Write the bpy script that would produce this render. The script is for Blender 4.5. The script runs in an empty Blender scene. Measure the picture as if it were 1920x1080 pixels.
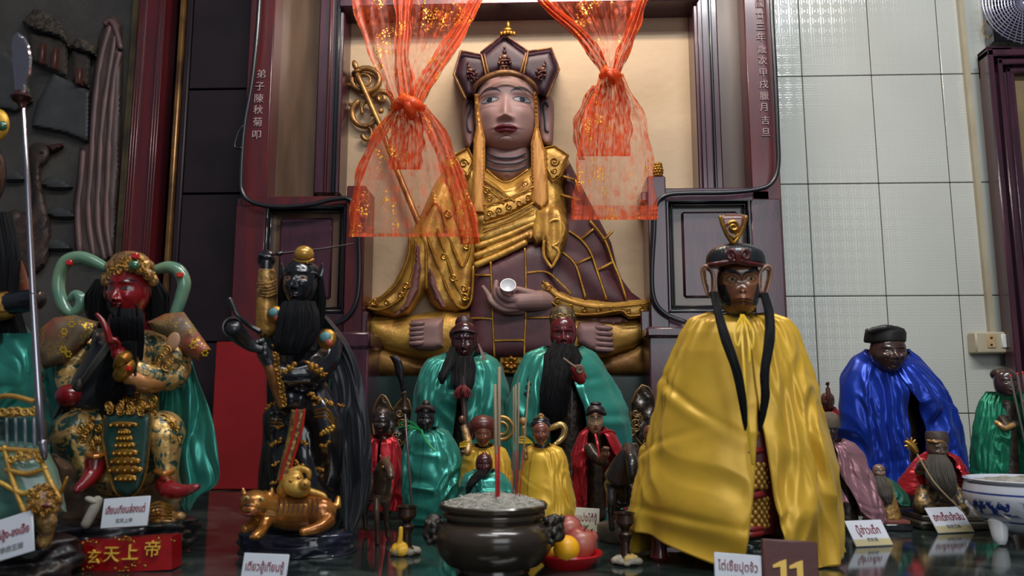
import bpy, math, random
import numpy as np
from mathutils import Vector, Matrix, noise, geometry
R = math.radians
scene = bpy.context.scene
col = scene.collection
# ---------------------------------------------------------------- camera
F = 1500.0; CAMH = 0.22; PITCH = R(8.3); YAW = R(2.2)
cam_d = bpy.data.cameras.new('camera'); cam = bpy.data.objects.new('camera', cam_d); col.objects.link(cam)
cam.location = (0, 0, CAMH); cam.rotation_euler = (math.pi/2 + PITCH, 0, YAW)
cam_d.sensor_width = 36; cam_d.lens = 36*F/1920; cam_d.clip_start = 0.02; cam_d.clip_end = 50
cam_d.dof.use_dof = True; cam_d.dof.focus_distance = 2.0; cam_d.dof.aperture_fstop = 7.0
scene.camera = cam
# ---------------------------------------------------------------- world, lights, exposure
w = bpy.data.worlds.new('room_air'); scene.world = w; w.use_nodes = True
bg = w.node_tree.nodes['Background']; bg.inputs[0].default_value = (0.75, 0.82, 1.0, 1); bg.inputs[1].default_value = 0.07
def area(name, loc, target, sx, sy, power, color):
    l = bpy.data.lights.new(name, 'AREA'); l.shape = 'RECTANGLE'; l.size = sx; l.size_y = sy; l.energy = power; l.color = color
    o = bpy.data.objects.new(name, l); col.objects.link(o); o.location = loc
    o.rotation_euler = (Vector(target) - Vector(loc)).to_track_quat('-Z', 'Y').to_euler()
    return o
area('ceiling_tube_light', (0.65, 0.35, 2.35), (0.45, 1.9, 0.5), 1.5, 0.10, 21, (0.95, 0.98, 1.0))
area('ceiling_tube_light', (-0.35, -0.4, 2.5), (0.1, 1.8, 0.3), 1.5, 0.10, 9, (0.95, 0.98, 1.0))
area('front_fill_light', (1.0, -2.2, 1.3), (0.1, 1.8, 0.4), 1.8, 1.6, 15, (0.9, 0.96, 1.0))  # soft front fill, added to light the relief's face evenly; no doorway behind it
area('niche_tube_light', (-0.02, 1.66, 1.72), (0.0, 2.3, 0.85), 0.55, 0.05, 6.5, (1.0, 0.84, 0.68))
vs = scene.view_settings
vs.view_transform = 'Standard'; vs.look = 'None'; vs.exposure = 0.9; vs.gamma = 1.0; vs.use_curve_mapping = False
# ---------------------------------------------------------------- pixel -> place
Mc = Matrix.Rotation(YAW, 3, 'Z') @ Matrix.Rotation(math.pi/2 + PITCH, 3, 'X')
MN = np.array(Mc)
def P(px, py, Y):
    d = Mc @ Vector(((px-960)/F, (540-py)/F, -1.0)); t = Y/d.y
    return Vector((d.x*t, Y, CAMH + d.z*t))
def PV(px, py, Y):
    px = np.asarray(px, float); py = np.asarray(py, float)
    d = np.stack([(px-960)/F, (540-py)/F, -np.ones_like(px)], -1) @ MN.T
    t = np.asarray(Y)/d[..., 1]
    return np.stack([d[..., 0]*t, d[..., 1]*t, CAMH + d[..., 2]*t], -1)
def table_Y(px, py, z=0.0):
    d = Mc @ Vector(((px-960)/F, (540-py)/F, -1.0)); return d.y*(z-CAMH)/d.z
def S(Y): return Y/F                      # metres per pixel at distance Y
# ---------------------------------------------------------------- materials
MATS = {}
class NT:
    def __init__(s, m): s.t = m.node_tree; s.n = m.node_tree.nodes; s.l = m.node_tree.links
    def add(s, typ, **kw):
        n = s.n.new(typ)
        for k, v in kw.items():
            if k.startswith('i_'):
                k = k[2:]; k = int(k) if k.isdigit() else k.replace('_', ' ')
                n.inputs[k].default_value = v
            else: setattr(n, k, v)
        return n
    def link(s, a, b): s.l.new(a, b)
def c4(c): return (c[0], c[1], c[2], 1)
def hexc(h):
    v = [int(h[i:i+2], 16)/255 for i in (0, 2, 4)]
    return tuple((x/12.92 if x <= .04045 else ((x+.055)/1.055)**2.4) for x in v)
def mat(name, color, rough=.5, metal=0.0, c2=None, nscale=20, lo=.4, hi=.6, detail=4, dist=0.0, bump=0.0, bscale=60, bdist=.002,
        coat=0.0, spec=.5, sheen=0.0, aniso=0.0, vcol=False, stretch=None, alpha=None, metal2=None, bdet=3, sub=0.0, trans=0.0):
    if name in MATS: return MATS[name]
    m = bpy.data.materials.new(name); m.use_nodes = True; MATS[name] = m
    t = NT(m); b = t.n['Principled BSDF']
    b.inputs['Base Color'].default_value = c4(color); b.inputs['Roughness'].default_value = rough; b.inputs['Metallic'].default_value = metal
    b.inputs['Coat Weight'].default_value = coat; b.inputs['Coat Roughness'].default_value = .12
    b.inputs['Specular IOR Level'].default_value = spec; b.inputs['Sheen Weight'].default_value = sheen
    b.inputs['Anisotropic'].default_value = aniso; b.inputs['Subsurface Weight'].default_value = sub
    if sub: b.inputs['Subsurface Scale'].default_value = .01
    tc = t.add('ShaderNodeTexCoord'); co = tc.outputs['Object']
    if stretch:
        mp = t.add('ShaderNodeMapping'); mp.inputs['Scale'].default_value = stretch; t.link(co, mp.inputs[0]); co = mp.outputs[0]
    base = None
    if vcol:
        at = t.add('ShaderNodeAttribute', attribute_name='Col'); base = at.outputs['Color']; t.link(base, b.inputs['Base Color'])
    if c2 is not None:
        nz = t.add('ShaderNodeTexNoise'); nz.inputs['Scale'].default_value = nscale; nz.inputs['Detail'].default_value = detail
        nz.inputs['Distortion'].default_value = dist; t.link(co, nz.inputs['Vector'])
        rp = t.add('ShaderNodeMapRange'); rp.inputs['From Min'].default_value = lo; rp.inputs['From Max'].default_value = hi; t.link(nz.outputs['Fac'], rp.inputs['Value'])
        mx = t.add('ShaderNodeMix', data_type='RGBA'); t.link(rp.outputs[0], mx.inputs['Factor'])
        mx.inputs[6].default_value = c4(color); mx.inputs[7].default_value = c4(c2)
        if base is not None:
            mx.blend_type = 'MULTIPLY'; t.link(base, mx.inputs[6])
        t.link(mx.outputs[2], b.inputs['Base Color'])
        if metal2 is not None:
            mm = t.add('ShaderNodeMapRange'); mm.inputs['To Min'].default_value = metal; mm.inputs['To Max'].default_value = metal2
            t.link(rp.outputs[0], mm.inputs['Value']); t.link(mm.outputs[0], b.inputs['Metallic'])
    if bump:
        bz = t.add('ShaderNodeTexNoise'); bz.inputs['Scale'].default_value = bscale; bz.inputs['Detail'].default_value = bdet; t.link(co, bz.inputs['Vector'])
        bp = t.add('ShaderNodeBump'); bp.inputs['Strength'].default_value = bump; bp.inputs['Distance'].default_value = bdist
        t.link(bz.outputs['Fac'], bp.inputs['Height']); t.link(bp.outputs[0], b.inputs['Normal'])
    return m
# ---------------------------------------------------------------- mesh builder
class MB:
    def __init__(s): s.v = []; s.f = []; s.c = []; s.mi = []; s.cur = 0
    def add(s, vs, fs, colr=None):
        o = len(s.v); s.v.extend([tuple(x) for x in vs]); s.f.extend([tuple(i+o for i in f) for f in fs]); s.mi.extend([s.cur]*len(fs))
        if colr is not None:
            if len(s.c) < o: s.c.extend([(1, 1, 1)]*(o-len(s.c)))
            s.c.extend([colr]*len(vs) if isinstance(colr[0], (int, float)) else colr)
        return s
    def grid(s, pts, closed_u=False, closed_v=False, colr=None):      # pts [v][u]
        nv = len(pts); nu = len(pts[0]); vs = [p for r in pts for p in r]; fs = []
        for j in range(nv if closed_v else nv-1):
            for i in range(nu if closed_u else nu-1):
                a = j*nu+i; b = j*nu+(i+1) % nu; c = ((j+1) % nv)*nu+(i+1) % nu; d = ((j+1) % nv)*nu+i
                fs.append((a, b, c, d))
        s.add(vs, fs, colr); return s
    def box(s, a, b, bev=0.0, colr=None):
        x0, y0, z0 = [min(a[i], b[i]) for i in range(3)]; x1, y1, z1 = [max(a[i], b[i]) for i in range(3)]
        if bev <= 0:
            vs = [(x, y, z) for z in (z0, z1) for y in (y0, y1) for x in (x0, x1)]
            s.add(vs, [(0, 2, 3, 1), (4, 5, 7, 6), (0, 1, 5, 4), (2, 6, 7, 3), (0, 4, 6, 2), (1, 3, 7, 5)], colr); return s
        e = min(bev, (x1-x0)*.45, (y1-y0)*.45, (z1-z0)*.45)
        def ring(x0, x1, y0, y1, z): return [(x0, y0, z), (x1, y0, z), (x1, y1, z), (x0, y1, z)]
        # chamfered: octagon style rings
        def oct(i, z): 
            X0, X1, Y0, Y1 = x0+i, x1-i, y0+i, y1-i
            return [(X0+e-i, Y0, z), (X1-e+i, Y0, z), (X1, Y0+e-i, z), (X1, Y1-e+i, z), (X1-e+i, Y1, z), (X0+e-i, Y1, z), (X0, Y1-e+i, z), (X0, Y0+e-i, z)]
        rs = [oct(e*.999, z0), oct(0, z0+e), oct(0, z1-e), oct(e*.999, z1)]
        s.grid(rs, closed_u=True, colr=colr)
        o = len(s.v)-32; s.f.append(tuple(o+i for i in reversed(range(8)))); s.f.append(tuple(o+24+i for i in range(8))); s.mi += [s.cur]*2
        return s
    def tube(s, pts, rad, n=10, cap=True, smooth=4, colr=None, flat=1.0, up=None):
        pts = [Vector(p) for p in pts]
        rad = [rad]*len(pts) if isinstance(rad, (int, float)) else list(rad)
        if smooth > 1 and len(pts) > 2: pts, rad = catmull(pts, rad, smooth)
        rings = []; prev = None
        for i, p in enumerate(pts):
            d = (pts[min(i+1, len(pts)-1)] - pts[max(i-1, 0)])
            if d.length < 1e-9: d = Vector((0, 0, 1))
            d.normalize()
            if prev is None:
                a = Vector(up) if up else (Vector((0, 1, 0)) if abs(d.y) < .9 else Vector((1, 0, 0)))
                a = (a - d*a.dot(d)).normalized()
            else:
                a = (prev - d*prev.dot(d)); a = a.normalized() if a.length > 1e-6 else prev
            prev = a; b = d.cross(a)
            rings.append([p + (a*math.cos(2*math.pi*k/n)*flat + b*math.sin(2*math.pi*k/n))*rad[i] for k in range(n)])
        if cap:
            d0 = (pts[0]-pts[1]).normalized(); d1 = (pts[-1]-pts[-2]).normalized()
            rings = [[pts[0]+d0*rad[0]*.7+(q-pts[0])*.02 for q in rings[0]], [pts[0]+d0*rad[0]*.45+(q-pts[0])*.72 for q in rings[0]]] + rings + \
                    [[pts[-1]+d1*rad[-1]*.45+(q-pts[-1])*.72 for q in rings[-1]], [pts[-1]+d1*rad[-1]*.7+(q-pts[-1])*.02 for q in rings[-1]]]
        o = len(s.v); s.grid(rings, closed_u=True, colr=colr)
        if cap:
            m = len(rings); s.f.append(tuple(o+k for k in reversed(range(n)))); s.f.append(tuple(o+(m-1)*n+k for k in range(n))); s.mi += [s.cur]*2
        return s
    def lathe(s, prof, loc=(0, 0, 0), n=48, colr=None, sy=1.0, caps=True):     # prof [(r,z)]
        rs = [[(loc[0]+max(r, 1e-4)*math.cos(2*math.pi*k/n), loc[1]+max(r, 1e-4)*sy*math.sin(2*math.pi*k/n), loc[2]+z) for k in range(n)] for r, z in prof]
        o = len(s.v); s.grid(rs, closed_u=True, colr=colr)
        if caps:
            m = len(rs); s.f.append(tuple(o+k for k in reversed(range(n)))); s.f.append(tuple(o+(m-1)*n+k for k in range(n))); s.mi += [s.cur]*2
        return s
    def ell(s, c, r, rot=None, n=20, m=14, colr=None):
        rings = []
        for j in range(m+1):
            ph = -math.pi/2 + math.pi*j/m; cc = max(math.cos(ph), 1e-3)
            rings.append([Vector((r[0]*cc*math.cos(2*math.pi*k/n), r[1]*cc*math.sin(2*math.pi*k/n), r[2]*math.sin(ph))) for k in range(n)])
        if rot is not None: rings = [[rot @ q for q in rg] for rg in rings]
        c = Vector(c); rings = [[q + c for q in rg] for rg in rings]
        o = len(s.v); s.grid(rings, closed_u=True, colr=colr)
        s.f.append(tuple(o+k for k in reversed(range(n)))); s.f.append(tuple(o+m*n+k for k in range(n))); s.mi += [s.cur]*2
        return s
    # pixel versions ------------------------------------------------------------
    def pe(s, px, py, Y, rx, rz, ry=None, ang=0, n=20, m=14, colr=None):
        k = S(Y); ry = (rx+rz)/2 if ry is None else ry
        return s.ell(P(px, py, Y), (rx*k, ry*k, rz*k), Matrix.Rotation(R(ang), 3, 'Y') if ang else None, n, m, colr)
    def pt(s, pts, n=10, smooth=4, Y=None, cap=True, colr=None, flat=1.0, up=None):         # pts (px,py,Y,r) or (px,py,r) with Y
        q = [(p[0], p[1], Y, p[2]) if Y is not None else p for p in pts]
        return s.tube([P(a, b, c) for a, b, c, r in q], [r*S(c) for a, b, c, r in q], n, cap, smooth, colr, flat, up)
    def pbox(s, x0, y0, x1, y1, Y, d, bev=0.0, xr=None, colr=None):   # front face at Y, depth d behind; x read at row ymid
        ym = (y0+y1)/2 if xr is None else xr; xm = (x0+x1)/2
        X0 = P(x0, ym, Y).x; X1 = P(x1, ym, Y).x; Z0 = max(P(xm, y1, Y).z, .0003); Z1 = P(xm, y0, Y).z
        return s.box((X0, Y, Z0), (X1, Y+d, Z1), bev, colr)
    def build(s, name, m, parent=None, smooth=True, origin=None, auto=40):
        if not s.v: return None
        me = bpy.data.meshes.new(name)
        V = np.array(s.v, dtype=float)
        if origin is None:
            if parent is not None: origin = Vector(parent.get('_o', (0, 0, 0)))
            else:
                mn = V.min(0); mx = V.max(0); origin = Vector(((mn[0]+mx[0])/2, (mn[1]+mx[1])/2, mn[2]))
        origin = Vector(origin)
        if V[:, 2].min() > -.12 and not name.startswith('table') and V[:, 1].max() < 2.4: V[:, 2] = np.maximum(V[:, 2], .0003)
        V = V - np.array(origin)
        me.from_pydata([tuple(x) for x in V], [], s.f)
        ms = m if isinstance(m, (list, tuple)) else [m]
        for x in ms: me.materials.append(x)
        if len(ms) > 1:
            for p, i in zip(me.polygons, s.mi): p.material_index = i
        if s.c:
            if len(s.c) < len(s.v): s.c.extend([(1, 1, 1)]*(len(s.v)-len(s.c)))
            ca = me.color_attributes.new('Col', 'FLOAT_COLOR', 'POINT')
            arr = np.ones((len(s.v), 4), dtype=np.float32); arr[:, :3] = np.array(s.c, dtype=np.float32); ca.data.foreach_set('color', arr.ravel())
        me.update()
        if smooth:
            me.polygons.foreach_set('use_smooth', [True]*len(me.polygons))
            try: me.set_sharp_from_angle(angle=R(auto))
            except Exception: pass
        o = bpy.data.objects.new(name, me); col.objects.link(o)
        if parent is not None:
            o.parent = parent; po = parent.get('_o', (0, 0, 0)); o.location = origin - Vector(po)
            o['_o'] = tuple(origin)
        else:
            o.location = origin; o['_o'] = tuple(origin)
        return o
def catmull(pts, rad, k):
    op = []; orr = []; n = len(pts)
    for i in range(n-1):
        p0 = pts[max(i-1, 0)]; p1 = pts[i]; p2 = pts[i+1]; p3 = pts[min(i+2, n-1)]
        for j in range(k):
            t = j/k; t2 = t*t; t3 = t2*t
            op.append(.5*((2*p1)+(p2-p0)*t+(2*p0-5*p1+4*p2-p3)*t2+(3*p1-p0-3*p2+p3)*t3)); orr.append(rad[i]*(1-t)+rad[i+1]*t)
    op.append(pts[-1]); orr.append(rad[-1]); return op, orr
def smooth_poly(poly, k=4, closed=True):
    n = len(poly); out = []; V2 = [Vector(p) for p in poly]
    for i in range(n if closed else n-1):
        g = (lambda j: V2[j % n]) if closed else (lambda j: V2[min(max(j, 0), n-1)])
        p0, p1, p2, p3 = g(i-1), g(i), g(i+1), g(i+2)
        for j in range(k):
            t = j/k; t2 = t*t; t3 = t2*t
            out.append(tuple(.5*((2*p1)+(p2-p0)*t+(2*p0-5*p1+4*p2-p3)*t2+(3*p1-p0-3*p2+p3)*t3)))
    if not closed: out.append(tuple(V2[-1]))
    return out
# ---------------------------------------------------------------- things and parts
def tag(o, label=None, cat=None, group=None, kind=None):
    if label: o['label'] = label
    if cat: o['category'] = cat
    if group: o['group'] = group
    if kind: o['kind'] = kind
    return o
def thing(name, loc, label, cat, group=None):
    o = bpy.data.objects.new(name, None); col.objects.link(o); o.location = loc; o['_o'] = tuple(loc)
    o.empty_display_size = .05
    return tag(o, label, cat, group)
def struct(name, mb, m, **kw):
    o = mb.build(name, m, **kw); o['kind'] = 'structure'; return o
# ---------------------------------------------------------------- relief: a rounded slab from an outline (pixels at distance Y)
def seg_dist(pts, poly):
    A = np.array(poly); B = np.roll(A, -1, 0); d = B-A; L = (d**2).sum(1)+1e-12
    out = np.full(len(pts), 1e9)
    for i in range(len(A)):
        t = np.clip(((pts-A[i])@d[i])/L[i], 0, 1); q = pts-(A[i]+t[:, None]*d[i]); out = np.minimum(out, np.sqrt((q**2).sum(1)))
    return out
def inside(pts, poly):
    A = np.array(poly); n = len(A); r = np.zeros(len(pts), bool); j = n-1
    for i in range(n):
        c = ((A[i, 1] > pts[:, 1]) != (A[j, 1] > pts[:, 1]))
        with np.errstate(divide='ignore', invalid='ignore'):
            x = (A[j, 0]-A[i, 0])*(pts[:, 1]-A[i, 1])/(A[j, 1]-A[i, 1])+A[i, 0]
        r ^= c & (pts[:, 0] < x); j = i
    return r
def relief(mb, poly, Y, bulge, r=20, res=8, edge=0.0, back=.02, fn=None, sm=0, colr=None, cfn=None):
    """front surface at distance Y-edge-bulge(d); skirt back to Y+back. r: px over which it rounds."""
    if sm: poly = smooth_poly(poly, sm)
    dp = []
    for i in range(len(poly)):
        a = np.array(poly[i], float); b = np.array(poly[(i+1) % len(poly)], float); n = max(1, int(np.hypot(*(b-a))/res))
        for k in range(n): dp.append(a+(b-a)*k/n)
    B = np.array(dp); area2 = np.sum(B[:, 0]*np.roll(B[:, 1], -1)-np.roll(B[:, 0], -1)*B[:, 1])
    if area2 < 0: B = B[::-1]
    mn = B.min(0); mx = B.max(0)
    gx, gy = np.meshgrid(np.arange(mn[0], mx[0], res), np.arange(mn[1], mx[1], res)); gx = gx + (np.arange(gx.shape[0])[:, None] % 2)*res*.5
    G = np.stack([gx.ravel(), gy.ravel()], 1); G = G[inside(G, B)]
    if len(G): G = G[seg_dist(G, B) > res*.45]
    # an extra ring just inside the outline for a round edge
    nB = len(B); allp = np.vstack([B, G]) if len(G) else B
    vs, es, fs, ov, oe, of = geometry.delaunay_2d_cdt([Vector(p) for p in allp], [], [list(range(nB))], 1, 1e-4)
    pts = np.array([tuple(v) for v in vs]); d = seg_dist(pts, B); d[d < 1e-3] = 0
    q = 1-np.clip(d/r, 0, 1); h = bulge*np.sqrt(np.clip(1-q*q, 0, 1)) + edge
    if fn is not None: h = h + fn(pts[:, 0], pts[:, 1])*np.clip(d/(r*.5), 0, 1)
    X = PV(pts[:, 0], pts[:, 1], Y-h)
    cc = None
    if cfn is not None: cc = cfn(pts[:, 0], pts[:, 1])
    elif colr is not None: cc = [colr]*len(X)
    mb.add(X, [tuple(reversed(f)) for f in fs] if False else [tuple(f) for f in fs], cc)
    # skirt
    bi = np.where(d == 0)[0]; key = {}
    for i in bi: key[(round(pts[i, 0], 2), round(pts[i, 1], 2))] = i
    o = len(mb.v)-len(X); bk = PV(B[:, 0], B[:, 1], Y+back); fr = PV(B[:, 0], B[:, 1], Y-edge)
    mb.grid([list(fr), list(bk)], closed_u=True, colr=([colr or (1, 1, 1)]*(2*nB) if (colr is not None or cfn is not None) else None))
    return mb
# ================================================================ the room
YW = 2.30      # the back wall
M_red = mat('red_lacquer', (.085, .008, .010), .35, c2=(.055, .008, .013), nscale=6, stretch=(6, 6, 1), bump=.25, bscale=90, bdist=.001, coat=.3)
M_redb = mat('bright_red_lacquer', (.27, .008, .008), .3, c2=(.2, .006, .008), nscale=4, coat=.3, bump=.1, bscale=50, bdist=.001)
M_pur = mat('purple_brown_lacquer', (.034, .010, .019), .3, c2=(.058, .015, .027), nscale=5, stretch=(8, 8, 1), coat=.5, bump=.3, bscale=70, bdist=.001)
M_blk = mat('black_gloss_paint', (.006, .006, .009), .25, coat=.4)
M_beige = mat('beige_plaster', (.47, .35, .225), .75, c2=(.38, .275, .175), nscale=3, lo=.35, hi=.75, detail=8, bump=.5, bscale=38, bdist=.004, bdet=8)
M_bronze = mat('bronze_glazed_panel', (.10, .055, .03), .28, c2=(.17, .10, .06), nscale=3, metal=.35, coat=.3, stretch=(5, 5, .7))
M_dark = mat('dark_wood_cladding', (.009, .005, .008), .5, c2=(.016, .008, .012), nscale=5, spec=.3, bump=.2, bscale=60, bdist=.001)
M_marb = mat('dark_green_marble', (.010, .018, .016), .09, c2=(.07, .085, .075), nscale=7, lo=.48, hi=.78, detail=9, dist=1.2, spec=.7)

tab = thing('altar_table', (0, 1.5, 0), 'dark green polished marble altar table top under all the statues', 'table')
m = MB(); m.box((-2.2, .55, -.04), (2.2, 2.235, 0.0), .004); m.build('table_top', M_marb, tab)
m = MB(); m.box((-2.15, .62, -.9), (2.15, 2.235, -.04)); m.build('table_body', M_dark, tab)
m = MB(); m.box((-3.2, -2.8, -.94), (3.2, 3.0, -.90)); struct('floor', m, mat('floor_tile', (.12, .10, .09), .4))

# tiled wall on the right ------------------------------------------------
m_t = mat('white_wall_tile', (.50, .51, .465), .16, c2=(.46, .465, .42), nscale=2, spec=.5)
t = NT(m_t); b = t.n['Principled BSDF']
tc = t.add('ShaderNodeTexCoord'); sx = t.add('ShaderNodeSeparateXYZ'); t.link(tc.outputs['Object'], sx.inputs[0])
def mth(op, a, b=None, v=None):
    n = t.add('ShaderNodeMath', operation=op); t.link(a, n.inputs[0])
    if b is not None: t.link(b, n.inputs[1])
    if v is not None: n.inputs[1].default_value = v
    return n.outputs[0]
def cell(s_, sc): return mth('ABSOLUTE', mth('SUBTRACT', mth('FRACT', mth('MULTIPLY', s_, v=sc)), v=.5))
ring = mth('MAXIMUM', cell(sx.outputs[0], 32), cell(sx.outputs[2], 32))
wv = mth('SINE', mth('MULTIPLY', ring, v=30.0))
nz = t.add('ShaderNodeTexNoise'); nz.inputs['Scale'].default_value = 5; t.link(tc.outputs['Object'], nz.inputs['Vector'])
bp = t.add('ShaderNodeBump'); bp.inputs['Strength'].default_value = .35; bp.inputs['Distance'].default_value = .0006
t.link(mth('MULTIPLY', wv, nz.outputs['Fac']), bp.inputs['Height']); t.link(bp.outputs[0], b.inputs['Normal'])
m_g = mat('dark_grout', (.05, .035, .025), .9)
gx = P(1504, 139, YW).x; gx2 = P(1765, 139, YW).x; tw = (gx2-gx)/2
zz = [P(1500, y, YW).z for y in (143, 343, 555, 775)]; th = (zz[0]-zz[3])/3
m = MB(); m.cur = 1; xs0 = P(1440, 500, YW).x
m.box((xs0, YW+.004, -.2), (2.6, YW+.10, 2.6)); m.cur = 0
for i in range(-1, 8):
    for j in range(-3, 5):
        x0 = gx+i*tw; z1 = zz[0]-j*th
        a = max(x0+.0012, xs0); bb = x0+tw-.0012
        if bb-a < .01: continue
        m.box((a, YW, z1-th+.0012), (bb, YW+.006, z1-.0012), .0015)
struct('wall_right', m, [m_t, m_g], smooth=False)

# mural wall and dark cladding on the left --------------------------------
M_mur = mat('painted_mural_plaster', (.066, .060, .052), .6, c2=(.035, .030, .027), nscale=4, lo=.35, hi=.65, detail=6, bump=.5, bscale=25, bdist=.006)
xa = P(240, 300, YW).x; xb = P(330, 300, YW).x; xc = P(452, 300, YW).x
m = MB(); m.box((-2.6, YW, -.2), (xa, YW+.1, 2.6)); struct('wall_left', m, M_mur)
m = MB(); m.box((xa, YW+.06, -.2), (xb, YW+.14, 2.6)); struct('wall_recess', m, M_blk)
m = MB()
for (ya, yb) in ((-200, 165), (168, 361), (364, 640), (643, 1000)):
    m.pbox(346, ya, 520, yb, 2.26, .05, .002, xr=300)
m.box((xb, YW, -.1), (P(1445, 500, YW).x, YW+.1, 2.6)); struct('wall_back', m, M_dark)
# trims
def vtrim(name, x0, x1, Y, d, mm, bev=.004, y0=-120, y1=960, rows=None, lines=0):
    m = MB(); m.pbox(x0, y0, x1, y1, Y, d, bev, xr=300)
    for k in range(lines):
        for side in (0, 1):
            xx = (x0+2+k*5) if side == 0 else (x1-2-k*5)
            m.pbox(xx-1.2, y0, xx+1.2, y1, Y-.006, .01, .001, xr=300)
    o = struct(name, m, mm); return o
M_olive = mat('old_gold_trim', (.10, .07, .03), .5, metal=.3, c2=(.05, .035, .02), nscale=12)
vtrim('trim_1', 226, 240, 2.27, .05, M_olive)
vtrim('trim_2', 240, 292, 2.24, .08, M_red, lines=3)
vtrim('trim_3', 318, 328, 2.25, .06, mat('brass_corner_strip', (.22, .11, .035), .35, metal=.6, c2=(.08, .04, .02), nscale=10))
vtrim('trim_4', 332, 344, 2.26, .05, M_dark)

# mural relief figures on the left wall
def relief_thing(name, label, cat, poly, Y, bulge, m, r=14, res=8, edge=.01, sm=0, fn=None, parts=()):
    mb = MB(); relief(mb, poly, Y, bulge, r, res, edge, .012, fn, sm)
    return tag(mb.build(name, m), label, cat)
YM = YW-.002
M_pink = mat('mural_pink_paint', (.105, .052, .050), .55, c2=(.065, .033, .032), nscale=9, bump=.3, bscale=50, bdist=.002)
def stripes(px, py):
    u = (px - 200 + 0.0*py + 22*np.sin(py/170.0))/15.0
    return .010*np.sin(u*2*np.pi*.55)
cav = thing('striped_rock_relief', P(200, 480, YM), 'pink ribbed rock column relief on the mural wall beside the red trim', 'relief')
m = MB(); relief(m, [(140, 470), (137, 380), (146, 320), (150, 275), (165, 268), (172, 150), (185, 70), (200, 32), (215, 28), (228, 45), (231, 120), (226, 300), (216, 480), (200, 492), (160, 488)], YM, .03, 14, 5, .008, .012, lambda x, y: 0.004*np.sin(y/18)); m.build('rock_body', mat('mural_brown_paint', (.055, .034, .03), .6, bump=.4, bscale=30, bdist=.004), cav)
for k, (pts) in enumerate([[(206, 52), (190, 110), (178, 200), (172, 300), (166, 400), (176, 480)], [(216, 70), (206, 130), (192, 230), (186, 330), (184, 420), (196, 485)], [(224, 100), (214, 150), (206, 250), (202, 340), (200, 420), (208, 480)], [(156, 285), (152, 340), (146, 400), (150, 470)], [(197, 45), (206, 40), (216, 52), (226, 90)]]):
    m = MB(); m.pt([(x, y, 2.262, 6.0) for x, y in pts], n=10, smooth=5); m.build('rib', M_pink, cav)
M_cliff = mat('mural_grey_paint', (.045, .047, .046), .6, c2=(.026, .027, .027), nscale=7, bump=.4, bscale=20, bdist=.006)
relief_thing('cliff_relief', 'large grey cliff block relief below the two houses on the mural', 'relief', [(60, 225), (70, 190), (100, 135), (170, 170), (168, 270), (120, 250), (60, 238)], YM, .02, M_cliff, 8, 4)
relief_thing('cliff_relief', 'grey green cliff relief left of the houses behind the spear blade', 'relief', [(-20, 90), (10, 95), (50, 130), (62, 190), (30, 210), (-20, 200)], YM, .015, M_cliff, 8, 4)
for i, (lab, cx, cy) in enumerate([('dark wavy cloud ridge relief above the rocks left of the ribbed column', 105, 345), ('dark cloud ridge relief beside the long bird neck', 115, 400), ('low cloud ridge relief just above the green ribbon statue', 105, 460), ('cloud ridge relief at the left edge above the bird body', 20, 330)]):
    relief_thing('cloud_relief', lab, 'relief', [(cx-30, cy), (cx-12, cy-14), (cx+12, cy-10), (cx+32, cy+6), (cx+12, cy+12), (cx-14, cy+10)], YM, .02, M_cliff, 8, 5, .004, 3)
M_house = mat('mural_house_paint', (.045, .032, .024), .6, c2=(.02, .015, .012), nscale=10, bump=.4, bscale=60, bdist=.003)
M_roof = mat('mural_roof_paint', (.06, .045, .03), .7, c2=(.02, .014, .01), nscale=60, lo=.45, hi=.55, bump=.8, bscale=120, bdist=.004)
def house(name, label, wall, roof, wins):
    t_ = thing(name, P(wall[0][0], wall[0][1], YM), label, 'relief')
    m = MB(); relief(m, wall, YM, .012, 6, 6, .02, .01); m.build('wall_block', M_house, t_)
    m = MB(); relief(m, roof, YM-.02, .016, 8, 5, .014, .03); m.build('roof', M_roof, t_)
    for w_ in wins:
        m = MB(); m.pbox(w_[0], w_[1], w_[2], w_[3], YM-.05, .05, .003); m.build('window', mat('mural_red_paint', (.05, .012, .008), .5), t_)
house('house_relief', 'larger dark tile roofed house relief at the top of the mural', [(52, 60), (112, 72), (128, 80), (126, 148), (98, 134), (56, 112)], [(42, 40), (66, 14), (100, 32), (120, 50), (133, 92), (110, 70), (52, 52)], [(72, 80, 80, 118), (96, 88, 104, 128)])
house('house_relief', 'smaller dark house relief to the right of the larger roof', [(134, 92), (170, 100), (168, 165), (136, 150)], [(128, 88), (146, 70), (176, 84), (182, 106), (150, 96)], [(140, 126, 150, 156)])
bird = thing('bird_relief', P(80, 440, YM), 'long necked brown bird relief with open beak behind the spear shaft', 'relief')
m = MB(); relief(m, [(0, 480), (5, 410), (30, 392), (52, 400), (60, 360), (56, 320), (52, 285), (62, 268), (82, 268), (95, 278), (92, 300), (78, 315), (80, 350), (92, 400), (96, 450), (84, 500), (40, 520)], YM, .03, 16, 6, .006, .01, lambda x, y: .005*np.sin((x+y)/6)*(y > 400)*1.0, 2); m.build('body', mat('mural_bird_paint', (.05, .028, .022), .6, c2=(.026, .015, .013), nscale=18, bump=.6, bscale=60, bdist=.004), bird)
m = MB(); relief(m, [(88, 272), (118, 268), (120, 274), (98, 286)], YM-.01, .012, 5, 4, .01, .01); m.build('beak', mat('mural_dark_red', (.04, .012, .012), .5), bird)
m = MB(); m.pe(79, 286, YM-.035, 5, 3, 3); m.build('eye', M_blk, bird)

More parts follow.
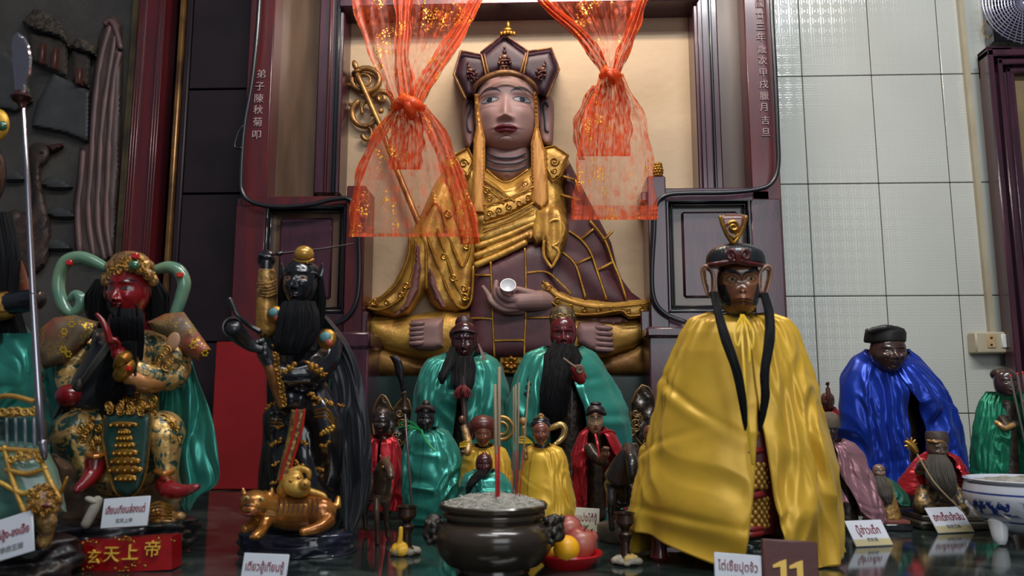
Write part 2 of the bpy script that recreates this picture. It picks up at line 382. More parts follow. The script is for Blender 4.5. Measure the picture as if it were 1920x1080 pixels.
# ---------------------------------------------------------------- the niche frame (the shrine case)
Yn = 2.286
m = MB(); m.pbox(600, -160, 1330, 720, Yn, .0135, xr=200); struct('wall_niche', m, M_beige)
shr = thing('shrine_frame', P(960, 920, 2.2), 'dark red lacquered wooden shrine frame around the painted deity', 'shrine frame')
def bar(name, x0, y0, x1, y1, Y, d, mm, bev=.003, xr=None, par=None): 
    m = MB(); m.pbox(x0, y0, x1, y1, Y, d, bev, xr); return m.build(name, mm, shr if par is None else par)
# niche moulding left / right / top
bar('moulding', 594, -160, 641, 362, 2.20, .10, M_pur, xr=180); bar('moulding', 612, -160, 618, 362, 2.19, .02, M_red, xr=180); bar('moulding', 626, -160, 634, 362, 2.185, .03, M_blk, xr=180)
bar('moulding', 1305, -160, 1350, 356, 2.20, .10, M_pur, xr=180); bar('moulding', 1312, -160, 1322, 356, 2.19, .02, M_pur, xr=180); bar('moulding', 1334, -160, 1340, 356, 2.19, .02, M_blk, xr=180)
m = MB()
for (ya, yb, Yf) in ((-70, 6, 2.18), (6, 13, 2.21), (13, 20, 2.23)):
    m.pbox(636, ya, 1312, yb, Yf, .12, .003, xr=10)
m.build('top_rail', M_pur, shr)
# glazed side panels
bar('side_panel', 506, -160, 596, 372, 2.24, .04, M_bronze, xr=180)
bar('side_panel', 1348, -160, 1404, 362, 2.24, .04, mat('bronze_right_panel', (.07, .045, .035), .35, c2=(.11, .075, .055), nscale=3, metal=.2, stretch=(5, 5, .7)), xr=180)
# posts with inscriptions
pl = bar('post', 461, -160, 508, 640, 2.17, .12, M_red, xr=180)
pr = bar('post', 1402, -160, 1456, 640, 2.17, .12, M_red, xr=180)
# lower panels
def lower(x0, x1, y0, y1, tone):
    bar('rail', x0-48, y0-14, x1+30, y0+4, 2.17, .1, M_pur)
    bar('rail', x0-48, y1-4, x1+40, y1+50, 2.17, .1, M_pur)
    p = bar('door_panel', x0, y0, x1, y1, 2.20, .05, tone)
    for a in ((x0, y0, x1, y0+7), (x0, y1-8, x1, y1), (x0, y0, x0+8, y1), (x1-8, y0, x1, y1)):
        bar('panel_frame', *a, 2.165, .05, M_blk, .004, par=p)
    for a in ((x0+11, y0+10, x1-11, y0+13), (x0+11, y1-14, x1-11, y1-11), (x0+11, y0+10, x0+14, y1-11), (x1-14, y0+10, x1-11, y1-11)):
        bar('panel_bead', *a, 2.178, .03, M_blk, .002, par=p)
    bar('raised_panel', x0+30, y0+24, x1-26, y1-28, 2.192, .02, M_pur, .006, par=p)
lower(492, 648, 384, 588, M_bronze)
lower(1250, 1413, 372, 586, mat('bronze_lower_panel', (.085, .06, .045), .3, c2=(.13, .095, .07), nscale=4, coat=.3))
bar('stile', 436, 384, 494, 640, 2.167, .1, M_red); bar('stile', 646, 348, 682, 640, 2.15, .12, M_red)
bar('stile', 1217, 330, 1252, 640, 2.15, .12, M_pur); bar('stile', 1413, 372, 1470, 640, 2.167, .1, M_pur)
bar('rail', 1236, 352, 1412, 376, 2.165, .1, M_pur)
bar('rail', 452, 368, 652, 386, 2.165, .1, M_red)
# pedestals
bar('pedestal', 398, 640, 660, 928, 2.10, .2, M_redb, .004, xr=760)
bar('pedestal', 604, 622, 694, 652, 2.07, .2, M_pur, .006); bar('pedestal', 612, 650, 688, 928, 2.08, .2, M_pur, .004, xr=760)
bar('pedestal', 1212, 612, 1330, 632, 2.07, .2, M_pur, .006); bar('pedestal', 1220, 630, 1480, 928, 2.09, .2, M_pur, .004, xr=760)
# pineapple finial on the right stile
fin = thing('finial', P(1234, 332, 2.16), 'small gilded pineapple finial on the right stile beside the curtain', 'finial')
m = MB(); k = S(2.16); p0 = P(1234, 332, 2.2)
for j in range(5):
    for i in range(8):
        a = i*math.pi/4+j*.39; r = (10-abs(j-1.5)*1.4)*k
        m.ell((p0.x+r*.75*math.cos(a), p0.y-.0+r*.75*math.sin(a), p0.z+(3+j*5.5)*k), (4*k, 4*k, 4*k), n=8, m=6)
m.build('finial_knob', mat('gold_leaf', (.42, .22, .035), .36, metal=.75, c2=(.30, .13, .02), nscale=30, bump=.5, bscale=90, bdist=.002), fin)
# cables
M_cab = mat('black_cable', (.008, .009, .012), .35, coat=.3)
def cable(label, pts, Y, r=4):
    m = MB(); m.pt([(x, y, Y, r) for x, y in pts], n=10, smooth=6); return tag(m.build('black_cable', M_cab), label, 'cable')
cable('thick black cable down the left post and across to the stile', [(489, -60), (484, 40), (473, 150), (458, 240), (452, 330), (455, 362), (475, 380), (520, 388), (580, 384), (625, 374), (655, 374), (668, 400), (674, 470), (673, 540), (662, 580), (640, 602), (610, 612)], 2.145, 4.5)
cable('thick black cable down the right post and under the inscription', [(1444, -60), (1448, 40), (1454, 150), (1458, 250), (1459, 310), (1448, 342), (1420, 355), (1360, 361), (1290, 362), (1250, 366), (1230, 385), (1226, 440), (1222, 520), (1228, 565), (1250, 590), (1285, 604)], 2.135, 4.5)
m = MB(); m.pt([(455, 236, 2.13, 2), (446, 250, 2.13, 2), (440, 275, 2.13, 2), (452, 277, 2.13, 2)], smooth=4); tag(m.build('cable_hook', M_cab), 'small black wire hook beside the left cable', 'hook')
# carved calligraphy
M_ins = mat('pale_incised_strokes', (.34, .24, .24), .7)
def text_mesh(s, size, m, name, parent, loc, rx=R(90), rz=0.0, ry=0.0, ext=.0006, align='CENTER', sx=1.0, rot=None):
    cu = bpy.data.curves.new('t', 'FONT'); cu.body = s; cu.size = size; cu.extrude = ext; cu.align_x = align; cu.align_y = 'CENTER'; cu.resolution_u = 3
    ob = bpy.data.objects.new('t', cu); col.objects.link(ob); dg = bpy.context.evaluated_depsgraph_get()
    me = bpy.data.meshes.new_from_object(ob.evaluated_get(dg)); bpy.data.objects.remove(ob)
    M = (rot if rot is not None else (Matrix.Rotation(rz, 4, 'Z') @ Matrix.Rotation(ry, 4, 'Y') @ Matrix.Rotation(rx, 4, 'X'))) @ Matrix.Diagonal((sx, 1, 1, 1))
    po = Vector(parent['_o']) if parent is not None else Vector((0, 0, 0))
    me.transform(M); me.materials.clear(); me.materials.append(m)
    o = bpy.data.objects.new(name, me); col.objects.link(o)
    if parent is not None: o.parent = parent; o.location = Vector(loc)-po
    else: o.location = loc
    o['_o'] = tuple(loc)
    return o
for ch, x, y in zip('弟子陳秋菊叩', (490, 487, 485, 484, 483, 481), (140, 163, 186, 207, 230, 254)):
    text_mesh(ch, 20*S(2.17), M_ins, 'inscription', pl, P(x, y, 2.168), ext=.0012)
for ch, x, y in zip('國廿三年歲次甲戌臘月吉旦', (1424, 1425, 1426, 1427, 1429, 1430, 1431, 1432, 1433, 1433, 1435, 1436), (8, 29, 51, 71, 94, 115, 137, 159, 181, 202, 227, 249)):
    text_mesh(ch, 18*S(2.17), M_ins, 'inscription', pr, P(x, y, 2.168), ext=.0012)

# ---------------------------------------------------------------- right wall furniture
con = thing('wall_conduit', P(1840, 620, 2.28), 'cream plastic cable conduit running down the tiled wall to the socket box', 'conduit')
M_cream = mat('cream_plastic', (.42, .37, .26), .45, c2=(.36, .30, .2), nscale=6)
m = MB(); a = P(1790, -60, YW); b_ = P(1848, 622, YW)
m.tube([(P(1794, 0, YW).x, YW-.008, 1.9), (P(1846, 600, YW).x+.012, YW-.008, P(1846, 624, YW).z)], .0105, n=4, smooth=1, up=(1, 1, 0)); m.build('conduit_channel', M_cream, con)
sock = thing('wall_socket_box', P(1865, 660, 2.29), 'cream socket and switch box on the tiled wall under the conduit', 'socket')
m = MB(); m.pbox(1830, 622, 1908, 662, YW-.045, .045, .004); m.build('box', M_cream, sock)
m = MB(); m.pbox(1852, 627, 1867, 652, YW-.048, .006, .001); sp = m.build('socket_plate', mat('tan_plastic', (.45, .30, .14), .4), sock)
m = MB(); m.pe(1859, 633, YW-.049, 2.2, 2.2, 1.5); m.pe(1859, 646, YW-.049, 2.2, 2.2, 1.5); m.build('socket_hole', M_blk, sp)
m = MB(); m.pbox(1879, 626, 1896, 652, YW-.050, .008, .002); m.build('switch', mat('white_plastic', (.6, .6, .56), .35), sock)
fr = thing('framed_picture', P(1890, 500, 2.2), 'brown moulded wooden picture frame at the right edge of the tiled wall', 'picture frame')
m = MB()
def lframe(m, x, y, wd, Y, d):
    m.pbox(x, y, x+wd, 960, Y, d, .003, xr=300); m.pbox(x, y, 2100, y+wd, Y, d, .003, xr=300)
lframe(m, 1868, 86, 50, 2.24, .05); lframe(m, 1870, 90, 12, 2.215, .05); lframe(m, 1888, 108, 10, 2.22, .05); lframe(m, 1902, 124, 10, 2.235, .04)
m.build('frame', M_pur, fr)
m = MB(); m.pbox(1908, 132, 2100, 960, 2.262, .03, xr=300); m.build('picture_backing', mat('tan_board', (.22, .15, .07), .6, c2=(.16, .11, .05), nscale=8), fr)
fan = thing('wall_fan', P(1890, 70, 2.2), 'black wire cage of a fan above the picture frame', 'fan')
m = MB(); m.pbox(1860, -80, 2100, 76, 2.25, .05, .003, xr=20); m.build('backing', M_blk, fan)
m = MB(); 
for rr in range(6, 90, 6):
    m.tube([P(1925, 5, 2.21)+Vector((math.cos(a)*rr, 0, math.sin(a)*rr))*S(2.21) for a in [i*math.pi/24 for i in range(49)]], .0016, n=6, smooth=1, cap=False)
for i in range(40):
    a = i*math.pi/20; m.tube([P(1925, 5, 2.205)+Vector((math.cos(a), 0, math.sin(a)))*8*S(2.2), P(1925, 5, 2.215)+Vector((math.cos(a+.9), 0, math.sin(a+.9)))*88*S(2.2)], .0012, n=5, smooth=1, cap=False)
m.build('cage', mat('steel_wire', (.45, .42, .55), .3, metal=.8), fan)
m = MB(); m.pt([(1852, 32, 2.285, 1.3), (1842, 55, 2.28, 1.2), (1850, 70, 2.28, 1.2), (1866, 74, 2.27, 1.2)], smooth=4); tag(m.build('loose_wire', mat('bare_copper_wire', (.35, .2, .07), .5)), 'loose tan wire on the wall beside the fan', 'wire')
# ================================================================ sculpting helpers
def smst(a, b, x): t_ = np.clip((x-a)/(b-a), 0, 1); return t_*t_*(3-2*t_)
def gauss(x, z, cx, cz, sx_, sz_): return np.exp(-((x-cx)/sx_)**2-((z-cz)/sz_)**2)
FACE = dict(ez=.06, ex=.42, ew=.26, eh=.075, nz=-.28, lz=-.52, lw=.30, lh=.10, bz=.26, barch=.10, bslant=0.0, bw=.30, bt=.045, ir=.07,
            skin=(.2, .02, .02), lip=(.15, .01, .01), brow=(.01, .01, .01), white=(.6, .55, .45), liner=(.01, .01, .01), iris=(.01, .008, .006),
            nose=.30, nosew=.15, sock=.10, cheek=.06, chin=.07, lipd=.10, jaw=.25, mouth=True, look=0.0, frown=0.0)
def head_mesh(name, parent, px, py, Y, hw, hh, m, dr=1.0, yaw=0, pitch=0, roll=0, nu=110, nv=80, extra=None, paint=None, **st):
    f = dict(FACE); f.update(st)
    # finer sampling on the front of the face
    u = np.linspace(0, 1, nu, endpoint=False); th = 2*np.pi*u - .55*np.sin(2*np.pi*u)*-1*0 ; th = 2*np.pi*u + .6*np.sin(2*np.pi*u)*-1
    ph = np.linspace(-np.pi/2+.02, np.pi/2-.02, nv)
    T, PH = np.meshgrid(th, ph)
    sz = np.sin(PH); rr = (1-np.abs(sz)**2.5)**(1/2.5); 
    x = np.sin(T)*rr; y = -np.cos(T)*rr
    x = x*(1-f['jaw']*smst(0, .95, -sz)); front = smst(-.05, .5, -y/np.maximum(rr, .01))
    y = y*(.92+.0*sz)
    d = np.zeros_like(x); z = sz
    nzv = f['nz']
    ridge = np.exp(-(x/(.07+.06*smst(f['ez']+.1, nzv, z)))**2)*smst(f['ez']+.2, nzv+.02, z)*smst(nzv-.11, nzv+.0, z)
    d += f['nose']*ridge*(.25+.75*smst(f['ez']+.15, nzv, z))
    for sgn in (-1, 1):
        d += f['nose']*.42*gauss(x, z, sgn*f['nosew'], nzv-.03, .085, .06)
        d -= f['sock']*gauss(x, z, sgn*f['ex'], f['ez']+.01, .27, .13)
        d += .075*gauss(x, z, sgn*f['ex'], f['ez'], .17, .075)
        d += .05*gauss(x, z, sgn*f['ex'], f['bz'], .3, .06)
        d += f['cheek']*gauss(x, z, sgn*.5, (nzv+f['ez'])/2-.08, .2, .16)
        d += f['frown']*gauss(x, z, sgn*.13, f['bz']-.02, .06, .10)
        d += .03*gauss(x, z, sgn*f['ex'], f['ez']-.15, .2, .03)
    lz = f['lz']; lw = f['lw']
    d += f['lipd']*gauss(x, z, 0, lz+.035, lw*.85, .045) + f['lipd']*.9*gauss(x, z, 0, lz-.05, lw*.7, .05) - f['lipd']*.7*gauss(x, z, 0, lz-.005, lw*.9, .014)
    d -= .04*gauss(x, z, 0, lz-.14, .2, .05); d += f['chin']*gauss(x, z, 0, -.86, .22, .13)
    if extra is not None: d = d + extra(x, z)
    y = y - d*front
    # paint
    C = np.ones(x.shape+(3,))*np.array(f['skin']); fr = front > .15
    def put(mask, c): C[mask & fr] = c
    put((np.abs(z-lz+.005) < f['lh']*np.sqrt(np.clip(1-(x/lw)**2, 0, 1))*(1-.15*np.exp(-(x/.06)**2))) & (np.abs(x) < lw), f['lip'])
    for sgn in (-1, 1):
        dx = (x-sgn*f['ex']); q = np.clip(1-(dx/f['ew'])**2, 0, 1); dz = z-f['ez']
        if f['liner'] is not None: put((np.abs(dz) < f['eh']*1.0*q**.8+.022) & (np.abs(dx) < f['ew']*1.06), f['liner'])
        put((np.abs(dz) < f['eh']*q) & (np.abs(dx) < f['ew']), f['white'])
        put(((dx-f['look'])**2+(dz*hh/hw)**2 < f['ir']**2) & (np.abs(dz) < f['eh']*q*1.1+.01), f['iris'])
        bc = f['bz']+f['barch']*(1-(dx/f['bw'])**2)+f['bslant']*dx*sgn
        put((np.abs(z-bc) < f['bt']*(1-.6*np.abs(dx/f['bw'])**2)) & (np.abs(dx) < f['bw']), f['brow'])
    if paint is not None: paint(x, z, C, fr)
    k = S(Y); V = np.stack([x*hw*k, y*hw*k*dr*1.12, z*hh*k], -1)
    M = np.array((Matrix.Rotation(R(yaw), 3, 'Z') @ Matrix.Rotation(R(pitch), 3, 'X') @ Matrix.Rotation(R(roll), 3, 'Y')))
    V = V @ M.T + np.array(P(px, py, Y))
    mb = MB(); cols = [tuple(c) for c in C.reshape(-1, 3)]
    mb.grid([list(r) for r in V], closed_u=True, colr=cols)
    mb.f.append(tuple(reversed(range(nu)))); mb.f.append(tuple((nv-1)*nu+i for i in range(nu))); mb.mi += [0, 0]
    # the seam at the back: th starts at the front so grid is closed
    return mb.build(name, m, parent, auto=180)
def hair_mesh(mb, strands, n=60, w=1.2, spread=6, seed=1, seg=9, wav=2.0, thick=None, taper=.35):
    """strands: control list rows [(px,py,Y,halfwidth px, halfdepth px)] from root to tip; n tubes inside that soft volume"""
    rnd = random.Random(seed)
    P0 = [(p[0], p[1], p[2], p[3], p[4] if len(p) > 4 else p[3]*.6) for p in strands]
    for i in range(n):
        a = rnd.uniform(0, 2*math.pi); q = math.sqrt(rnd.random()) if i > n*.5 else 1.0
        ux = math.cos(a)*q; uy = math.sin(a)*q; endf = rnd.uniform(.8, 1.0) if i % 3 else rnd.uniform(.55, 1)
        ph = rnd.uniform(0, 6.28); fr_ = rnd.uniform(.8, 2.2); pts = []; rad = []
        nn = len(P0)-1
        for s_ in range(seg):
            tt = s_/(seg-1)*endf*nn; j = min(int(tt), nn-1); f_ = tt-j; A = P0[j]; B = P0[j+1]
            f2 = f_
            v = [A[k]*(1-f2)+B[k]*f2 for k in range(5)]
            px = v[0]+ux*v[3]+wav*math.sin(ph+fr_*tt)*(s_/(seg-1)); 
            p = P(px, v[1]+rnd.uniform(-.6, .6), v[2]); p.y += uy*v[4]*S(v[2]); pts.append(p); rad.append(w*S(v[2])*(1-(1-taper)*s_/(seg-1)))
        mb.tube(pts, rad, n=4, cap=False, smooth=2)
    return mb
def lump(mb, strands, n=20, colr=None):      # a solid core under the hair strands
    rings = []
    P0 = [(p[0], p[1], p[2], p[3], p[4] if len(p) > 4 else p[3]*.6) for p in strands]
    pts, _ = catmull([Vector((p[0], p[1], p[2])) for p in P0], [0]*len(P0), 4)
    _, r1 = catmull([Vector((0, 0, 0))]*len(P0), [p[3] for p in P0], 4); _, r2 = catmull([Vector((0, 0, 0))]*len(P0), [p[4] for p in P0], 4)
    for q, a, b in zip(pts, r1, r2):
        c = P(q.x, q.y, q.z); k = S(q.z); rings.append([(c.x+math.cos(2*math.pi*i/n)*a*k*.93, c.y+math.sin(2*math.pi*i/n)*b*k*.93, c.z) for i in range(n)])
    o = len(mb.v); mb.grid(rings, closed_u=True, colr=colr); mb.f.append(tuple(o+i for i in reversed(range(n)))); mb.f.append(tuple(o+(len(rings)-1)*n+i for i in range(n))); mb.mi += [mb.cur]*2
    return mb
def beard(name, parent, strands, m, n=110, w=1.3, seed=1, wav=2.0, seg=9):
    mb = MB(); lump(mb, [(s_[0], s_[1], s_[2], s_[3]*.86, (s_[4] if len(s_) > 4 else s_[3]*.6)*.86) for s_ in strands][:]); hair_mesh(mb, strands, n=n, w=w, seed=seed, wav=wav, seg=seg)
    return mb.build(name, m, parent, auto=180)
def interp(rows, y):
    for a, b in zip(rows, rows[1:]):
        if y <= b[0] or b is rows[-1]:
            t_ = (y-a[0])/(b[0]-a[0]); return [None if (p is None or q is None) else p*(1-t_)+q*t_ for p, q in zip(a, b)]
def cape_mesh(mb, rows, Y, dr=.6, hem=None, nu=220, nv=70, seed=1, fold=.06, gather=.05, nf=9, ng=34, thick=.0015, drape=.03, back=True, yoff=None, gy=None, creases=0, wrinkle=.11, dip=8):
    """rows: (py, xl, xr, open_l, open_r) in px at distance Y (cape axis). Folded cloth from neck to hem, with a real hem."""
    rnd = random.Random(seed); ys = [r[0] for r in rows]
    def sm(col_):
        vals = [r[col_] for r in rows]
        def g(y):
            # monotone-ish catmull over rows
            for i in range(len(ys)-1):
                if y <= ys[i+1] or i == len(ys)-2:
                    t_ = min(max((y-ys[i])/(ys[i+1]-ys[i]), 0), 1); p0 = vals[max(i-1, 0)]; p1 = vals[i]; p2 = vals[i+1]; p3 = vals[min(i+2, len(vals)-1)]
                    return .5*((2*p1)+(p2-p0)*t_+(2*p0-5*p1+4*p2-p3)*t_*t_+(3*p1-p0-3*p2+p3)*t_**3)
        return g
    XL, XR, OL, OR = sm(1), sm(2), sm(3), sm(4)
    y0, y1 = ys[0], ys[-1]; ph = [rnd.uniform(0, 6.28) for _ in range(12)]; amp = [rnd.uniform(.5, 1.2) for _ in range(12)]
    cre = [(rnd.uniform(.15, .95), rnd.uniform(-2.2, 2.2), rnd.uniform(-.5, .5), rnd.uniform(.5, 1)) for _ in range(creases)]
    pts = []; k = S(Y)
    for j in range(nv+1):
        t_ = j/nv; py = y0+(y1-y0)*t_; row = []
        xl, xr, ol, orr = XL(py), XR(py), OL(py), OR(py); cx = (xl+xr)/2; a = (xr-xl)/2
        sl = max(-.98, min(.98, (ol-cx)/a)); sr = max(-.98, min(.98, (orr-cx)/a)); tl = math.asin(sl); tr = math.asin(sr)
        for i in range(nu+1):
            q = i/nu
            th = tr + (2*math.pi-(tr-tl))*q       # from the right edge round the back to the left edge
            thn = th if th < math.pi else th-2*math.pi
            wv = thn + .35*math.sin(thn*1.7+ph[0])+.12*math.sin(thn*4+ph[1]+t_*1.3)
            f_ = 0
            f_ += amp[0]*math.sin(wv*nf+ph[2]+t_*1.2)*.6 + amp[1]*math.sin(wv*nf*.55+ph[3]-t_*1.6)*.7 + amp[2]*math.sin(wv*nf*1.6+ph[4]+t_*2.5)*.28
            ramp = .25+.75*t_
            g = math.sin(wv*ng+ph[5]+2*math.sin(wv*3))*math.exp(-t_*9)
            g2 = math.sin(wv*ng*.5+ph[6])*math.exp(-t_*4.5)
            dd = a*k*(fold*f_*ramp + gather*(g+.8*g2))
            for (cy, ct, sl_, am) in cre:
                u_ = (t_-cy)-sl_*(thn-ct)*.3; dd += -am*a*k*.035*math.exp(-(u_/.018)**2)*math.exp(-((thn-ct)/.7)**2) + am*a*k*.03*math.exp(-((u_-.035)/.03)**2)*math.exp(-((thn-ct)/.7)**2)
            dd += a*k*drape*math.sin(t_*7+2*math.sin(wv*2+ph[7])+ph[8])*.6*min(1, t_*3)
            q1 = noise.noise(Vector((wv*1.3+seed*3.1, t_*2.0, seed))); q2 = noise.noise(Vector((wv*2.1+t_*1.6+q1*1.5, t_*1.3-wv*.4+q1, seed+9))); q3 = noise.noise(Vector((wv*4.5-t_*3+q1*2, t_*3.5+wv*.8, seed+17)))
            dd += a*k*wrinkle*(.35+.65*min(1, t_*3))*((.5-abs(q2)*2.4)+.35*(.4-abs(q3)*2))
            X = cx + a*math.sin(th); yy = py
            if hem is not None and t_ > 0:
                hy = interp(hem, min(max(X, hem[0][0]), hem[-1][0]))[1] if math.cos(th) > -.2 else y1
                yy = y0+(py-y0)*(hy-y0)/(y1-y0)
            yy += dip*max(0.0, math.cos(th))*(1-t_)**5
            p = P(X, yy, Y); b_ = a*k*dr
            p.y = Y - b_*math.cos(th) + (yoff(t_) if yoff else 0)
            dd += .003*(1-q); p.x += dd*math.sin(th)*.7; p.y -= dd*math.cos(th)*1.0; p.z = max(p.z, .002)
            row.append(p)
        pts.append(row)
    # thin cloth: inner copy
    inner = []
    for row in pts:
        inn = []
        for i, p in enumerate(row):
            cxp = sum((q.x for q in row))/len(row); v = Vector((p.x-cxp, p.y-Y, 0)); v = v.normalized()*thick if v.length > 1e-6 else Vector((0, 0, 0)); inn.append(p-v)
        inner.append(inn)
    loop = [list(r)+list(reversed(s_)) for r, s_ in zip(pts, inner)]
    mb.grid(loop, closed_u=True)
    n2 = len(loop[0]); o = len(mb.v)-n2*len(loop)
    for base in (o, o+(len(loop)-1)*n2):
        for i in range(nu): mb.f.append((base+i, base+i+1, base+n2-2-i, base+n2-1-i)); mb.mi.append(mb.cur)
    return pts
def satin(name, color, rough=.30, metal=.45, c2=None):
    return mat(name, color, rough, metal, c2=c2 or tuple(x*.85 for x in color), nscale=14, bump=.10, bscale=38, bdist=.004, sheen=.1, bdet=3)
def hand(mb, px, py, Y, s_, ang=0, curl=.9, flip=1, n=7, spread=.16):
    """hand: palm at (px,py), pointing along ang (deg, 0 = up), size s_ px = palm length; fingers curl toward the viewer"""
    k = S(Y)*s_; o = P(px, py, Y); ca, sa = math.cos(R(ang)), math.sin(R(ang))
    def W(x, y, z): x *= flip; return o + Vector(((x*ca+z*sa)*k, y*k, (-x*sa+z*ca)*k))
    M = Matrix.Rotation(R(ang), 3, 'Y')
    mb.ell(W(0, 0, .0), (.42*k, .2*k, .52*k), M, n=14, m=10); mb.ell(W(0, .02, -.45), (.28*k, .2*k, .3*k), M, n=12, m=8)
    for i, (L, w_) in enumerate(((.66, .115), (.78, .12), (.72, .115), (.56, .10))):
        x = -.3+i*.2; pts = [W(x*.8, 0, .25)]; a = 0; p = [x, -.02, .42]
        sp = (i-1.5)*spread*(1-curl*.5)
        pts.append(W(*p))
        for sgl in (.42, .33, .25):
            a += curl*1.05; p = [p[0]+sp*sgl*L, p[1]-math.sin(a)*sgl*L, p[2]+math.cos(a)*sgl*L]; pts.append(W(*p))
        mb.tube(pts, [w_*k*1.05, w_*k*1.05, w_*k, w_*k*.92, w_*k*.75], n=n, smooth=3)
    mb.tube([W(-.25, -.03, -.3), W(-.48, -.1, -.05), W(-.46, -.24-.1*curl, .2), W(-.34, -.32-.12*curl, .4)], [.15*k, .14*k, .12*k, .09*k], n=n, smooth=3)
    return mb
def remesh(o, voxel, it=6, fac=.5):
    r_ = o.modifiers.new('r', 'REMESH'); r_.mode = 'VOXEL'; r_.voxel_size = voxel; r_.use_smooth_shade = True
    s_ = o.modifiers.new('s', 'SMOOTH'); s_.iterations = it; s_.factor = fac
    dg = bpy.context.evaluated_depsgraph_get(); me = bpy.data.meshes.new_from_object(o.evaluated_get(dg)); o.modifiers.clear()
    me.materials.clear(); [me.materials.append(x) for x in o.data.materials]; o.data = me
    me.polygons.foreach_set('use_smooth', [True]*len(me.polygons))
    return o
def tex_mesh(o, fn):                        # push a mesh along its normals by fn(world pos array) -> metres
    me = o.data; n = len(me.vertices); co = np.empty(n*3, np.float32); me.vertices.foreach_get('co', co); co = co.reshape(-1, 3)
    nr = np.empty(n*3, np.float32); me.vertex_normals.foreach_get('vector', nr); nr = nr.reshape(-1, 3)
    wco = co + np.array(o['_o']); co = co + nr*fn(wco)[:, None]; me.vertices.foreach_set('co', co.astype(np.float32).ravel()); me.update(); return o
def paint_mesh(o, fn):
    me = o.data; n = len(me.vertices); co = np.empty(n*3, np.float32); me.vertices.foreach_get('co', co); co = co.reshape(-1, 3)+np.array(o['_o'])
    ca = me.color_attributes.new('Col', 'FLOAT_COLOR', 'POINT'); arr = np.ones((n, 4), np.float32); arr[:, :3] = fn(co); ca.data.foreach_set('color', arr.ravel()); return o
def scroll(mb, cx, cy, Y, r, turns=1.4, rad=1.6, ang0=0, flip=1, n=6):      # a carved spiral
    pts = []
    N = 16
    for i in range(N+1):
        t_ = i/N; a = R(ang0)+flip*t_*turns*2*math.pi; q = r*(1-.78*t_); pts.append((cx+q*math.cos(a), cy+q*math.sin(a), Y, rad*(1-.35*t_)))
    mb.pt(pts, n=n, smooth=1)
M_gold = mat('gold_leaf', (.60, .34, .06), .36, metal=.6, c2=(.42, .20, .03), nscale=30, bump=.5, bscale=90, bdist=.002)
M_gold2 = mat('old_gold_paint', (.60, .345, .065), .42, metal=.4, c2=(.36, .17, .035), nscale=14, lo=.35, hi=.7, bump=.55, bscale=55, bdist=.004, bdet=6)
M_robe = mat('maroon_robe_paint', (.075, .018, .022), .5, c2=(.05, .012, .018), nscale=8, bump=.25, bscale=60, bdist=.002)
M_crown = mat('purple_crown_paint', (.045, .014, .028), .5, c2=(.03, .01, .02), nscale=9, bump=.3, bscale=60, bdist=.002)
M_skin = mat('pinkish_skin_paint', (.27, .155, .135), .6, vcol=False, c2=(.20, .105, .098), nscale=7, bump=.25, bscale=45, bdist=.002)
M_face = mat('painted_face', (1, 1, 1), .5, vcol=True, bump=.12, bscale=60, bdist=.002)
M_facegl = mat('glossy_painted_face', (1, 1, 1), .22, vcol=True, coat=.4, bump=.1, bscale=120, bdist=.0006)
M_hair = mat('black_hair', (.0035, .0035, .0045), .7, spec=.18)
M_line = mat('dark_blue_line_paint', (.01, .02, .035), .5)
# ================================================================ the painted deity relief in the niche
YB = 2.284
dei = thing('deity_relief', P(950, 705, YB), 'large painted plaster deity relief with pointed crown seated in the niche', 'deity relief')
def rpart(name, poly, Y, bulge, m, r=16, res=6, edge=.012, sm=0, fn=None, back=None, parent=None):
    mb = MB(); relief(mb, poly, Y, bulge, r, res, edge, (YB-Y+.0) if back is None else back, fn, sm); return mb.build(name, m, dei if parent is None else parent)
# gold seat and its lower rim
rpart('seat', [(686, 592), (745, 596), (830, 580), (1060, 580), (1170, 596), (1219, 592), (1219, 632), (1190, 655), (1130, 672), (1040, 676), (960, 678), (880, 676), (790, 674), (735, 662), (700, 648), (686, 630)], YB, .055, M_gold2, 40, 8, .03, 0, lambda x, y: .004*np.sin(x/23+y/15))
rpart('seat_rim', [(686, 626), (720, 652), (780, 672), (880, 680), (1040, 680), (1130, 672), (1190, 648), (1219, 630), (1219, 706), (686, 706)], YB, .03, mat('dim_gold_paint', (.30, .15, .03), .5, metal=.5, c2=(.16, .07, .015), nscale=10, bump=.5, bscale=40, bdist=.004), 26, 8, .03)
b0 = MB(); b0.pbox(684, 704, 1221, 930, 2.22, .06, .004, xr=760); b0.build('base_block', mat('dark_green_base', (.004, .016, .014), .3, coat=.3), dei)
m = MB()
for k in range(8):
    a = k*math.pi/4; m.pt([(958+3*math.cos(a), 681+3*math.sin(a), 2.205, 3), (958+10*math.cos(a), 681+9*math.sin(a), 2.198, 5), (958+17*math.cos(a), 681+15*math.sin(a), 2.205, 1.2)], n=8)
m.pe(958, 681, 2.2, 4, 4, 4); m.pbox(936, 664, 981, 700, 2.212, .02, .003); m.build('star_medallion', M_gold, dei)
# maroon robe
rpart('robe', [(890, 505), (985, 460), (1015, 455), (1040, 480), (1035, 520), (1060, 560), (1048, 668), (885, 670), (880, 600)], YB, .02, M_robe, 26, 7, .078)
rpart('robe_sleeve', [(1036, 280), (1066, 300), (1086, 340), (1120, 405), (1146, 455), (1160, 515), (1184, 548), (1219, 574), (1150, 590), (1060, 585), (1010, 540), (1000, 480), (1030, 440), (1060, 400), (1048, 330)], YB, .05, M_robe, 34, 7, .03, 0, lambda x, y: .004*np.sin((x-y)/15.0)*(y > 480))
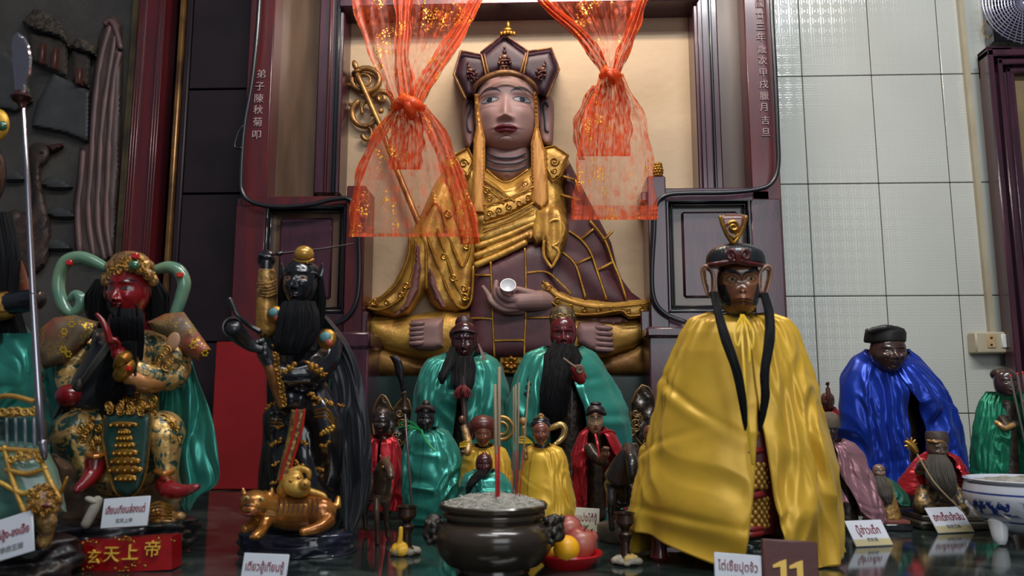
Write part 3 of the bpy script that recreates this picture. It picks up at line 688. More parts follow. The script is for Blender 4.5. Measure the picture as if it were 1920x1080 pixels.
# patchwork lines
m = MB()
def gl(pts, Y, r=2.3): m.pt([(x, y, Y, r) for x, y in pts], n=7, smooth=5)
YL = YB-.099
for pts in ([(920, 492), (922, 540), (924, 600), (927, 668)], [(984, 466), (986, 510), (986, 590), (984, 630), (983, 668)], [(892, 516), (920, 516)], [(884, 597), (905, 597), (924, 598)], [(986, 596), (1032, 595)], [(926, 639), (955, 638), (984, 638)]): gl(pts, YL)
gl([(986, 512), (1024, 510), (1050, 530), (1072, 552)], YB-.098)
for pts in ([(1055, 473), (1078, 495), (1090, 530), (1098, 558)], [(1068, 434), (1090, 450), (1108, 475), (1120, 510), (1137, 560)], [(1107, 415), (1134, 450), (1149, 490), (1162, 522), (1174, 560)],
            [(1079, 496), (1107, 483)], [(1090, 449), (1112, 430)], [(1120, 507), (1148, 492)], [(1133, 450), (1148, 434)], [(1048, 328), (1079, 338)], [(1052, 365), (1088, 376)], [(1079, 338), (1086, 360)]): gl(pts, YB-.083, 2.8)
m.build('patchwork_lines', M_gold, dei)
# left sleeve (image left), pink lining, gold borders
rpart('sleeve', [(855, 285), (893, 330), (893, 500), (889, 560), (882, 580), (855, 589), (822, 581), (806, 565), (799, 544), (790, 562), (768, 590), (741, 597), (700, 588), (686, 576), (692, 563), (715, 554), (738, 531), (758, 492), (767, 444), (790, 400), (815, 345)], YB, .05, M_gold2, 22, 6, .035, 0, lambda x, y: .006*np.sin((x+.25*y)/7.5))
M_pnk2 = mat('rose_lining_paint', (.20, .075, .06), .55, c2=(.13, .05, .045), nscale=9)
rpart('lining', [(778, 455), (788, 460), (790, 500), (785, 545), (765, 580), (740, 592), (758, 568), (770, 530), (776, 490)], YB-.075, .012, M_pnk2, 8, 5, .012, back=.03)
rpart('lining', [(802, 500), (812, 510), (822, 540), (836, 575), (828, 578), (814, 560), (804, 530)], YB-.075, .010, M_pnk2, 6, 5, .012, back=.03)
m = MB()
for pts in ([(768, 446), (766, 480), (745, 530), (716, 558), (690, 568)], [(780, 450), (778, 490), (768, 530), (748, 562), (715, 580), (690, 577)], [(800, 440), (822, 500), (848, 560), (870, 578), (884, 560), (888, 500)], [(820, 430), (840, 490), (862, 548), (874, 560), (880, 540)], [(790, 440), (799, 470), (800, 540)], [(835, 430), (852, 470), (868, 500), (880, 470), (884, 430)], [(800, 400), (815, 380), (830, 400), (838, 440)]):
    gl(pts, YB-.088, 3.0)
for (cx, cy, r_) in ((762, 535, 7), (752, 552, 6), (702, 566, 7), (726, 566, 6), (872, 556, 8), (850, 520, 8), (833, 480, 7), (870, 540, 6), (875, 460, 8), (868, 435, 7), (840, 400, 8)): scroll(m, cx, cy, YB-.09, r_, 1.3, 2.2, 30)
m.build('sleeve_trim', M_gold, dei)
# gold border under the right sleeve
brd = rpart('sleeve_border', [(997, 536), (1026, 520), (1048, 543), (1075, 555), (1098, 561), (1150, 565), (1211, 561), (1219, 570), (1219, 592), (1200, 597), (1179, 599), (1164, 589), (1120, 594), (1081, 594), (1042, 578), (1016, 548)], YB-.05, .03, M_gold2, 12, 5, .02, back=.05)
m = MB()
gl([(1018, 527), (1040, 552), (1070, 566), (1110, 575), (1160, 574), (1215, 568)], YB-.105, 2.2); gl([(1016, 545), (1042, 572), (1081, 588), (1120, 588), (1164, 582), (1180, 592), (1215, 588)], YB-.105, 2.2)
for i, (cx, cy) in enumerate(((1028, 540), (1046, 562), (1070, 575), (1095, 580), (1122, 581), (1150, 578), (1178, 582), (1203, 579))): scroll(m, cx, cy, YB-.106, 6, 1.2, 1.8, 90*i, 1 if i % 2 else -1)
m.build('scrollwork', M_gold, dei, ) ; rpart('lining', [(1078, 596), (1120, 597), (1165, 594), (1178, 602), (1150, 612), (1120, 606), (1080, 602)], YB-.06, .01, M_pnk2, 6, 5, .01, back=.05)
# neck, torso shawl
rpart('neck', [(908, 262), (993, 262), (994, 320), (950, 350), (906, 320)], YB, .05, M_skin, 34, 6, .03)
m = MB()
for y_, dx in ((292, 36), (303, 37), (316, 37)): m.pt([(950-dx, y_-4, YB-.072, 1.4), (950-dx*.55, y_+3, YB-.083, 1.7), (950, y_+5, YB-.086, 1.7), (950+dx*.55, y_+3, YB-.083, 1.7), (950+dx, y_-4, YB-.072, 1.4)], n=6)
m.build('neck_lines', M_line, dei)
def shawl(x, y):
    u = (x*.38 + y)                              # bands fall to the left
    return .007*np.sin(u/6.2*1.0)*(y > 395)*smst(395, 420, y) + .003*np.sin(x/5.0)*(y < 380)
rpart('shawl', [(850, 292), (872, 276), (890, 300), (910, 318), (948, 342), (990, 318), (1012, 296), (1032, 276), (1060, 290), (1068, 306), (1055, 350), (1064, 395), (1062, 440), (1050, 452), (1015, 456), (985, 462), (893, 505), (888, 440), (872, 400), (858, 350)], YB, .06, M_gold2, 28, 5, .04, 0, shawl)
# crossed collar bands with scrolls
def band(pts_top, pts_bot, Y, par=dei): return rpart('collar_band', list(pts_top)+list(reversed(pts_bot)), Y, .012, M_gold2, 8, 5, .01, back=.03, parent=par)
bd = band([(906, 388), (950, 375), (1000, 352)], [(906, 418), (955, 402), (1000, 378)], YB-.09)
bd2 = band([(906, 330), (930, 345), (962, 372)], [(906, 352), (925, 365), (945, 382)], YB-.085)
m = MB()
for pts in ([(893, 330), (930, 352), (965, 378)], [(906, 348), (930, 366), (945, 382)], [(906, 386), (950, 373), (1000, 350)], [(906, 420), (955, 404), (1000, 380)], [(906, 430), (960, 414), (1000, 392)], [(912, 318), (948, 342), (990, 318)]): gl(pts, YB-.112, 2.2)
for i, (cx, cy) in enumerate(((918, 400), (936, 394), (955, 388), (974, 380), (990, 370), (918, 372), (912, 358), (985, 345), (1000, 335))): scroll(m, cx, cy, YB-.114, 6.5, 1.25, 1.7, 120*i, 1 if i % 2 else -1)
m.build('collar_scrolls', M_gold, dei)
for k, pts in enumerate([[(900, 446), (950, 425), (1000, 402)], [(895, 462), (950, 442), (1000, 420)], [(893, 480), (945, 460), (990, 440)], [(893, 497), (940, 477), (985, 455)]]):
    mm = MB(); mm.pt([(x, y, YB-.094, 6.5) for x, y in pts], n=10, smooth=6); mm.build('shawl_fold', M_gold2, dei)
for sgn, poly in ((-1, [(852, 292), (878, 278), (888, 300), (880, 330), (866, 345), (855, 318)]), (1, [(1020, 278), (1040, 274), (1066, 292), (1052, 330), (1036, 342), (1022, 320)])):
    p_ = rpart('shoulder_collar', poly, YB-.08, .014, M_gold2, 7, 5, .012, back=.05)
    m = MB(); cxs = sum(q[0] for q in poly)/6; cys = sum(q[1] for q in poly)/6; scroll(m, cxs, cys-4, YB-.108, 9, 1.4, 2.2, 0, sgn); scroll(m, cxs, cys+14, YB-.106, 6, 1.3, 1.8, 180, -sgn)
    m.pt([(x, y, YB-.103, 2) for x, y in poly+poly[:1]], n=6, smooth=1); m.build('scrollwork', M_gold, dei, )
# knotted cloth on the right
rpart('knotted_cloth', [(1002, 392), (1030, 380), (1052, 390), (1064, 415), (1064, 448), (1052, 482), (1034, 502), (1022, 482), (1018, 455), (1004, 462), (994, 445)], YB-.06, .04, M_gold2, 14, 5, .02, 0, lambda x, y: .004*np.sin(x/4.5), back=.06)
m = MB()
for pts in ([(1018, 450), (1028, 420), (1045, 412), (1058, 428), (1050, 452), (1036, 462)], [(1036, 460), (1048, 474), (1036, 500)], [(1020, 452), (1020, 480), (1034, 502)]): m.pt([(x, y, YB-.118, 3.0) for x, y in pts], n=8, smooth=5)
m.build('knot_roll', M_gold2, dei)
# ribbons beside the face
M_rib = mat('amber_ribbon_paint', (.52, .24, .045), .45, metal=.3, c2=(.36, .15, .03), nscale=20, stretch=(4, 1, .6), bump=.3, bscale=60, bdist=.002)
rpart('crown_ribbon', [(889, 176), (896, 176), (903, 232), (910, 262), (908, 400), (884, 398), (888, 262), (893, 236)], YB-.10, .008, M_rib, 6, 4, .008, back=.04)
rpart('crown_ribbon', [(1001, 172), (1007, 172), (1010, 240), (1024, 290), (1029, 376), (1016, 394), (998, 380), (995, 270), (1003, 236)], YB-.10, .008, M_rib, 6, 4, .008, back=.04)
# head
head_mesh('face', dei, 951, 214, YB-.045, 66, 80, M_face, dr=.98, nu=240, nv=190, ez=.09, ex=.47, ew=.26, eh=.058, nz=-.36, lz=-.62, lw=.33, lh=.10, bz=.24, barch=.13, bw=.34, bt=.05, ir=.085, nose=.20, nosew=.16, jaw=.03, chin=.06, sock=.10,
          skin=(.36, .215, .19), lip=(.13, .014, .028), brow=(.045, .04, .05), white=(.34, .32, .33), liner=(.02, .03, .04), iris=(.02, .03, .04), lipd=.09, cheek=.05,
          paint=lambda x, z, C, fr: C.__setitem__(((np.abs(z+.80-.035*(1-(x/.2)**2)) < .008) & (np.abs(x) < .24) & fr), (.06, .03, .03)))
for sgn, poly in ((-1, [(888, 186), (878, 183), (868, 192), (866, 230), (869, 262), (876, 278), (886, 276), (892, 250), (892, 200)]), (1, [(1010, 184), (1022, 178), (1034, 184), (1039, 200), (1038, 245), (1036, 268), (1026, 273), (1012, 262), (1008, 220)])):
    e_ = rpart('ear', poly, YB-.015, .035, M_skin, 9, 4, .02, 2, back=.014)
    xs_ = [p_[0] for p_ in poly]; xm = (min(xs_)+max(xs_))/2
    m = MB(); m.pt([(xm+5*sgn, 200, YB-.073, 1.2), (xm, 192, YB-.075, 1.8), (xm-5*sgn if sgn < 0 else xm-5, 200, YB-.075, 1.8), (xm-3, 222, YB-.075, 1.8), (xm-1, 243, YB-.075, 1.8), (xm+5, 247, YB-.073, 1.2)], n=6); m.build('ear_line', M_line, e_)
# crown
cr = rpart('crown', [(864, 96), (902, 101), (944, 64), (990, 97), (1034, 90), (1048, 130), (1027, 182), (1006, 176), (1000, 158), (975, 142), (946, 136), (912, 144), (893, 160), (888, 180), (873, 184), (851, 140)], YB, .03, M_crown, 16, 5, .105)
m = MB()
YC = YB-.139
for pts in ([(864, 96), (902, 103), (911, 140)], [(902, 99), (944, 64), (990, 97)], [(990, 97), (1034, 90), (1048, 130), (1026, 182)], [(864, 96), (851, 140), (873, 186)], [(908, 102), (916, 138)], [(990, 97), (982, 138)], [(986, 100), (976, 136)]): m.pt([(x, y, YC, 2.6) for x, y in pts], n=8, smooth=1)
m.pt([(889, 176, YC, 2), (893, 160, YC-.012, 5), (915, 144, YC-.025, 6), (946, 136, YC-.03, 7), (976, 142, YC-.025, 6), (1000, 158, YC-.012, 5), (1008, 176, YC, 2)], n=10, smooth=5)
for x_ in range(915, 985, 14): scroll(m, x_, 98-abs(0), YC+.002, 3.5, 1, 1.1) if False else None
m.build('crown_edging', mat('worn_bronze_gold', (.30, .15, .05), .45, metal=.5, c2=(.10, .035, .03), nscale=25, bump=.5, bscale=80, bdist=.003), cr)
m = MB()
for (a, b, r1, r2) in ((952, 62, 14, 5), (952, 56, 9, 5), (953, 48, 4, 9)): m.pe(a, b, YC, r1, r2, 5)
for i in range(5): m.pe(940+i*6, 61-abs(2-i)*-1, YC-.008, 3.5, 5, 3)
m.build('crown_finial', M_gold, cr)
def buddha(cx, cy, ang, s_):
    m = MB(); c, s0 = math.cos(R(ang)), math.sin(R(ang))
    for (dx, dy, rx, rz) in ((0, -15, 2, 5), (0, -8, 4, 4), (0, 0, 7, 5), (-7, 2, 3, 4), (7, 2, 3, 4), (0, 6, 12, 2.6), (-9, 10, 3.2, 3.2), (-3, 11, 3.2, 3.2), (3, 11, 3.2, 3.2), (9, 10, 3.2, 3.2), (0, 16, 10, 2.2), (-6, 20, 2.5, 2.5), (0, 20, 2.5, 2.5), (6, 20, 2.5, 2.5)):
        m.pe(cx+(dx*c-dy*s0)*s_, cy+(dx*s0+dy*c)*s_, YC-.004, rx*s_, rz*s_, 4*s_, ang=-ang, n=10, m=8)
    m.build('crown_figure', mat('bronze_purple_paint', (.22, .11, .07), .4, metal=.45, c2=(.07, .02, .03), nscale=40), cr)
buddha(946, 107, 0, 1.15); buddha(882, 132, -22, .95); buddha(1017, 130, 22, .95)
# hand with fingers, feet
m = MB()
m.pt([(1036, 566, YB-.07, 17), (1010, 564, YB-.10, 20), (975, 566, YB-.115, 18), (950, 566, YB-.115, 12)], n=16, smooth=5)
for pts in ([(975, 572, YB-.12, 10), (948, 571, YB-.13, 8), (931, 556, YB-.135, 7), (929, 541, YB-.135, 6), (931, 527, YB-.13, 4.5)], [(972, 578, YB-.115, 9), (944, 579, YB-.125, 7.5), (922, 566, YB-.13, 6.5), (915, 552, YB-.13, 5.5), (905, 537, YB-.13, 4)],
            [(980, 583, YB-.105, 8), (950, 584, YB-.115, 6.5), (925, 573, YB-.12, 5.5), (914, 560, YB-.12, 4.5)], [(975, 560, YB-.125, 9), (952, 561, YB-.14, 7.5), (938, 552, YB-.145, 6), (935, 540, YB-.145, 5)], [(1000, 552, YB-.115, 9), (982, 546, YB-.125, 7), (968, 542, YB-.13, 5.5), (960, 548, YB-.135, 4.5)]): m.pt(pts, n=10, smooth=4)
o = m.build('hand', M_skin, dei); remesh(o, .0025, 3)
m = MB(); bw_ = P(953, 540, YB-.15); k = S(YB-.15)
bt = thing('offering_cup', bw_, 'small white porcelain cup resting in the open hand of the deity relief', 'cup')
prof = [(0, 0), (5, 0), (8, 3), (13, 12), (15, 20), (14, 20), (12, 12), (7, 4.5), (0, 3)]
mm = MB(); mm.lathe([(r_*k, (z_-10)*k) for r_, z_ in prof], (0, 0, 0), 40, caps=False)
Rm = Matrix.Rotation(R(62), 3, 'X'); mm.v = [tuple(Rm @ Vector(v)+bw_) for v in mm.v]; mm.build('cup_body', mat('white_porcelain', (.75, .76, .78), .12, coat=.5), bt)
for sx_, poly in ((-1, [(772, 600), (800, 597), (832, 596), (832, 650), (815, 658), (785, 658), (767, 648), (768, 620)]), (1, [(1086, 604), (1120, 602), (1140, 612), (1150, 640), (1150, 658), (1135, 666), (1105, 660), (1082, 645), (1078, 620)])):
    f_ = rpart('foot', poly, YB-.06, .035, M_skin, 16, 4, .02, 1, back=.06)
    m = MB()
    for i in range(5):
        y_ = (606+i*9) if sx_ < 0 else (614+i*10); x1 = 770 if sx_ < 0 else 1146+i*.8; x0 = 794 if sx_ < 0 else 1118
        m.pt([(x0, y_, YB-.11, 4.6), ((x0+x1)/2, y_+1, YB-.116, 5), (x1, y_+2, YB-.108, 4)], n=8, smooth=3)
    m.build('toes', M_skin, f_)
# ---------------------------------------------------------------- the ringed staff on the niche wall
stf = thing('ringed_staff', P(780, 420, YB), 'gilded ringed monk staff in relief at the upper left of the niche', 'staff')
M_sg = mat('antique_gold_paint', (.38, .20, .055), .4, metal=.6, c2=(.15, .07, .025), nscale=22, lo=.4, hi=.65, bump=.5, bscale=70, bdist=.003)
m = MB(); m.pt([(670, 140, YB-.03, 6), (690, 185, YB-.03, 6), (715, 242, YB-.03, 6), (745, 320, YB-.03, 6), (786, 420, YB-.04, 6.5)], n=10); m.pe(666, 122, YB-.03, 6, 11, 5, ang=-20); m.pe(669, 134, YB-.03, 9, 4, 6, ang=-20); m.build('shaft', M_sg, stf)
m = MB()
def ringp(cx, cy, rx, ry, a0, a1, w0=6, w1=3, N=14):
    m.pt([(cx+rx*math.cos(R(a0+(a1-a0)*i/N)), cy+ry*math.sin(R(a0+(a1-a0)*i/N)), YB-.016, w0+(w1-w0)*i/N) for i in range(N+1)], n=10, smooth=1)
ringp(686, 150, 26, 22, -150, 190, 6, 6); ringp(682, 150, 13, 11, 0, 360, 3, 2); m.pt([(660, 160, YB-.015, 6), (650, 158, YB-.015, 3), (646, 156, YB-.015, 1.5)]); m.pt([(708, 140, YB-.015, 5), (707, 132, YB-.015, 2)])
ringp(684, 212, 24, 25, -120, -330, 6, 5); ringp(690, 205, 12, 14, 150, 420, 3.5, 2); m.pt([(664, 200, YB-.015, 6), (655, 195, YB-.015, 3)])
ringp(688, 250, 9, 12, -200, -470, 5, 3); m.pt([(700, 182, YB-.015, 5), (715, 172, YB-.02, 6), (730, 178, YB-.02, 5), (738, 195, YB-.02, 5), (730, 206, YB-.02, 3)]); scroll(m, 716, 184, YB-.02, 8, 1.3, 3.5, -90, -1); m.pe(714, 208, YB-.02, 6, 6, 5); m.pe(690, 190, YB-.02, 5, 4, 5)
m.build('ring_scrolls', M_sg, stf)
# ---------------------------------------------------------------- sheer curtains
mc = bpy.data.materials.new('orange_gold_organza'); mc.use_nodes = True; t = NT(mc); b = t.n['Principled BSDF']; out = t.n['Material Output']
tc = t.add('ShaderNodeTexCoord'); V0 = t.add('ShaderNodeTexVoronoi'); V0.inputs['Scale'].default_value = 34; t.link(tc.outputs['Object'], V0.inputs['Vector'])
def rng(a, f0, f1, t0, t1):
    n = t.add('ShaderNodeMapRange'); t.link(a, n.inputs['Value']); n.inputs['From Min'].default_value = f0; n.inputs['From Max'].default_value = f1; n.inputs['To Min'].default_value = t0; n.inputs['To Max'].default_value = t1; return n.outputs[0]
def mm_(op, a, b_=None, v=None):
    n = t.add('ShaderNodeMath', operation=op); t.link(a, n.inputs[0]); n.use_clamp = op in ('ADD',)
    if b_ is not None: t.link(b_, n.inputs[1])
    if v is not None: n.inputs[1].default_value = v
    return n.outputs[0]
n1 = t.add('ShaderNodeTexNoise'); n1.inputs['Scale'].default_value = 70; n1.inputs['Detail'].default_value = 3; t.link(tc.outputs['Object'], n1.inputs['Vector'])
flower = mm_('MULTIPLY', rng(V0.outputs['Distance'], .42, .30, 0, 1), rng(n1.outputs['Fac'], .42, .58, .3, 1))
n2 = t.add('ShaderNodeTexNoise'); n2.inputs['Scale'].default_value = 11; n2.inputs['Detail'].default_value = 2; t.link(tc.outputs['Object'], n2.inputs['Vector'])
V1 = t.add('ShaderNodeTexVoronoi'); V1.inputs['Scale'].default_value = 150; t.link(tc.outputs['Object'], V1.inputs['Vector'])
V2_ = t.add('ShaderNodeTexVoronoi'); V2_.inputs['Scale'].default_value = 24; t.link(tc.outputs['Object'], V2_.inputs['Vector'])
gold = mm_('MULTIPLY', mm_('MULTIPLY', rng(n2.outputs['Fac'], .515, .545, 0, 1), rng(V1.outputs['Distance'], .42, .34, 0, 1)), rng(V2_.outputs['Distance'], .62, .42, 0, 1))
uvd = t.add('ShaderNodeAttribute', attribute_name='Col'); dens = t.add('ShaderNodeSeparateColor'); t.link(uvd.outputs['Color'], dens.inputs[0])
n3 = t.add('ShaderNodeTexNoise'); n3.inputs['Scale'].default_value = 130; n3.inputs['Detail'].default_value = 4; mpn = t.add('ShaderNodeMapping'); mpn.inputs['Scale'].default_value = (1, 1, .35); mpn.inputs['Rotation'].default_value = (0, .5, 0); t.link(tc.outputs['Object'], mpn.inputs[0]); t.link(mpn.outputs[0], n3.inputs['Vector'])
dn = mm_('MULTIPLY', dens.outputs[0], rng(n3.outputs['Fac'], .35, .65, .45, 1.45)); alpha = mm_('ADD', mm_('ADD', dn, mm_('MULTIPLY', flower, v=.30)), gold)
mxc = t.add('ShaderNodeMix', data_type='RGBA'); t.link(gold, mxc.inputs['Factor']); mxc.inputs[6].default_value = (.68, .085, .016, 1); mxc.inputs[7].default_value = (1.0, .55, .06, 1)
t.link(mxc.outputs[2], b.inputs['Base Color']); t.link(mm_('MULTIPLY', gold, v=.55), b.inputs['Metallic']); b.inputs['Roughness'].default_value = .38; t.link(alpha, b.inputs['Alpha'])
tl = t.add('ShaderNodeBsdfTranslucent'); tl.inputs[0].default_value = (.85, .12, .025, 1); tr = t.add('ShaderNodeBsdfTransparent'); ms = t.add('ShaderNodeMixShader'); t.link(alpha, ms.inputs[0]); t.link(tr.outputs[0], ms.inputs[1]); t.link(tl.outputs[0], ms.inputs[2])
m2 = t.add('ShaderNodeMixShader'); m2.inputs[0].default_value = .3; t.link(b.outputs[0], m2.inputs[1]); t.link(ms.outputs[0], m2.inputs[2]); t.link(m2.outputs[0], out.inputs['Surface'])
def sheet(mb, rows, Y, nu=90, nv=60, seed=1, amp=3.0, nf=7, a0=.25, edge=.35, hemd=.45, ew=.10, gath=None):
    """rows (py, xl, xr, dY): cloth with folds; density stored in Col.r"""
    rnd = random.Random(seed); ph = [rnd.uniform(0, 6.28) for _ in range(6)]; pts = []; cs = []
    sp = smooth_poly([(r[0], r[1]) for r in rows], 8, False); sq = smooth_poly([(r[0], r[2]) for r in rows], 8, False)
    sp.sort(); sq.sort(); ys = [p_[0] for p_ in sp]
    for j in range(nv+1):
        py = ys[0]+(ys[-1]-ys[0])*j/nv; xl = np.interp(py, ys, [p_[1] for p_ in sp]); xr = np.interp(py, [p_[0] for p_ in sq], [p_[1] for p_ in sq]); wd = xr-xl; row = []
        for i in range(nu+1):
            u = i/nu; wv = u+.05*math.sin(u*9+ph[0]); w_amp = amp*(1+max(0, (130-wd)/130)*1.6)
            dz = w_amp*(math.sin(wv*nf*6.28+ph[1]+j*.01)+.5*math.sin(wv*nf*2.3*6.28+ph[2]+j*.03)+.4*math.sin(wv*3*6.28+ph[3]-j*.05))
            x_ = xl+wd*u + (2.2*math.sin(j*.35+ph[4])*(1 if u < .5 else -1)*(abs(u-.5)*2)**6)
            hemy = py + (5*math.sin(u*9+ph[5]) if j == nv else 0)*0
            row.append(P(x_, hemy, Y+dz*S(Y)))
            e_ = min(u, 1-u); crowd = max(0, (150-wd)/150)
            fold = .5+.5*math.sin(wv*nf*6.28+ph[1]); 
            dns = a0 + edge*math.exp(-(e_/ew)**2) + .35*crowd**1.5 + .22*crowd*fold**3 + (hemd if (j > nv-2 and rows[-1][0] < 2000 and hemd > 0) else 0)
            cs.append((min(dns, 1),)*3)
        pts.append(row)
    mb.grid(pts, colr=cs)
YCt = 1.98
def curtain(label, upper, lower, inner, knot, strips, seed):
    t_ = thing('sheer_curtain', P(knot[0], knot[1], YCt), label, 'curtain', None)
    m = MB(); sheet(m, upper, YCt, seed=seed, a0=.20, edge=.45, hemd=0, ew=.13); m.build('upper_drape', mc, t_, auto=180)
    m = MB(); sheet(m, lower, YCt-.03, seed=seed+1, a0=.20, edge=.26, nf=6, hemd=.5, amp=4, ew=.12); m.build('lower_drape', mc, t_, auto=180)
    m = MB(); sheet(m, inner, YCt-.015, seed=seed+2, a0=.62, edge=.15, nf=5, hemd=.2, amp=3); m.build('inner_drape', mc, t_, auto=180)
    for s_ in strips:
        m = MB(); sheet(m, s_, YCt-.01, nu=24, seed=seed+5, a0=.42, edge=.2, nf=3, amp=3, hemd=0); m.build('gathered_fold', mc, t_, auto=180)
    m = MB(); kx, ky, kr = knot
    m.cur = 0
    pts = [(kx-kr*1.2, ky+3, YCt-.03, kr*.4), (kx-kr*.4, ky-kr*.35, YCt-.05, kr*.62), (kx+kr*.5, ky-kr*.1, YCt-.055, kr*.6), (kx+kr*1.15, ky+kr*.2, YCt-.03, kr*.35)]
    m.pt(pts, n=16, smooth=6, colr=(.8, .8, .8)); m.pt([(kx-kr*.6, ky-kr*.9, YCt-.03, kr*.3), (kx, ky, YCt-.06, kr*.5), (kx+kr*.3, ky+kr, YCt-.04, kr*.4)], n=14, smooth=6, colr=(.75, .75, .75)); m.build('knot', mc, t_, auto=180)
curtain('left orange and gold organza curtain, knotted at the middle', [(-60, 640, 930), (0, 658, 903), (60, 676, 875), (120, 700, 838), (165, 722, 808), (200, 742, 790)],
        [(196, 742, 796), (225, 718, 822), (270, 692, 846), (330, 668, 868), (380, 660, 884), (444, 652, 902)], [(196, 748, 785), (240, 732, 796), (318, 729, 790)], (766, 198, 22),
        [[(-60, 735, 790), (0, 738, 775), (60, 742, 770), (100, 738, 768), (160, 742, 778), (200, 750, 782)], [(-40, 888, 925), (0, 880, 903), (60, 842, 876), (120, 800, 838), (165, 776, 808), (200, 762, 790)], [(196, 775, 800), (250, 800, 838), (330, 830, 870), (400, 850, 892), (458, 862, 902)], [(196, 742, 755), (250, 700, 724), (330, 666, 680), (442, 652, 672)]], 3)
curtain('right orange and gold organza curtain, knotted higher and narrower', [(-60, 960, 1235), (0, 1003, 1216), (40, 1045, 1203), (80, 1085, 1190), (110, 1108, 1175), (142, 1128, 1164)],
        [(138, 1127, 1166), (170, 1112, 1184), (210, 1096, 1206), (270, 1085, 1221), (340, 1078, 1228), (412, 1070, 1233)], [(140, 1132, 1160), (180, 1110, 1178), (240, 1092, 1185), (293, 1084, 1180)], (1145, 140, 15),
        [[(-60, 965, 1000), (0, 1005, 1030), (60, 1070, 1100), (110, 1110, 1135), (142, 1128, 1148)], [(-40, 1205, 1235), (0, 1195, 1214), (60, 1170, 1196), (110, 1152, 1174), (142, 1144, 1162)], [(160, 1108, 1120), (225, 1076, 1092), (262, 1076, 1090), (300, 1086, 1096)], [(385, 1076, 1232), (396, 1074, 1233), (412, 1070, 1234)]], 9)
# ================================================================ the large statues at the front
def carved(name, ca, cb, ns=60, lo=.46, hi=.54, metal=.55, rough=.38, coat=.25, dist=1.5):
    return mat(name, ca, rough, metal, c2=cb, nscale=ns, lo=lo, hi=hi, dist=dist, metal2=.05, bump=.9, bscale=ns*1.2, bdist=.004, coat=coat, bdet=4)
M_gg = carved('gilded_green_carving', (.56, .34, .11), (.012, .05, .038), 48, .50, .58)
M_gb = carved('gilded_brown_carving', (.50, .28, .08), (.13, .055, .02), 70, .40, .62)
M_gk = carved('gilded_black_carving', (.42, .22, .05), (.008, .008, .01), 45, .60, .64)
M_dkc = carved('dark_old_carving', (.05, .03, .018), (.014, .010, .008), 50, .4, .6, metal=.3)
M_black = mat('black_lacquer', (.008, .008, .011), .22, coat=.5, bump=.25, bscale=30, bdist=.004)
M_rock = mat('black_lacquered_rock', (.009, .009, .012), .25, c2=(.02, .018, .022), nscale=12, coat=.5, bump=1.0, bscale=16, bdist=.012)
M_redg = mat('red_gloss_skin', (.20, .008, .010), .22, coat=.5, bump=.15, bscale=40, bdist=.002)
M_teal = satin('teal_satin', (.035, .28, .215)); M_yel = satin('yellow_satin', (.74, .43, .035), .36, .25); M_blue = satin('blue_satin', (.003, .035, .36))
M_redc = satin('red_satin', (.42, .008, .016)); M_pinkc = satin('mauve_satin', (.38, .18, .21)); M_blkc = satin('black_satin', (.008, .009, .014), .38, .1); M_grn = satin('green_satin', (.008, .20, .10))
M_jade = mat('glazed_jade_green', (.10, .22, .15), .2, c2=(.16, .26, .15), nscale=20, coat=.6)
M_gem = mat('red_glass_gem', (.55, .01, .008), .08, coat=1.0, spec=.9)
M_stone = mat('tan_painted_wood', (.24, .15, .085), .5, c2=(.15, .09, .05), nscale=15, bump=.4, bscale=40, bdist=.004)
# glitter shawl cloth
mg = mat('orange_glitter_organza', (.27, .055, .025), .45, c2=(.16, .11, .065), nscale=18, bump=.2)
_t = NT(mg); _b = _t.n['Principled BSDF']; _tc = _t.add('ShaderNodeTexCoord'); _v = _t.add('ShaderNodeTexVoronoi'); _v.inputs['Scale'].default_value = 300; _t.link(_tc.outputs['Object'], _v.inputs['Vector'])
_n = _t.add('ShaderNodeTexNoise'); _n.inputs['Scale'].default_value = 28; _t.link(_tc.outputs['Object'], _n.inputs['Vector'])
_r1 = _t.add('ShaderNodeMapRange'); _r1.inputs['From Min'].default_value = .45; _r1.inputs['From Max'].default_value = .38; _t.link(_v.outputs['Distance'], _r1.inputs['Value'])
_r2 = _t.add('ShaderNodeMapRange'); _r2.inputs['From Min'].default_value = .51; _r2.inputs['From Max'].default_value = .56; _t.link(_n.outputs['Fac'], _r2.inputs['Value'])
_m = _t.add('ShaderNodeMath', operation='MULTIPLY'); _t.link(_r1.outputs[0], _m.inputs[0]); _t.link(_r2.outputs[0], _m.inputs[1])
_mx = _t.add('ShaderNodeMix', data_type='RGBA'); _old = _b.inputs['Base Color'].links[0].from_socket; _t.link(_m.outputs[0], _mx.inputs['Factor']); _t.link(_old, _mx.inputs[6]); _mx.inputs[7].default_value = (.9, .52, .05, 1); _t.link(_mx.outputs[2], _b.inputs['Base Color']); _t.link(_m.outputs[0], _b.inputs['Metallic'])

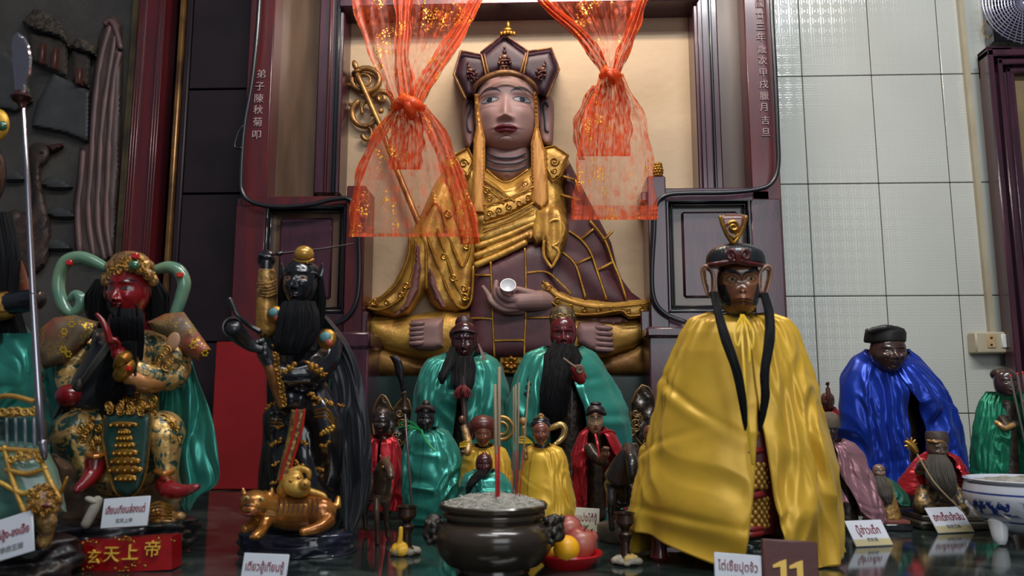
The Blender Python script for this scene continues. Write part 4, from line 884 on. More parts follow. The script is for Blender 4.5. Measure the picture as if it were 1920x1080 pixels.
def sculpt(name, fn, m, parent, voxel=.0028, it=4):
    mb = MB(); fn(mb); return remesh(mb.build(name, m, parent), voxel, it)
def cloth_flap(name, rows, Y, m, parent, seed=1, amp=4, nf=4, nu=60, nv=50, thick=.0018, twist=0):
    """rows (py, xl, xr, Yoff px): a hanging piece of folded satin with thickness"""
    rnd = random.Random(seed); ph = [rnd.uniform(0, 6.28) for _ in range(5)]; k = S(Y)
    ys = [r[0] for r in rows]; c = [smooth_poly([(r[0], r[i]) for r in rows], 6, False) for i in (1, 2, 3)]
    for q in c: q.sort()
    P_ = []
    for j in range(nv+1):
        py = ys[0]+(ys[-1]-ys[0])*j/nv; xl, xr, yo = [np.interp(py, [a for a, b_ in q], [b_ for a, b_ in q]) for q in c]; row = []
        for i in range(nu+1):
            u = i/nu; q = noise.noise(Vector((u*2.2+seed, j*.05, seed))); d = amp*(math.sin(u*nf*6.28+ph[0]+j*.03+q*2)+.2*math.sin(u*nf*13+ph[1]-j*.05)+.5*math.sin(u*4+j*.12+ph[2])+2.2*(.4-abs(noise.noise(Vector((u*3+j*.03+q, j*.045-u, seed+5))))*2))
            row.append(P(xl+(xr-xl)*u, py, Y+(yo+d)*k))
        for p_ in row: p_.z = max(p_.z, .002)
        P_.append(row)
    loop = [list(r)+[q+Vector((0, thick, 0)) for q in reversed(r)] for r in P_]
    mb = MB(); mb.grid(loop, closed_u=True); n2 = len(loop[0])
    for base in (0, (len(loop)-1)*n2):
        for i in range(nu): mb.f.append((base+i, base+i+1, base+n2-2-i, base+n2-1-i)); mb.mi.append(0)
    return mb.build(name, m, parent, auto=80)
def rock(mb, cx, cy0, cy1, Y, rx, ry, seed=1, n=64, m=18, bump=.12, top=.9):
    """a lump standing on the table: top near row cy0 (px), down to z=0"""
    rnd = random.Random(seed); k = S(Y); ztop = P(cx, cy0, Y).z; c = P(cx, cy0, Y); rings = []
    for j in range(m+1):
        t_ = j/m; z = ztop*t_; ring = []
        for i in range(n):
            a = 2*math.pi*i/n; v = noise.noise(Vector((math.cos(a)*1.6+seed, math.sin(a)*1.6, t_*2.2)))*2+noise.noise(Vector((math.cos(a)*4+seed, math.sin(a)*4, t_*5)))
            f_ = (1-(1-top)*t_)*(1+bump*v); ring.append((c.x+math.cos(a)*rx*k*f_, Y+math.sin(a)*ry*k*f_, z))
        rings.append(ring)
    rings.append([((x-c.x)*.93+c.x, (y-Y)*.93+Y, z+.003) for x, y, z in rings[-1]]); rings.append([((x-c.x)*.02+c.x, (y-Y)*.02+Y, z+.001) for x, y, z in rings[-1]])
    o = len(mb.v); mb.grid(rings, closed_u=True); mb.f.append(tuple(o+i for i in reversed(range(n)))); mb.mi.append(0); mb.f.append(tuple(o+(len(rings)-1)*n+i for i in range(n))); mb.mi.append(0)
    return mb
def patches(mb, pts, Y, r, h=3, n=8):                # small gold ornament blobs with scrolls
    for (x, y, s_, Yy) in pts:
        rn = random.Random(int(x*7+y))
        for k_ in range(9):
            u = (k_-4)/4; mb.pe(x+s_*u*.9+rn.uniform(-2, 2), y+s_*u*.45*(-1)**int(x)+rn.uniform(-.4, .4)*s_, Yy, s_*rn.uniform(.35, .6), s_*rn.uniform(.25, .45), h*.8, ang=rn.uniform(-60, 60), n=n, m=6)

# ---------------------------------------------------------------- red faced seated statue
Y = 1.22
sB = thing('seated_statue', (P(230, 1000, Y).x, Y, 0), 'red faced seated temple statue with long black beard, gold crown and pointing finger', 'statue')
def bodyB(mb):
    mb.pt([(245, 640, Y+.02, 34), (246, 700, Y+.01, 50), (246, 760, Y, 50), (240, 820, Y, 60), (235, 880, Y+.01, 74)], n=20)
    mb.pe(150, 815, Y-.03, 50, 50, 50); mb.pe(305, 812, Y-.03, 40, 42, 44); mb.pt([(225, 800, Y, 40), (150, 812, Y-.03, 46)]); mb.pt([(250, 800, Y, 40), (305, 812, Y-.03, 38)])
    mb.pt([(150, 820, Y-.04, 42), (160, 860, Y-.045, 26), (170, 890, Y-.045, 20)]); mb.pt([(310, 820, Y-.04, 34), (313, 870, Y-.045, 22), (315, 905, Y-.045, 18)])
    mb.pt([(330, 650, Y+.01, 26), (335, 690, Y-.01, 24), (320, 712, Y-.03, 22), (280, 702, Y-.055, 20), (238, 684, Y-.07, 17)]); mb.pt([(160, 650, Y+.02, 30), (130, 700, Y-.0, 26), (135, 735, Y-.03, 20)])
    mb.pe(245, 650, Y+.03, 95, 34, 26)
o = sculpt('robe_body', bodyB, M_gg, sB, .0026, 3)
# tan seat of rock
m = MB(); relief(m, [(98, 850), (130, 870), (180, 900), (290, 900), (330, 860), (345, 930), (330, 985), (110, 985), (100, 930)], Y+.03, .03, 18, 6, .0, .06, lambda x, y: .006*np.sin(x/9)*np.sin(y/13)); m.build('seat_block', M_stone, sB)
# skirt apron
m = MB(); relief(m, [(196, 775), (240, 770), (285, 778), (282, 820), (276, 880), (262, 920), (238, 938), (212, 920), (200, 870), (190, 820)], Y-.055, .014, 12, 5, .008, .03); ap = m.build('apron', mat('dark_green_paint', (.015, .05, .04), .35, coat=.4), sB)
m = MB()
for (x, y, a, b) in ((228, 795, 28, 5), (230, 808, 12, 5), (230, 820, 16, 6), (231, 833, 20, 6), (231, 848, 25, 8), (231, 864, 30, 9), (231, 880, 34, 9), (232, 896, 22, 8)):
    m.pe(x+3, y, Y-.078, a, b, 5, n=18, m=8); 
    for q in range(-2, 3): m.pe(x+3+q*a*.42, y+3, Y-.082, 3.4, 3.4, 3.4, n=8, m=6)
m.pt([(x, y, Y-.068, 2) for x, y in ((196, 778), (192, 820), (201, 870), (213, 918), (238, 934), (262, 917), (275, 878), (281, 820), (284, 780))], n=7)
for i in range(16): scroll(m, 205+(i % 4)*20, 770+(i//4)*0+ (i % 3)*6-10, Y-.078, 8, 1.3, 2, i*70)
m.build('apron_gold', M_gold, ap)
m = MB()
for (yy, a, b) in ((765, 198, 292), (732, 210, 285)): m.pt([(a, yy-4, Y-.045, 4), ((a+b)/2, yy+4, Y-.062, 5), (b, yy-4, Y-.045, 4)], n=8)
for i in range(22):
    rnd = random.Random(i); scroll(m, 262+rnd.uniform(-35, 30), 690+rnd.uniform(-5, 90), Y-.052, rnd.uniform(6, 10), 1.4, 2.2, i*50, (-1)**i)
m.build('gold_belt_ornament', M_gold, sB)
for kk_ in (0, 1):
  m = MB()
  for i in range(kk_, 60, 2):
    rnd = random.Random(i+50); cx, cy, rr = ((150, 812, 46), (305, 812, 36))[i % 2]; a = rnd.uniform(0, 6.28); q = rr*math.sqrt(rnd.random()); dz = math.sqrt(max(0, rr*rr-q*q))*S(Y)
    scroll(m, cx+q*math.cos(a), cy+q*math.sin(a), Y-.028-dz*1.06, rnd.uniform(6, 10), 1.4, 2.2, i*40, (-1)**i)
  m.build('knee_scrollwork', M_gold, sB)
# boots, hands
sculpt('boot', lambda mb: (mb.pt([(180, 862, Y-.06, 21), (176, 885, Y-.065, 18), (160, 905, Y-.08, 13), (142, 920, Y-.095, 7)])), M_redg, sB, .002, 3)
sculpt('boot', lambda mb: (mb.pt([(308, 905, Y-.055, 17), (318, 918, Y-.07, 19), (345, 920, Y-.075, 12), (372, 912, Y-.075, 6)])), M_redg, sB, .002, 3)
for x0, y0 in ((178, 868), (308, 900)):
    m = MB(); m.pt([(x0-16, y0-16, Y-.065, 5), (x0, y0-11, Y-.082, 5), (x0+16, y0-16, Y-.065, 5)], n=8); m.build('boot_cuff', mat('orange_gold_cuff', (.42, .15, .02), .35, metal=.5, coat=.4), sB)
hm = MB(); hand(hm, 214, 648, Y-.095, 27, ang=-12, curl=1.5, flip=-1, n=9); hm.pt([(206, 640, Y-.105, 8), (200, 618, Y-.11, 6.5), (192, 602, Y-.112, 5.5), (181, 588, Y-.114, 3.5)], n=9); hm.pt([(222, 660, Y-.09, 15), (230, 680, Y-.08, 14)])
remesh(hm.build('pointing_hand', M_redg, sB), .0016, 1)
m = MB(); m.pt([(216, 690, Y-.095, 5), (228, 676, Y-.10, 14), (240, 668, Y-.08, 14)], n=12); m.pt([(224, 706, Y-.085, 13), (234, 690, Y-.092, 17), (244, 678, Y-.07, 17)], n=16, smooth=4); m.build('gold_cuff', M_gold, sB)
m = MB(); m.pt([(240, 706, Y-.08, 15), (270, 720, Y-.065, 17), (300, 718, Y-.045, 16), (325, 700, Y-.02, 15)], n=16); m.build('sleeve_edge', mat('orange_gold_sleeve', (.36, .15, .04), .35, metal=.35, c2=(.2, .07, .02), nscale=30, coat=.4), sB)
m = MB(); m.pe(313, 672, Y-.035, 30, 32, 12); m.build('shoulder_disc', M_gg, sB)
m = MB(); [scroll(m, 313+12*math.cos(a), 672+14*math.sin(a), Y-.056, 10, 1.4, 2.0, a*50) for a in (0, 1.6, 3.1, 4.7)]; m.build('disc_scrolls', M_gold, sB)
m = MB(); m.pe(325, 640, Y-.05, 13, 18, 4, ang=15); m.build('peach_tag', mat('peach_paint', (.38, .20, .11), .45), sB)
m = MB(); m.pe(130, 742, Y-.04, 26, 22, 22); m.build('red_sleeve_hand', M_redg, sB)
m = MB(); m.pe(241, 691, Y-.108, 6, 6, 4, n=6, m=4); m.build('cuff_gem', M_gem, sB)
# head
hY = Y-.04
head_mesh('face', sB, 242, 547, hY-.006, 38, 53, M_facegl, dr=.95, nu=190, nv=150, yaw=-8, pitch=4, skin=(.23, .008, .010), lip=(.13, .004, .006), brow=(.012, .006, .006), white=(.10, .06, .05), liner=(.01, .004, .004), iris=(.005, .004, .004),
          ez=.08, ew=.24, eh=.05, ir=.06, bz=.30, barch=.06, bslant=.12, bw=.36, bt=.035, nz=-.30, lz=-.52, lw=.2, lh=.07, ex=.44, frown=.0)
for sgn in (-1, 1):
    m = MB(); m.pe(242+sgn*39-3, 548, hY+.012, 6, 14, 5); m.build('ear', M_redg, sB)
m = MB()
for i in range(9):                                           # lobed gold crown
    a = R(-100+25*i); x = 243+45*math.sin(a); yd = -math.cos(a)*40*S(hY); y = 502+26*abs(math.sin(a))**2.5
    m.ell(P(x, y, hY+yd*.95), (11*S(hY), 8*S(hY), 12*S(hY)), n=12, m=8)
    m.ell(P(243+38*math.sin(a), 488+12*abs(math.sin(a)), hY+yd*.8), (11*S(hY), 8*S(hY), 12*S(hY)), n=12, m=8)
m.pe(244, 492, hY, 38, 22, 32); m.pe(246, 484, hY-.012, 20, 12, 18)
cw = remesh(m.build('crown', M_gb, sB), .0022, 1)
m = MB()
for i in range(70):
    rnd = random.Random(i+9); a = R(rnd.uniform(-95, 95)); yy = rnd.uniform(480, 508); rx = 47 if yy > 494 else 39
    scroll(m, 243+rx*math.sin(a), yy+22*abs(math.sin(a))**2.5, hY-math.cos(a)*49*S(hY), rnd.uniform(3.5, 5.5), 1.3, 1.4, i*50, (-1)**i)
m.build('crown_filigree', M_gold, cw)
m = MB(); p_ = P(253, 480, hY-.045); k = S(hY); m.box((p_.x-6*k, p_.y-.004, p_.z-5*k), (p_.x+6*k, p_.y+.006, p_.z+5*k), .001); m.build('red_gem', M_gem, cw)
m = MB(); m.pe(251, 497, hY-.043, 10.5, 10, 7); m.build('green_gem', mat('green_glass_gem', (.03, .12, .05), .05, coat=1, spec=.9), cw)
for s_, pts in (('l', [(200, 503, 9), (175, 490, 12), (150, 483, 13), (125, 490, 13), (112, 515, 12), (110, 545, 12), (120, 575, 12), (136, 588, 10), (150, 575, 10), (152, 560, 11), (142, 552, 9), (132, 560, 6)]), ('r', [(292, 506, 9), (315, 501, 12), (335, 508, 13), (345, 530, 13), (340, 556, 12), (330, 585, 11), (322, 605, 8)])):
    m = MB(); m.pt([(x, y, Y+.01, r_) for x, y, r_ in pts], n=18, smooth=7); rb = m.build('crown_ribbon', M_jade, sB)
    m = MB(); gx_, gy_ = ((128, 492) if s_ == 'l' else (336, 515)); p_ = P(gx_, gy_, Y-.005); m.box((p_.x-6*k, p_.y, p_.z-5*k), (p_.x+6*k, p_.y+.006, p_.z+5*k), .001); m.build('red_gem', M_gem, rb)
beard('beard', sB, [(240, 580, hY-.035, 24, 12), (238, 602, hY-.042, 30, 14), (240, 640, hY-.03, 30, 15), (228, 690, Y-.06, 34, 15), (208, 730, Y-.065, 30, 14), (200, 765, Y-.065, 14, 8), (196, 785, Y-.065, 5, 4)], M_hair, n=220, w=1.2, seed=3)
beard('beard_tail', sB, [(243, 640, hY-.045, 14, 8), (242, 700, Y-.082, 14, 6), (244, 745, Y-.08, 6, 4)], M_hair, n=60, w=1.0, seed=8)
for sg, x0 in ((-1, 185), (1, 292)):
    beard('side_hair', sB, [(x0+(-sg)*8, 525, Y+.0, 12, 12), (x0, 555, Y+.0, 24, 16), (x0+sg*2, 590, Y+.0, 20, 12), (x0-sg*4, 615, Y, 8, 8)], M_hair, n=120, w=1.2, seed=4, wav=4)
m = MB(); m.pt([(203, 552, hY-.01, 3), (206, 575, hY-.03, 5), (216, 592, hY-.045, 5)], n=8); m.pt([(230, 568, hY-.062, 1.2), (224, 576, hY-.06, 2.4), (222, 592, hY-.055, 2)], n=8); m.pt([(250, 568, hY-.060, 1.2), (256, 576, hY-.056, 2.4), (258, 592, hY-.052, 2)], n=8); m.build('moustache', M_hair, sB)
# cape and shawl
cloth_flap('cape', [(620, 300, 345, 10), (700, 300, 366, 0), (780, 296, 396, -5), (860, 292, 409, -5), (905, 300, 408, 0), (932, 332, 372, 0), (958, 345, 356, 0)], Y+.03, M_teal, sB, 4, 5, 2.4)
cloth_flap('cape', [(668, 66, 175, 10), (720, 78, 165, 0), (780, 84, 140, 0), (850, 92, 118, 4)], Y+.02, M_teal, sB, 6, 4, 1.8)
M_dummy = None
for poly, yy in (([(76, 616), (100, 596), (140, 590), (186, 604), (176, 630), (150, 655), (122, 682), (98, 688), (72, 696), (64, 660)], Y-.015), ([(275, 604), (310, 588), (345, 585), (370, 620), (396, 656), (374, 678), (352, 668), (335, 660), (310, 630), (290, 622)], Y-.02)):
    m = MB(); relief(m, poly, yy, .018, 26, 5, .0, .012, lambda x, y: .002*np.sin(x/7+y/11)); sh_ = m.build('glitter_shawl', mg, sB)
    m = MB()
    for fx, fy in ((118, 656), (128, 664), (358, 620), (362, 648), (384, 662), (134, 608), (120, 622)):
        if (fx < 240) == (poly[0][0] < 240):
            for a in range(6): m.pe(fx+5*math.cos(a*1.047), fy+5*math.sin(a*1.047), Y-.042, 2.2, 2.2, 1.5, n=6, m=4)
    m.build('glitter_flowers', mat('yellow_glitter', (.85, .55, .03), .3, metal=.6), sh_)
# black sash behind the arm
m = MB(); relief(m, [(176, 610), (200, 640), (215, 700), (205, 760), (170, 770), (120, 770), (98, 790), (110, 745), (140, 700), (170, 650)], Y-.025, .02, 12, 6, 0, .03, lambda x, y: .003*np.sin((x+y)/9)); m.build('dark_sash', M_blkc, sB)
# base rock with plaque
bm = MB(); rock(bm, 228, 978, 1080, Y, 132, 96, 3); bs = bm.build('rock_base', M_rock, sB, auto=180)
pm = MB(); rows = []
for j in range(13):
    v = j/12; row = []
    for i in range(25):
        u = i/24; x = 150+172*u; y = 1015-9*u+62*v-6*math.sin(u*3.14)*(.5-v)*0; a = (u-.5)*1.5
        q = P(x, y, Y-.105-.028*math.cos(a)); row.append(q)
    rows.append(row)
loop = [list(r_)+[q+Vector((0, .03, 0)) for q in reversed(r_)] for r_ in rows]
pm.grid(loop, closed_u=True); n2 = len(loop[0])
for base in (0, 12*n2):
    for i in range(24): pm.f.append((base+i, base+i+1, base+n2-2-i, base+n2-1-i)); pm.mi.append(0)
pq = pm.build('plaque', mat('red_plaque_paint', (.30, .006, .008), .22, coat=.5, bump=.15, bscale=30, bdist=.003), sB, auto=60)
for ch, x, y, s_ in (('玄', 176, 1046, 26), ('天', 209, 1041, 30), ('上', 244, 1038, 30), ('帝', 286, 1031, 30)):
    u = (x-150)/172; a = (u-.5)*1.5; yy = Y-.108-.028*math.cos(a)
    text_mesh(ch, s_*S(yy)*1.05, mat('bright_gold_paint', (.85, .50, .07), .4, metal=.2), 'gold_character', pq, P(x, y, yy), rz=a*-.25*-1, ext=.0016)
m = MB()
for (cx, cy, n_) in ((165, 1017, 7), (225, 1010, 9), (165, 1066, 6), (225, 1068, 8), (262, 1058, 7), (312, 1012, 5), (243, 1012, 5)):
    for i in range(n_):
        rnd = random.Random(cx*7+i); u = (cx-150)/172; yy = Y-.110-.028*math.cos((u-.5)*1.5); m.pe(cx+rnd.uniform(-16, 16), cy+rnd.uniform(-4, 4), yy, rnd.uniform(1.5, 4.5), rnd.uniform(1.2, 2.6), 2, ang=rnd.uniform(-50, 50), n=7, m=5)
m.build('plaque_ornament', M_gold, pq)
# turtle under the foot, sword, rolled paper
tt = thing('turtle_figure', P(312, 985, Y-.06), 'small gilded turtle figure on the black rock under the red boot', 'figurine')
def turt(mb): mb.pe(303, 958, Y-.062, 25, 20, 22); mb.pe(308, 975, Y-.06, 32, 7, 26); mb.pe(335, 968, Y-.065, 14, 9, 9); mb.pe(285, 962, Y-.085, 10, 11, 8)
o = sculpt('shell_body', turt, M_gb, tt, .0018, 1)
m = MB()
for i in range(5): m.pt([(283+i*0, 948+i*6, Y-.09, 2.2), (303, 944+i*7, Y-.098, 2.2), (322, 950+i*6, Y-.085, 2)], n=6)
m.pe(286, 959, Y-.10, 3, 3, 2); m.pe(296, 962, Y-.104, 3, 3, 2); m.build('shell_ridges', M_gold, tt)
sw = thing('short_sword', P(180, 690, Y-.08), 'dull grey sword blade held across the chest of the red faced statue', 'sword')
m = MB(); m.pt([(205, 645, Y-.088, 7), (185, 672, Y-.082, 7.5), (152, 718, Y-.07, 6)], n=4, smooth=1); m.build('blade', mat('dull_grey_blade', (.10, .105, .09), .4, metal=.5), sw)
m = MB(); m.pt([(152, 716, Y-.07, 9), (146, 726, Y-.068, 12)], n=12, smooth=1); m.build('guard', M_dkc, sw)
m = MB(); m.pt([(184, 936, Y-.075, 9), (176, 955, Y-.078, 10), (160, 985, Y-.08, 9)], n=12); m.pe(172, 938, Y-.08, 14, 6, 8, ang=20); tag(m.build('paper_offering', mat('aged_paper', (.36, .33, .27), .8, c2=(.28, .25, .2), nscale=30, bump=.4)), 'rolled off white paper offering tucked beside the boot on the rock', 'paper')

# ---------------------------------------------------------------- black faced warrior statue
Y = 1.24
sC = thing('standing_statue', (P(560, 1000, Y).x, Y, 0), 'black faced temple statue with pointed ears, long black beard, raised fist and black satin cape', 'statue')
def bodyC(mb):
    mb.pt([(570, 610, Y+.02, 34), (572, 670, Y+.01, 50), (570, 730, Y, 46), (565, 790, Y, 56), (560, 860, Y, 62), (565, 930, Y+.01, 60), (565, 1000, Y+.01, 58)], n=22)
    mb.pt([(578, 765, Y+.0, 50), (574, 850, Y+.005, 70), (572, 975, Y+.005, 72)], n=22)
    mb.pt([(525, 650, Y+.0, 26), (508, 620, Y-.01, 23), (500, 580, Y-.02, 20), (499, 550, Y-.02, 17)]); mb.pt([(610, 640, Y-.01, 32), (605, 680, Y-.03, 32), (570, 700, Y-.06, 28), (525, 700, Y-.08, 20)])
    mb.pe(616, 800, Y-.03, 26, 50, 34); mb.pt([(575, 740, Y-.02, 40), (612, 790, Y-.04, 34), (612, 860, Y-.03, 28), (605, 940, Y-.0, 28)]); mb.pe(545, 745, Y-.04, 34, 26, 26); mb.pt([(520, 780, Y-.02, 26), (515, 880, Y, 28), (520, 990, Y+.01, 30)])
o = sculpt('robe_body', bodyC, M_black, sC, .0026, 3)
tex_mesh(o, lambda w_: .0022*np.sin((w_[:, 0]*1.0+w_[:, 2]*.25)/.0075)*np.clip((.36-w_[:, 2])*12, 0, 1))
m = MB()
for pc_ in [(590, 690, 13, Y-.100), (604, 700, 8, Y-.088), (543, 690, 11, Y-.108), (590, 745, 11, Y-.062), (596, 762, 8, Y-.06), (520, 650, 9, Y-.05), (613, 808, 11, Y-.092), (609, 835, 8, Y-.085), (517, 830, 10, Y-.055), (525, 800, 6, Y-.055), (517, 870, 7, Y-.05), (570, 830, 7, Y-.065), (616, 755, 8, Y-.07), (560, 870, 8, Y-.062), (640, 760, 5, Y-.03), (507, 760, 8, Y-.05), (515, 905, 7, Y-.05), (600, 880, 6, Y-.07), (575, 900, 6, Y-.06)]:
    m = MB(); patches(m, [pc_], Y, 8, 4); m.build('gold_patch', M_gold, sC)
m = MB()
m = MB()
for i in range(3):
    m.pt([(592-2, 770+i*6, Y-.082, 1.8), (612, 766+i*8, Y-.095, 1.8), (626, 786+i*8, Y-.085, 1.8)], n=6)
m.build('gold_trigram', M_gold, sC)
for q in (0, 1):
    m = MB()
    for i in range(3): m.pt([(507+q*12, 786+i*6, Y-.055, 1.6), (516+q*12, 787+i*6, Y-.057, 1.6)], n=6, smooth=1)
    m.build('gold_trigram', M_gold, sC)
m = MB(); relief(m, [(546, 768), (572, 768), (568, 800), (556, 840), (545, 880), (540, 905), (518, 905), (528, 860), (540, 810)], Y-.058, .008, 8, 4, .008, .03); gp = m.build('gold_sash', M_gb, sC)
m = MB()
for dx in (9, -5): m.pt([(562+dx, 768, Y-.078, 2.6), (556+dx, 810, Y-.078, 2.6), (541+dx, 860, Y-.076, 2.6), (530+dx, 905, Y-.074, 2.6)], n=7)
m.build('red_stripe', mat('red_stripe_paint', (.4, .015, .01), .3, coat=.3), gp)
m = MB(); m.pt([(500, 665, Y-.098, 13), (506, 680, Y-.10, 14), (510, 700, Y-.10, 11), (516, 730, Y-.09, 8), (528, 762, Y-.075, 6)], n=14); cf = m.build('hanging_cuff', mat('orange_gold_sleeve', (.36, .15, .04), .35), sC)
m = MB()
for i in range(12): scroll(m, 516+i*1.6, 664+i*8.6, Y-.112+i*.002, 5.5, 1.3, 2, i*60, (-1)**i)
m.build('cuff_scrolls', M_gold, cf)
for (x, y, r_) in ((613, 636, 18), (516, 590, 16)):
    yy = Y-.055 if x > 600 else Y-.055
    m = MB(); m.pe(x, y, yy, r_, r_+2, 8, n=24, m=12); ds = m.build('shoulder_disc', M_gold, sC)
    m = MB(); m.pe(x-3, y-4, yy-.006, r_*.62, r_*.55, 5); m.build('blue_enamel', mat('blue_enamel', (.10, .24, .26), .35), ds)
    m = MB(); m.pe(x+4, y+7, yy-.007, r_*.42, r_*.42, 5); m.build('red_enamel', mat('red_enamel', (.35, .06, .03), .35), ds)
# raised arm: cuff and fist
m = MB(); m.pt([(500, 560, Y-.02, 19), (500, 548, Y-.022, 20), (500, 535, Y-.022, 18), (500, 520, Y-.024, 17), (500, 508, Y-.024, 16)], n=18); 
for i in range(5): m.pt([(482, 552-i*5, Y-.03, 2), (500, 556-i*6, Y-.042, 2.6), (518, 550-i*6, Y-.03, 2)], n=6)
m.build('gold_cuff', M_gb, sC)
m = MB(); m.pt([(500, 620, Y-.02, 21), (499, 590, Y-.025, 20), (499, 562, Y-.025, 18)], n=18); m.build('sleeve', M_gk, sC)
hm = MB(); hand(hm, 500, 490, Y-.03, 26, ang=8, curl=1.75, flip=1, n=9); hm.pe(500, 486, Y-.025, 18, 18, 15); hm.pt([(500, 490, Y-.028, 12), (500, 510, Y-.026, 13)]); remesh(hm.build('raised_fist', M_black, sC), .0016, 0)
hm = MB(); hand(hm, 492, 652, Y-.115, 27, ang=-20, curl=1.0, flip=1, n=9); hm.pt([(494, 660, Y-.105, 14), (508, 684, Y-.10, 14)]); remesh(hm.build('lower_hand', mat('grey_black_lacquer', (.02, .02, .024), .25, coat=.5), sC), .0016, 0)
# head
hY = Y-.04
head_mesh('face', sC, 563, 533, hY, 32, 48, M_facegl, dr=.95, nu=170, nv=130, yaw=-6, skin=(.008, .008, .010), lip=(.02, .008, .01), brow=(.004, .004, .004), white=(.18, .11, .06), liner=(.16, .05, .03), iris=(.004, .003, .003), ez=.18, ex=.46, ew=.24, eh=.085, ir=.085, bz=.42, barch=.02, bslant=-.1, nz=-.2, lz=-.50, lw=.2, nose=.34, sock=.14, cheek=.10)
m = MB(); m.pe(566, 507, hY+.005, 33, 18, 30); m.pe(566, 515, hY+.004, 35, 9, 32); m.build('cap', mat('dark_grey_cap', (.016, .017, .016), .4, bump=.4, bscale=80), sC)
m = MB(); m.pe(570, 477, hY, 19, 17, 18, n=24); tk = m.build('topknot_ball', mat('brown_gold_ball', (.28, .09, .04), .25, c2=(.5, .26, .04), nscale=14, lo=.48, hi=.54, metal=.4, coat=.5), sC); m = MB(); m.pt([(551, 487, hY-.008, 3), (560, 491, hY-.015, 3), (578, 491, hY-.015, 3), (588, 487, hY-.005, 3)], n=8); m.build('gold_collar', M_gold, tk)
for sgn in (-1, 1):
    m = MB(); m.pt([(566+sgn*33, 518, hY, 8), (566+sgn*37, 507, hY, 6), (566+sgn*(38), 494, hY, 1.2)], n=10, flat=.5); m.build('pointed_ear', M_black, sC)
beard('hair', sC, [(566, 514, hY+.02, 38, 22), (566, 560, hY+.025, 44, 20), (566, 610, hY+.03, 40, 16), (566, 640, hY+.03, 30, 12)], M_hair, n=240, w=1.2, seed=5)
beard('beard', sC, [(560, 566, hY-.025, 30, 14), (560, 590, hY-.035, 38, 17), (558, 620, hY-.04, 40, 17), (550, 645, hY-.045, 36, 14), (545, 666, hY-.045, 24, 8)], M_hair, n=320, w=1.2, seed=6)
# cape
cloth_flap('cape', [(590, 575, 612, 4), (640, 592, 650, 6), (700, 618, 676, 2), (780, 628, 690, -4), (860, 630, 697, -8), (930, 640, 692, -6), (985, 644, 670, -4), (996, 650, 662, 0)], Y+.0, M_blkc, sC, 12, 6, 1.6)
cloth_flap('cape', [(590, 520, 612, 30), (700, 500, 640, 40), (850, 505, 650, 46), (985, 510, 650, 48)], Y+.03, M_blkc, sC, 3, 4, 3)
m = MB(); rock(m, 558, 996, 1080, Y, 108, 74, 9, bump=.04, top=.96); m.build('rock_base', mat('blue_black_rock', (.008, .010, .022), .22, c2=(.016, .018, .035), nscale=8, coat=.6, bump=.8, bscale=14, bdist=.01), sC, auto=180)
hn = thing('ox_horn', P(440, 620, Y-.1), 'dark flared horn held in the lower hand of the black faced statue', 'horn')
m = MB(); pts = [(436, 614, Y-.16, 19), (450, 630, Y-.14, 17), (470, 648, Y-.125, 11), (492, 656, Y-.12, 7)]
m.pt(pts, n=24, cap=False, smooth=5); m.pt([(437, 615, Y-.158, 16.5), (452, 632, Y-.138, 12)], n=24, cap=True, smooth=2); m.pt([(436+19*math.cos(a)*.95, 614+19*math.sin(a)*.97, Y-.16+.006*math.cos(a), 2.0) for a in [i*math.pi/10 for i in range(21)]], n=6, smooth=1); m.build('horn_bell', mat('horn_grey', (.03, .031, .034), .3, c2=(.012, .012, .014), nscale=12, coat=.3), hn)
m = MB(); m.pt([(430, 560, Y-.13, 5), (436, 572, Y-.13, 5), (446, 592, Y-.13, 4.5), (470, 612, Y-.12, 4.5), (488, 622, Y-.115, 5)], n=10); m.build('horn_stem', M_black, hn)
rd = thing('thin_rod', P(590, 470, Y-.02), 'thin dark rod sword held out from the raised black fist', 'rod')
m = MB(); m.pt([(508, 478, Y-.045, 2.2), (530, 475, Y-.04, 2.6), (600, 467, Y-.02, 1.9), (664, 457, Y+.0, 1.2)], n=8, smooth=1); m.build('rod', mat('dark_red_iron', (.03, .01, .012), .4, metal=.4), rd)
m = MB(); m.pt([(520, 476, Y-.044, 4.5), (528, 475, Y-.042, 4.5)], n=10, smooth=1); m.build('guard', M_black, rd)
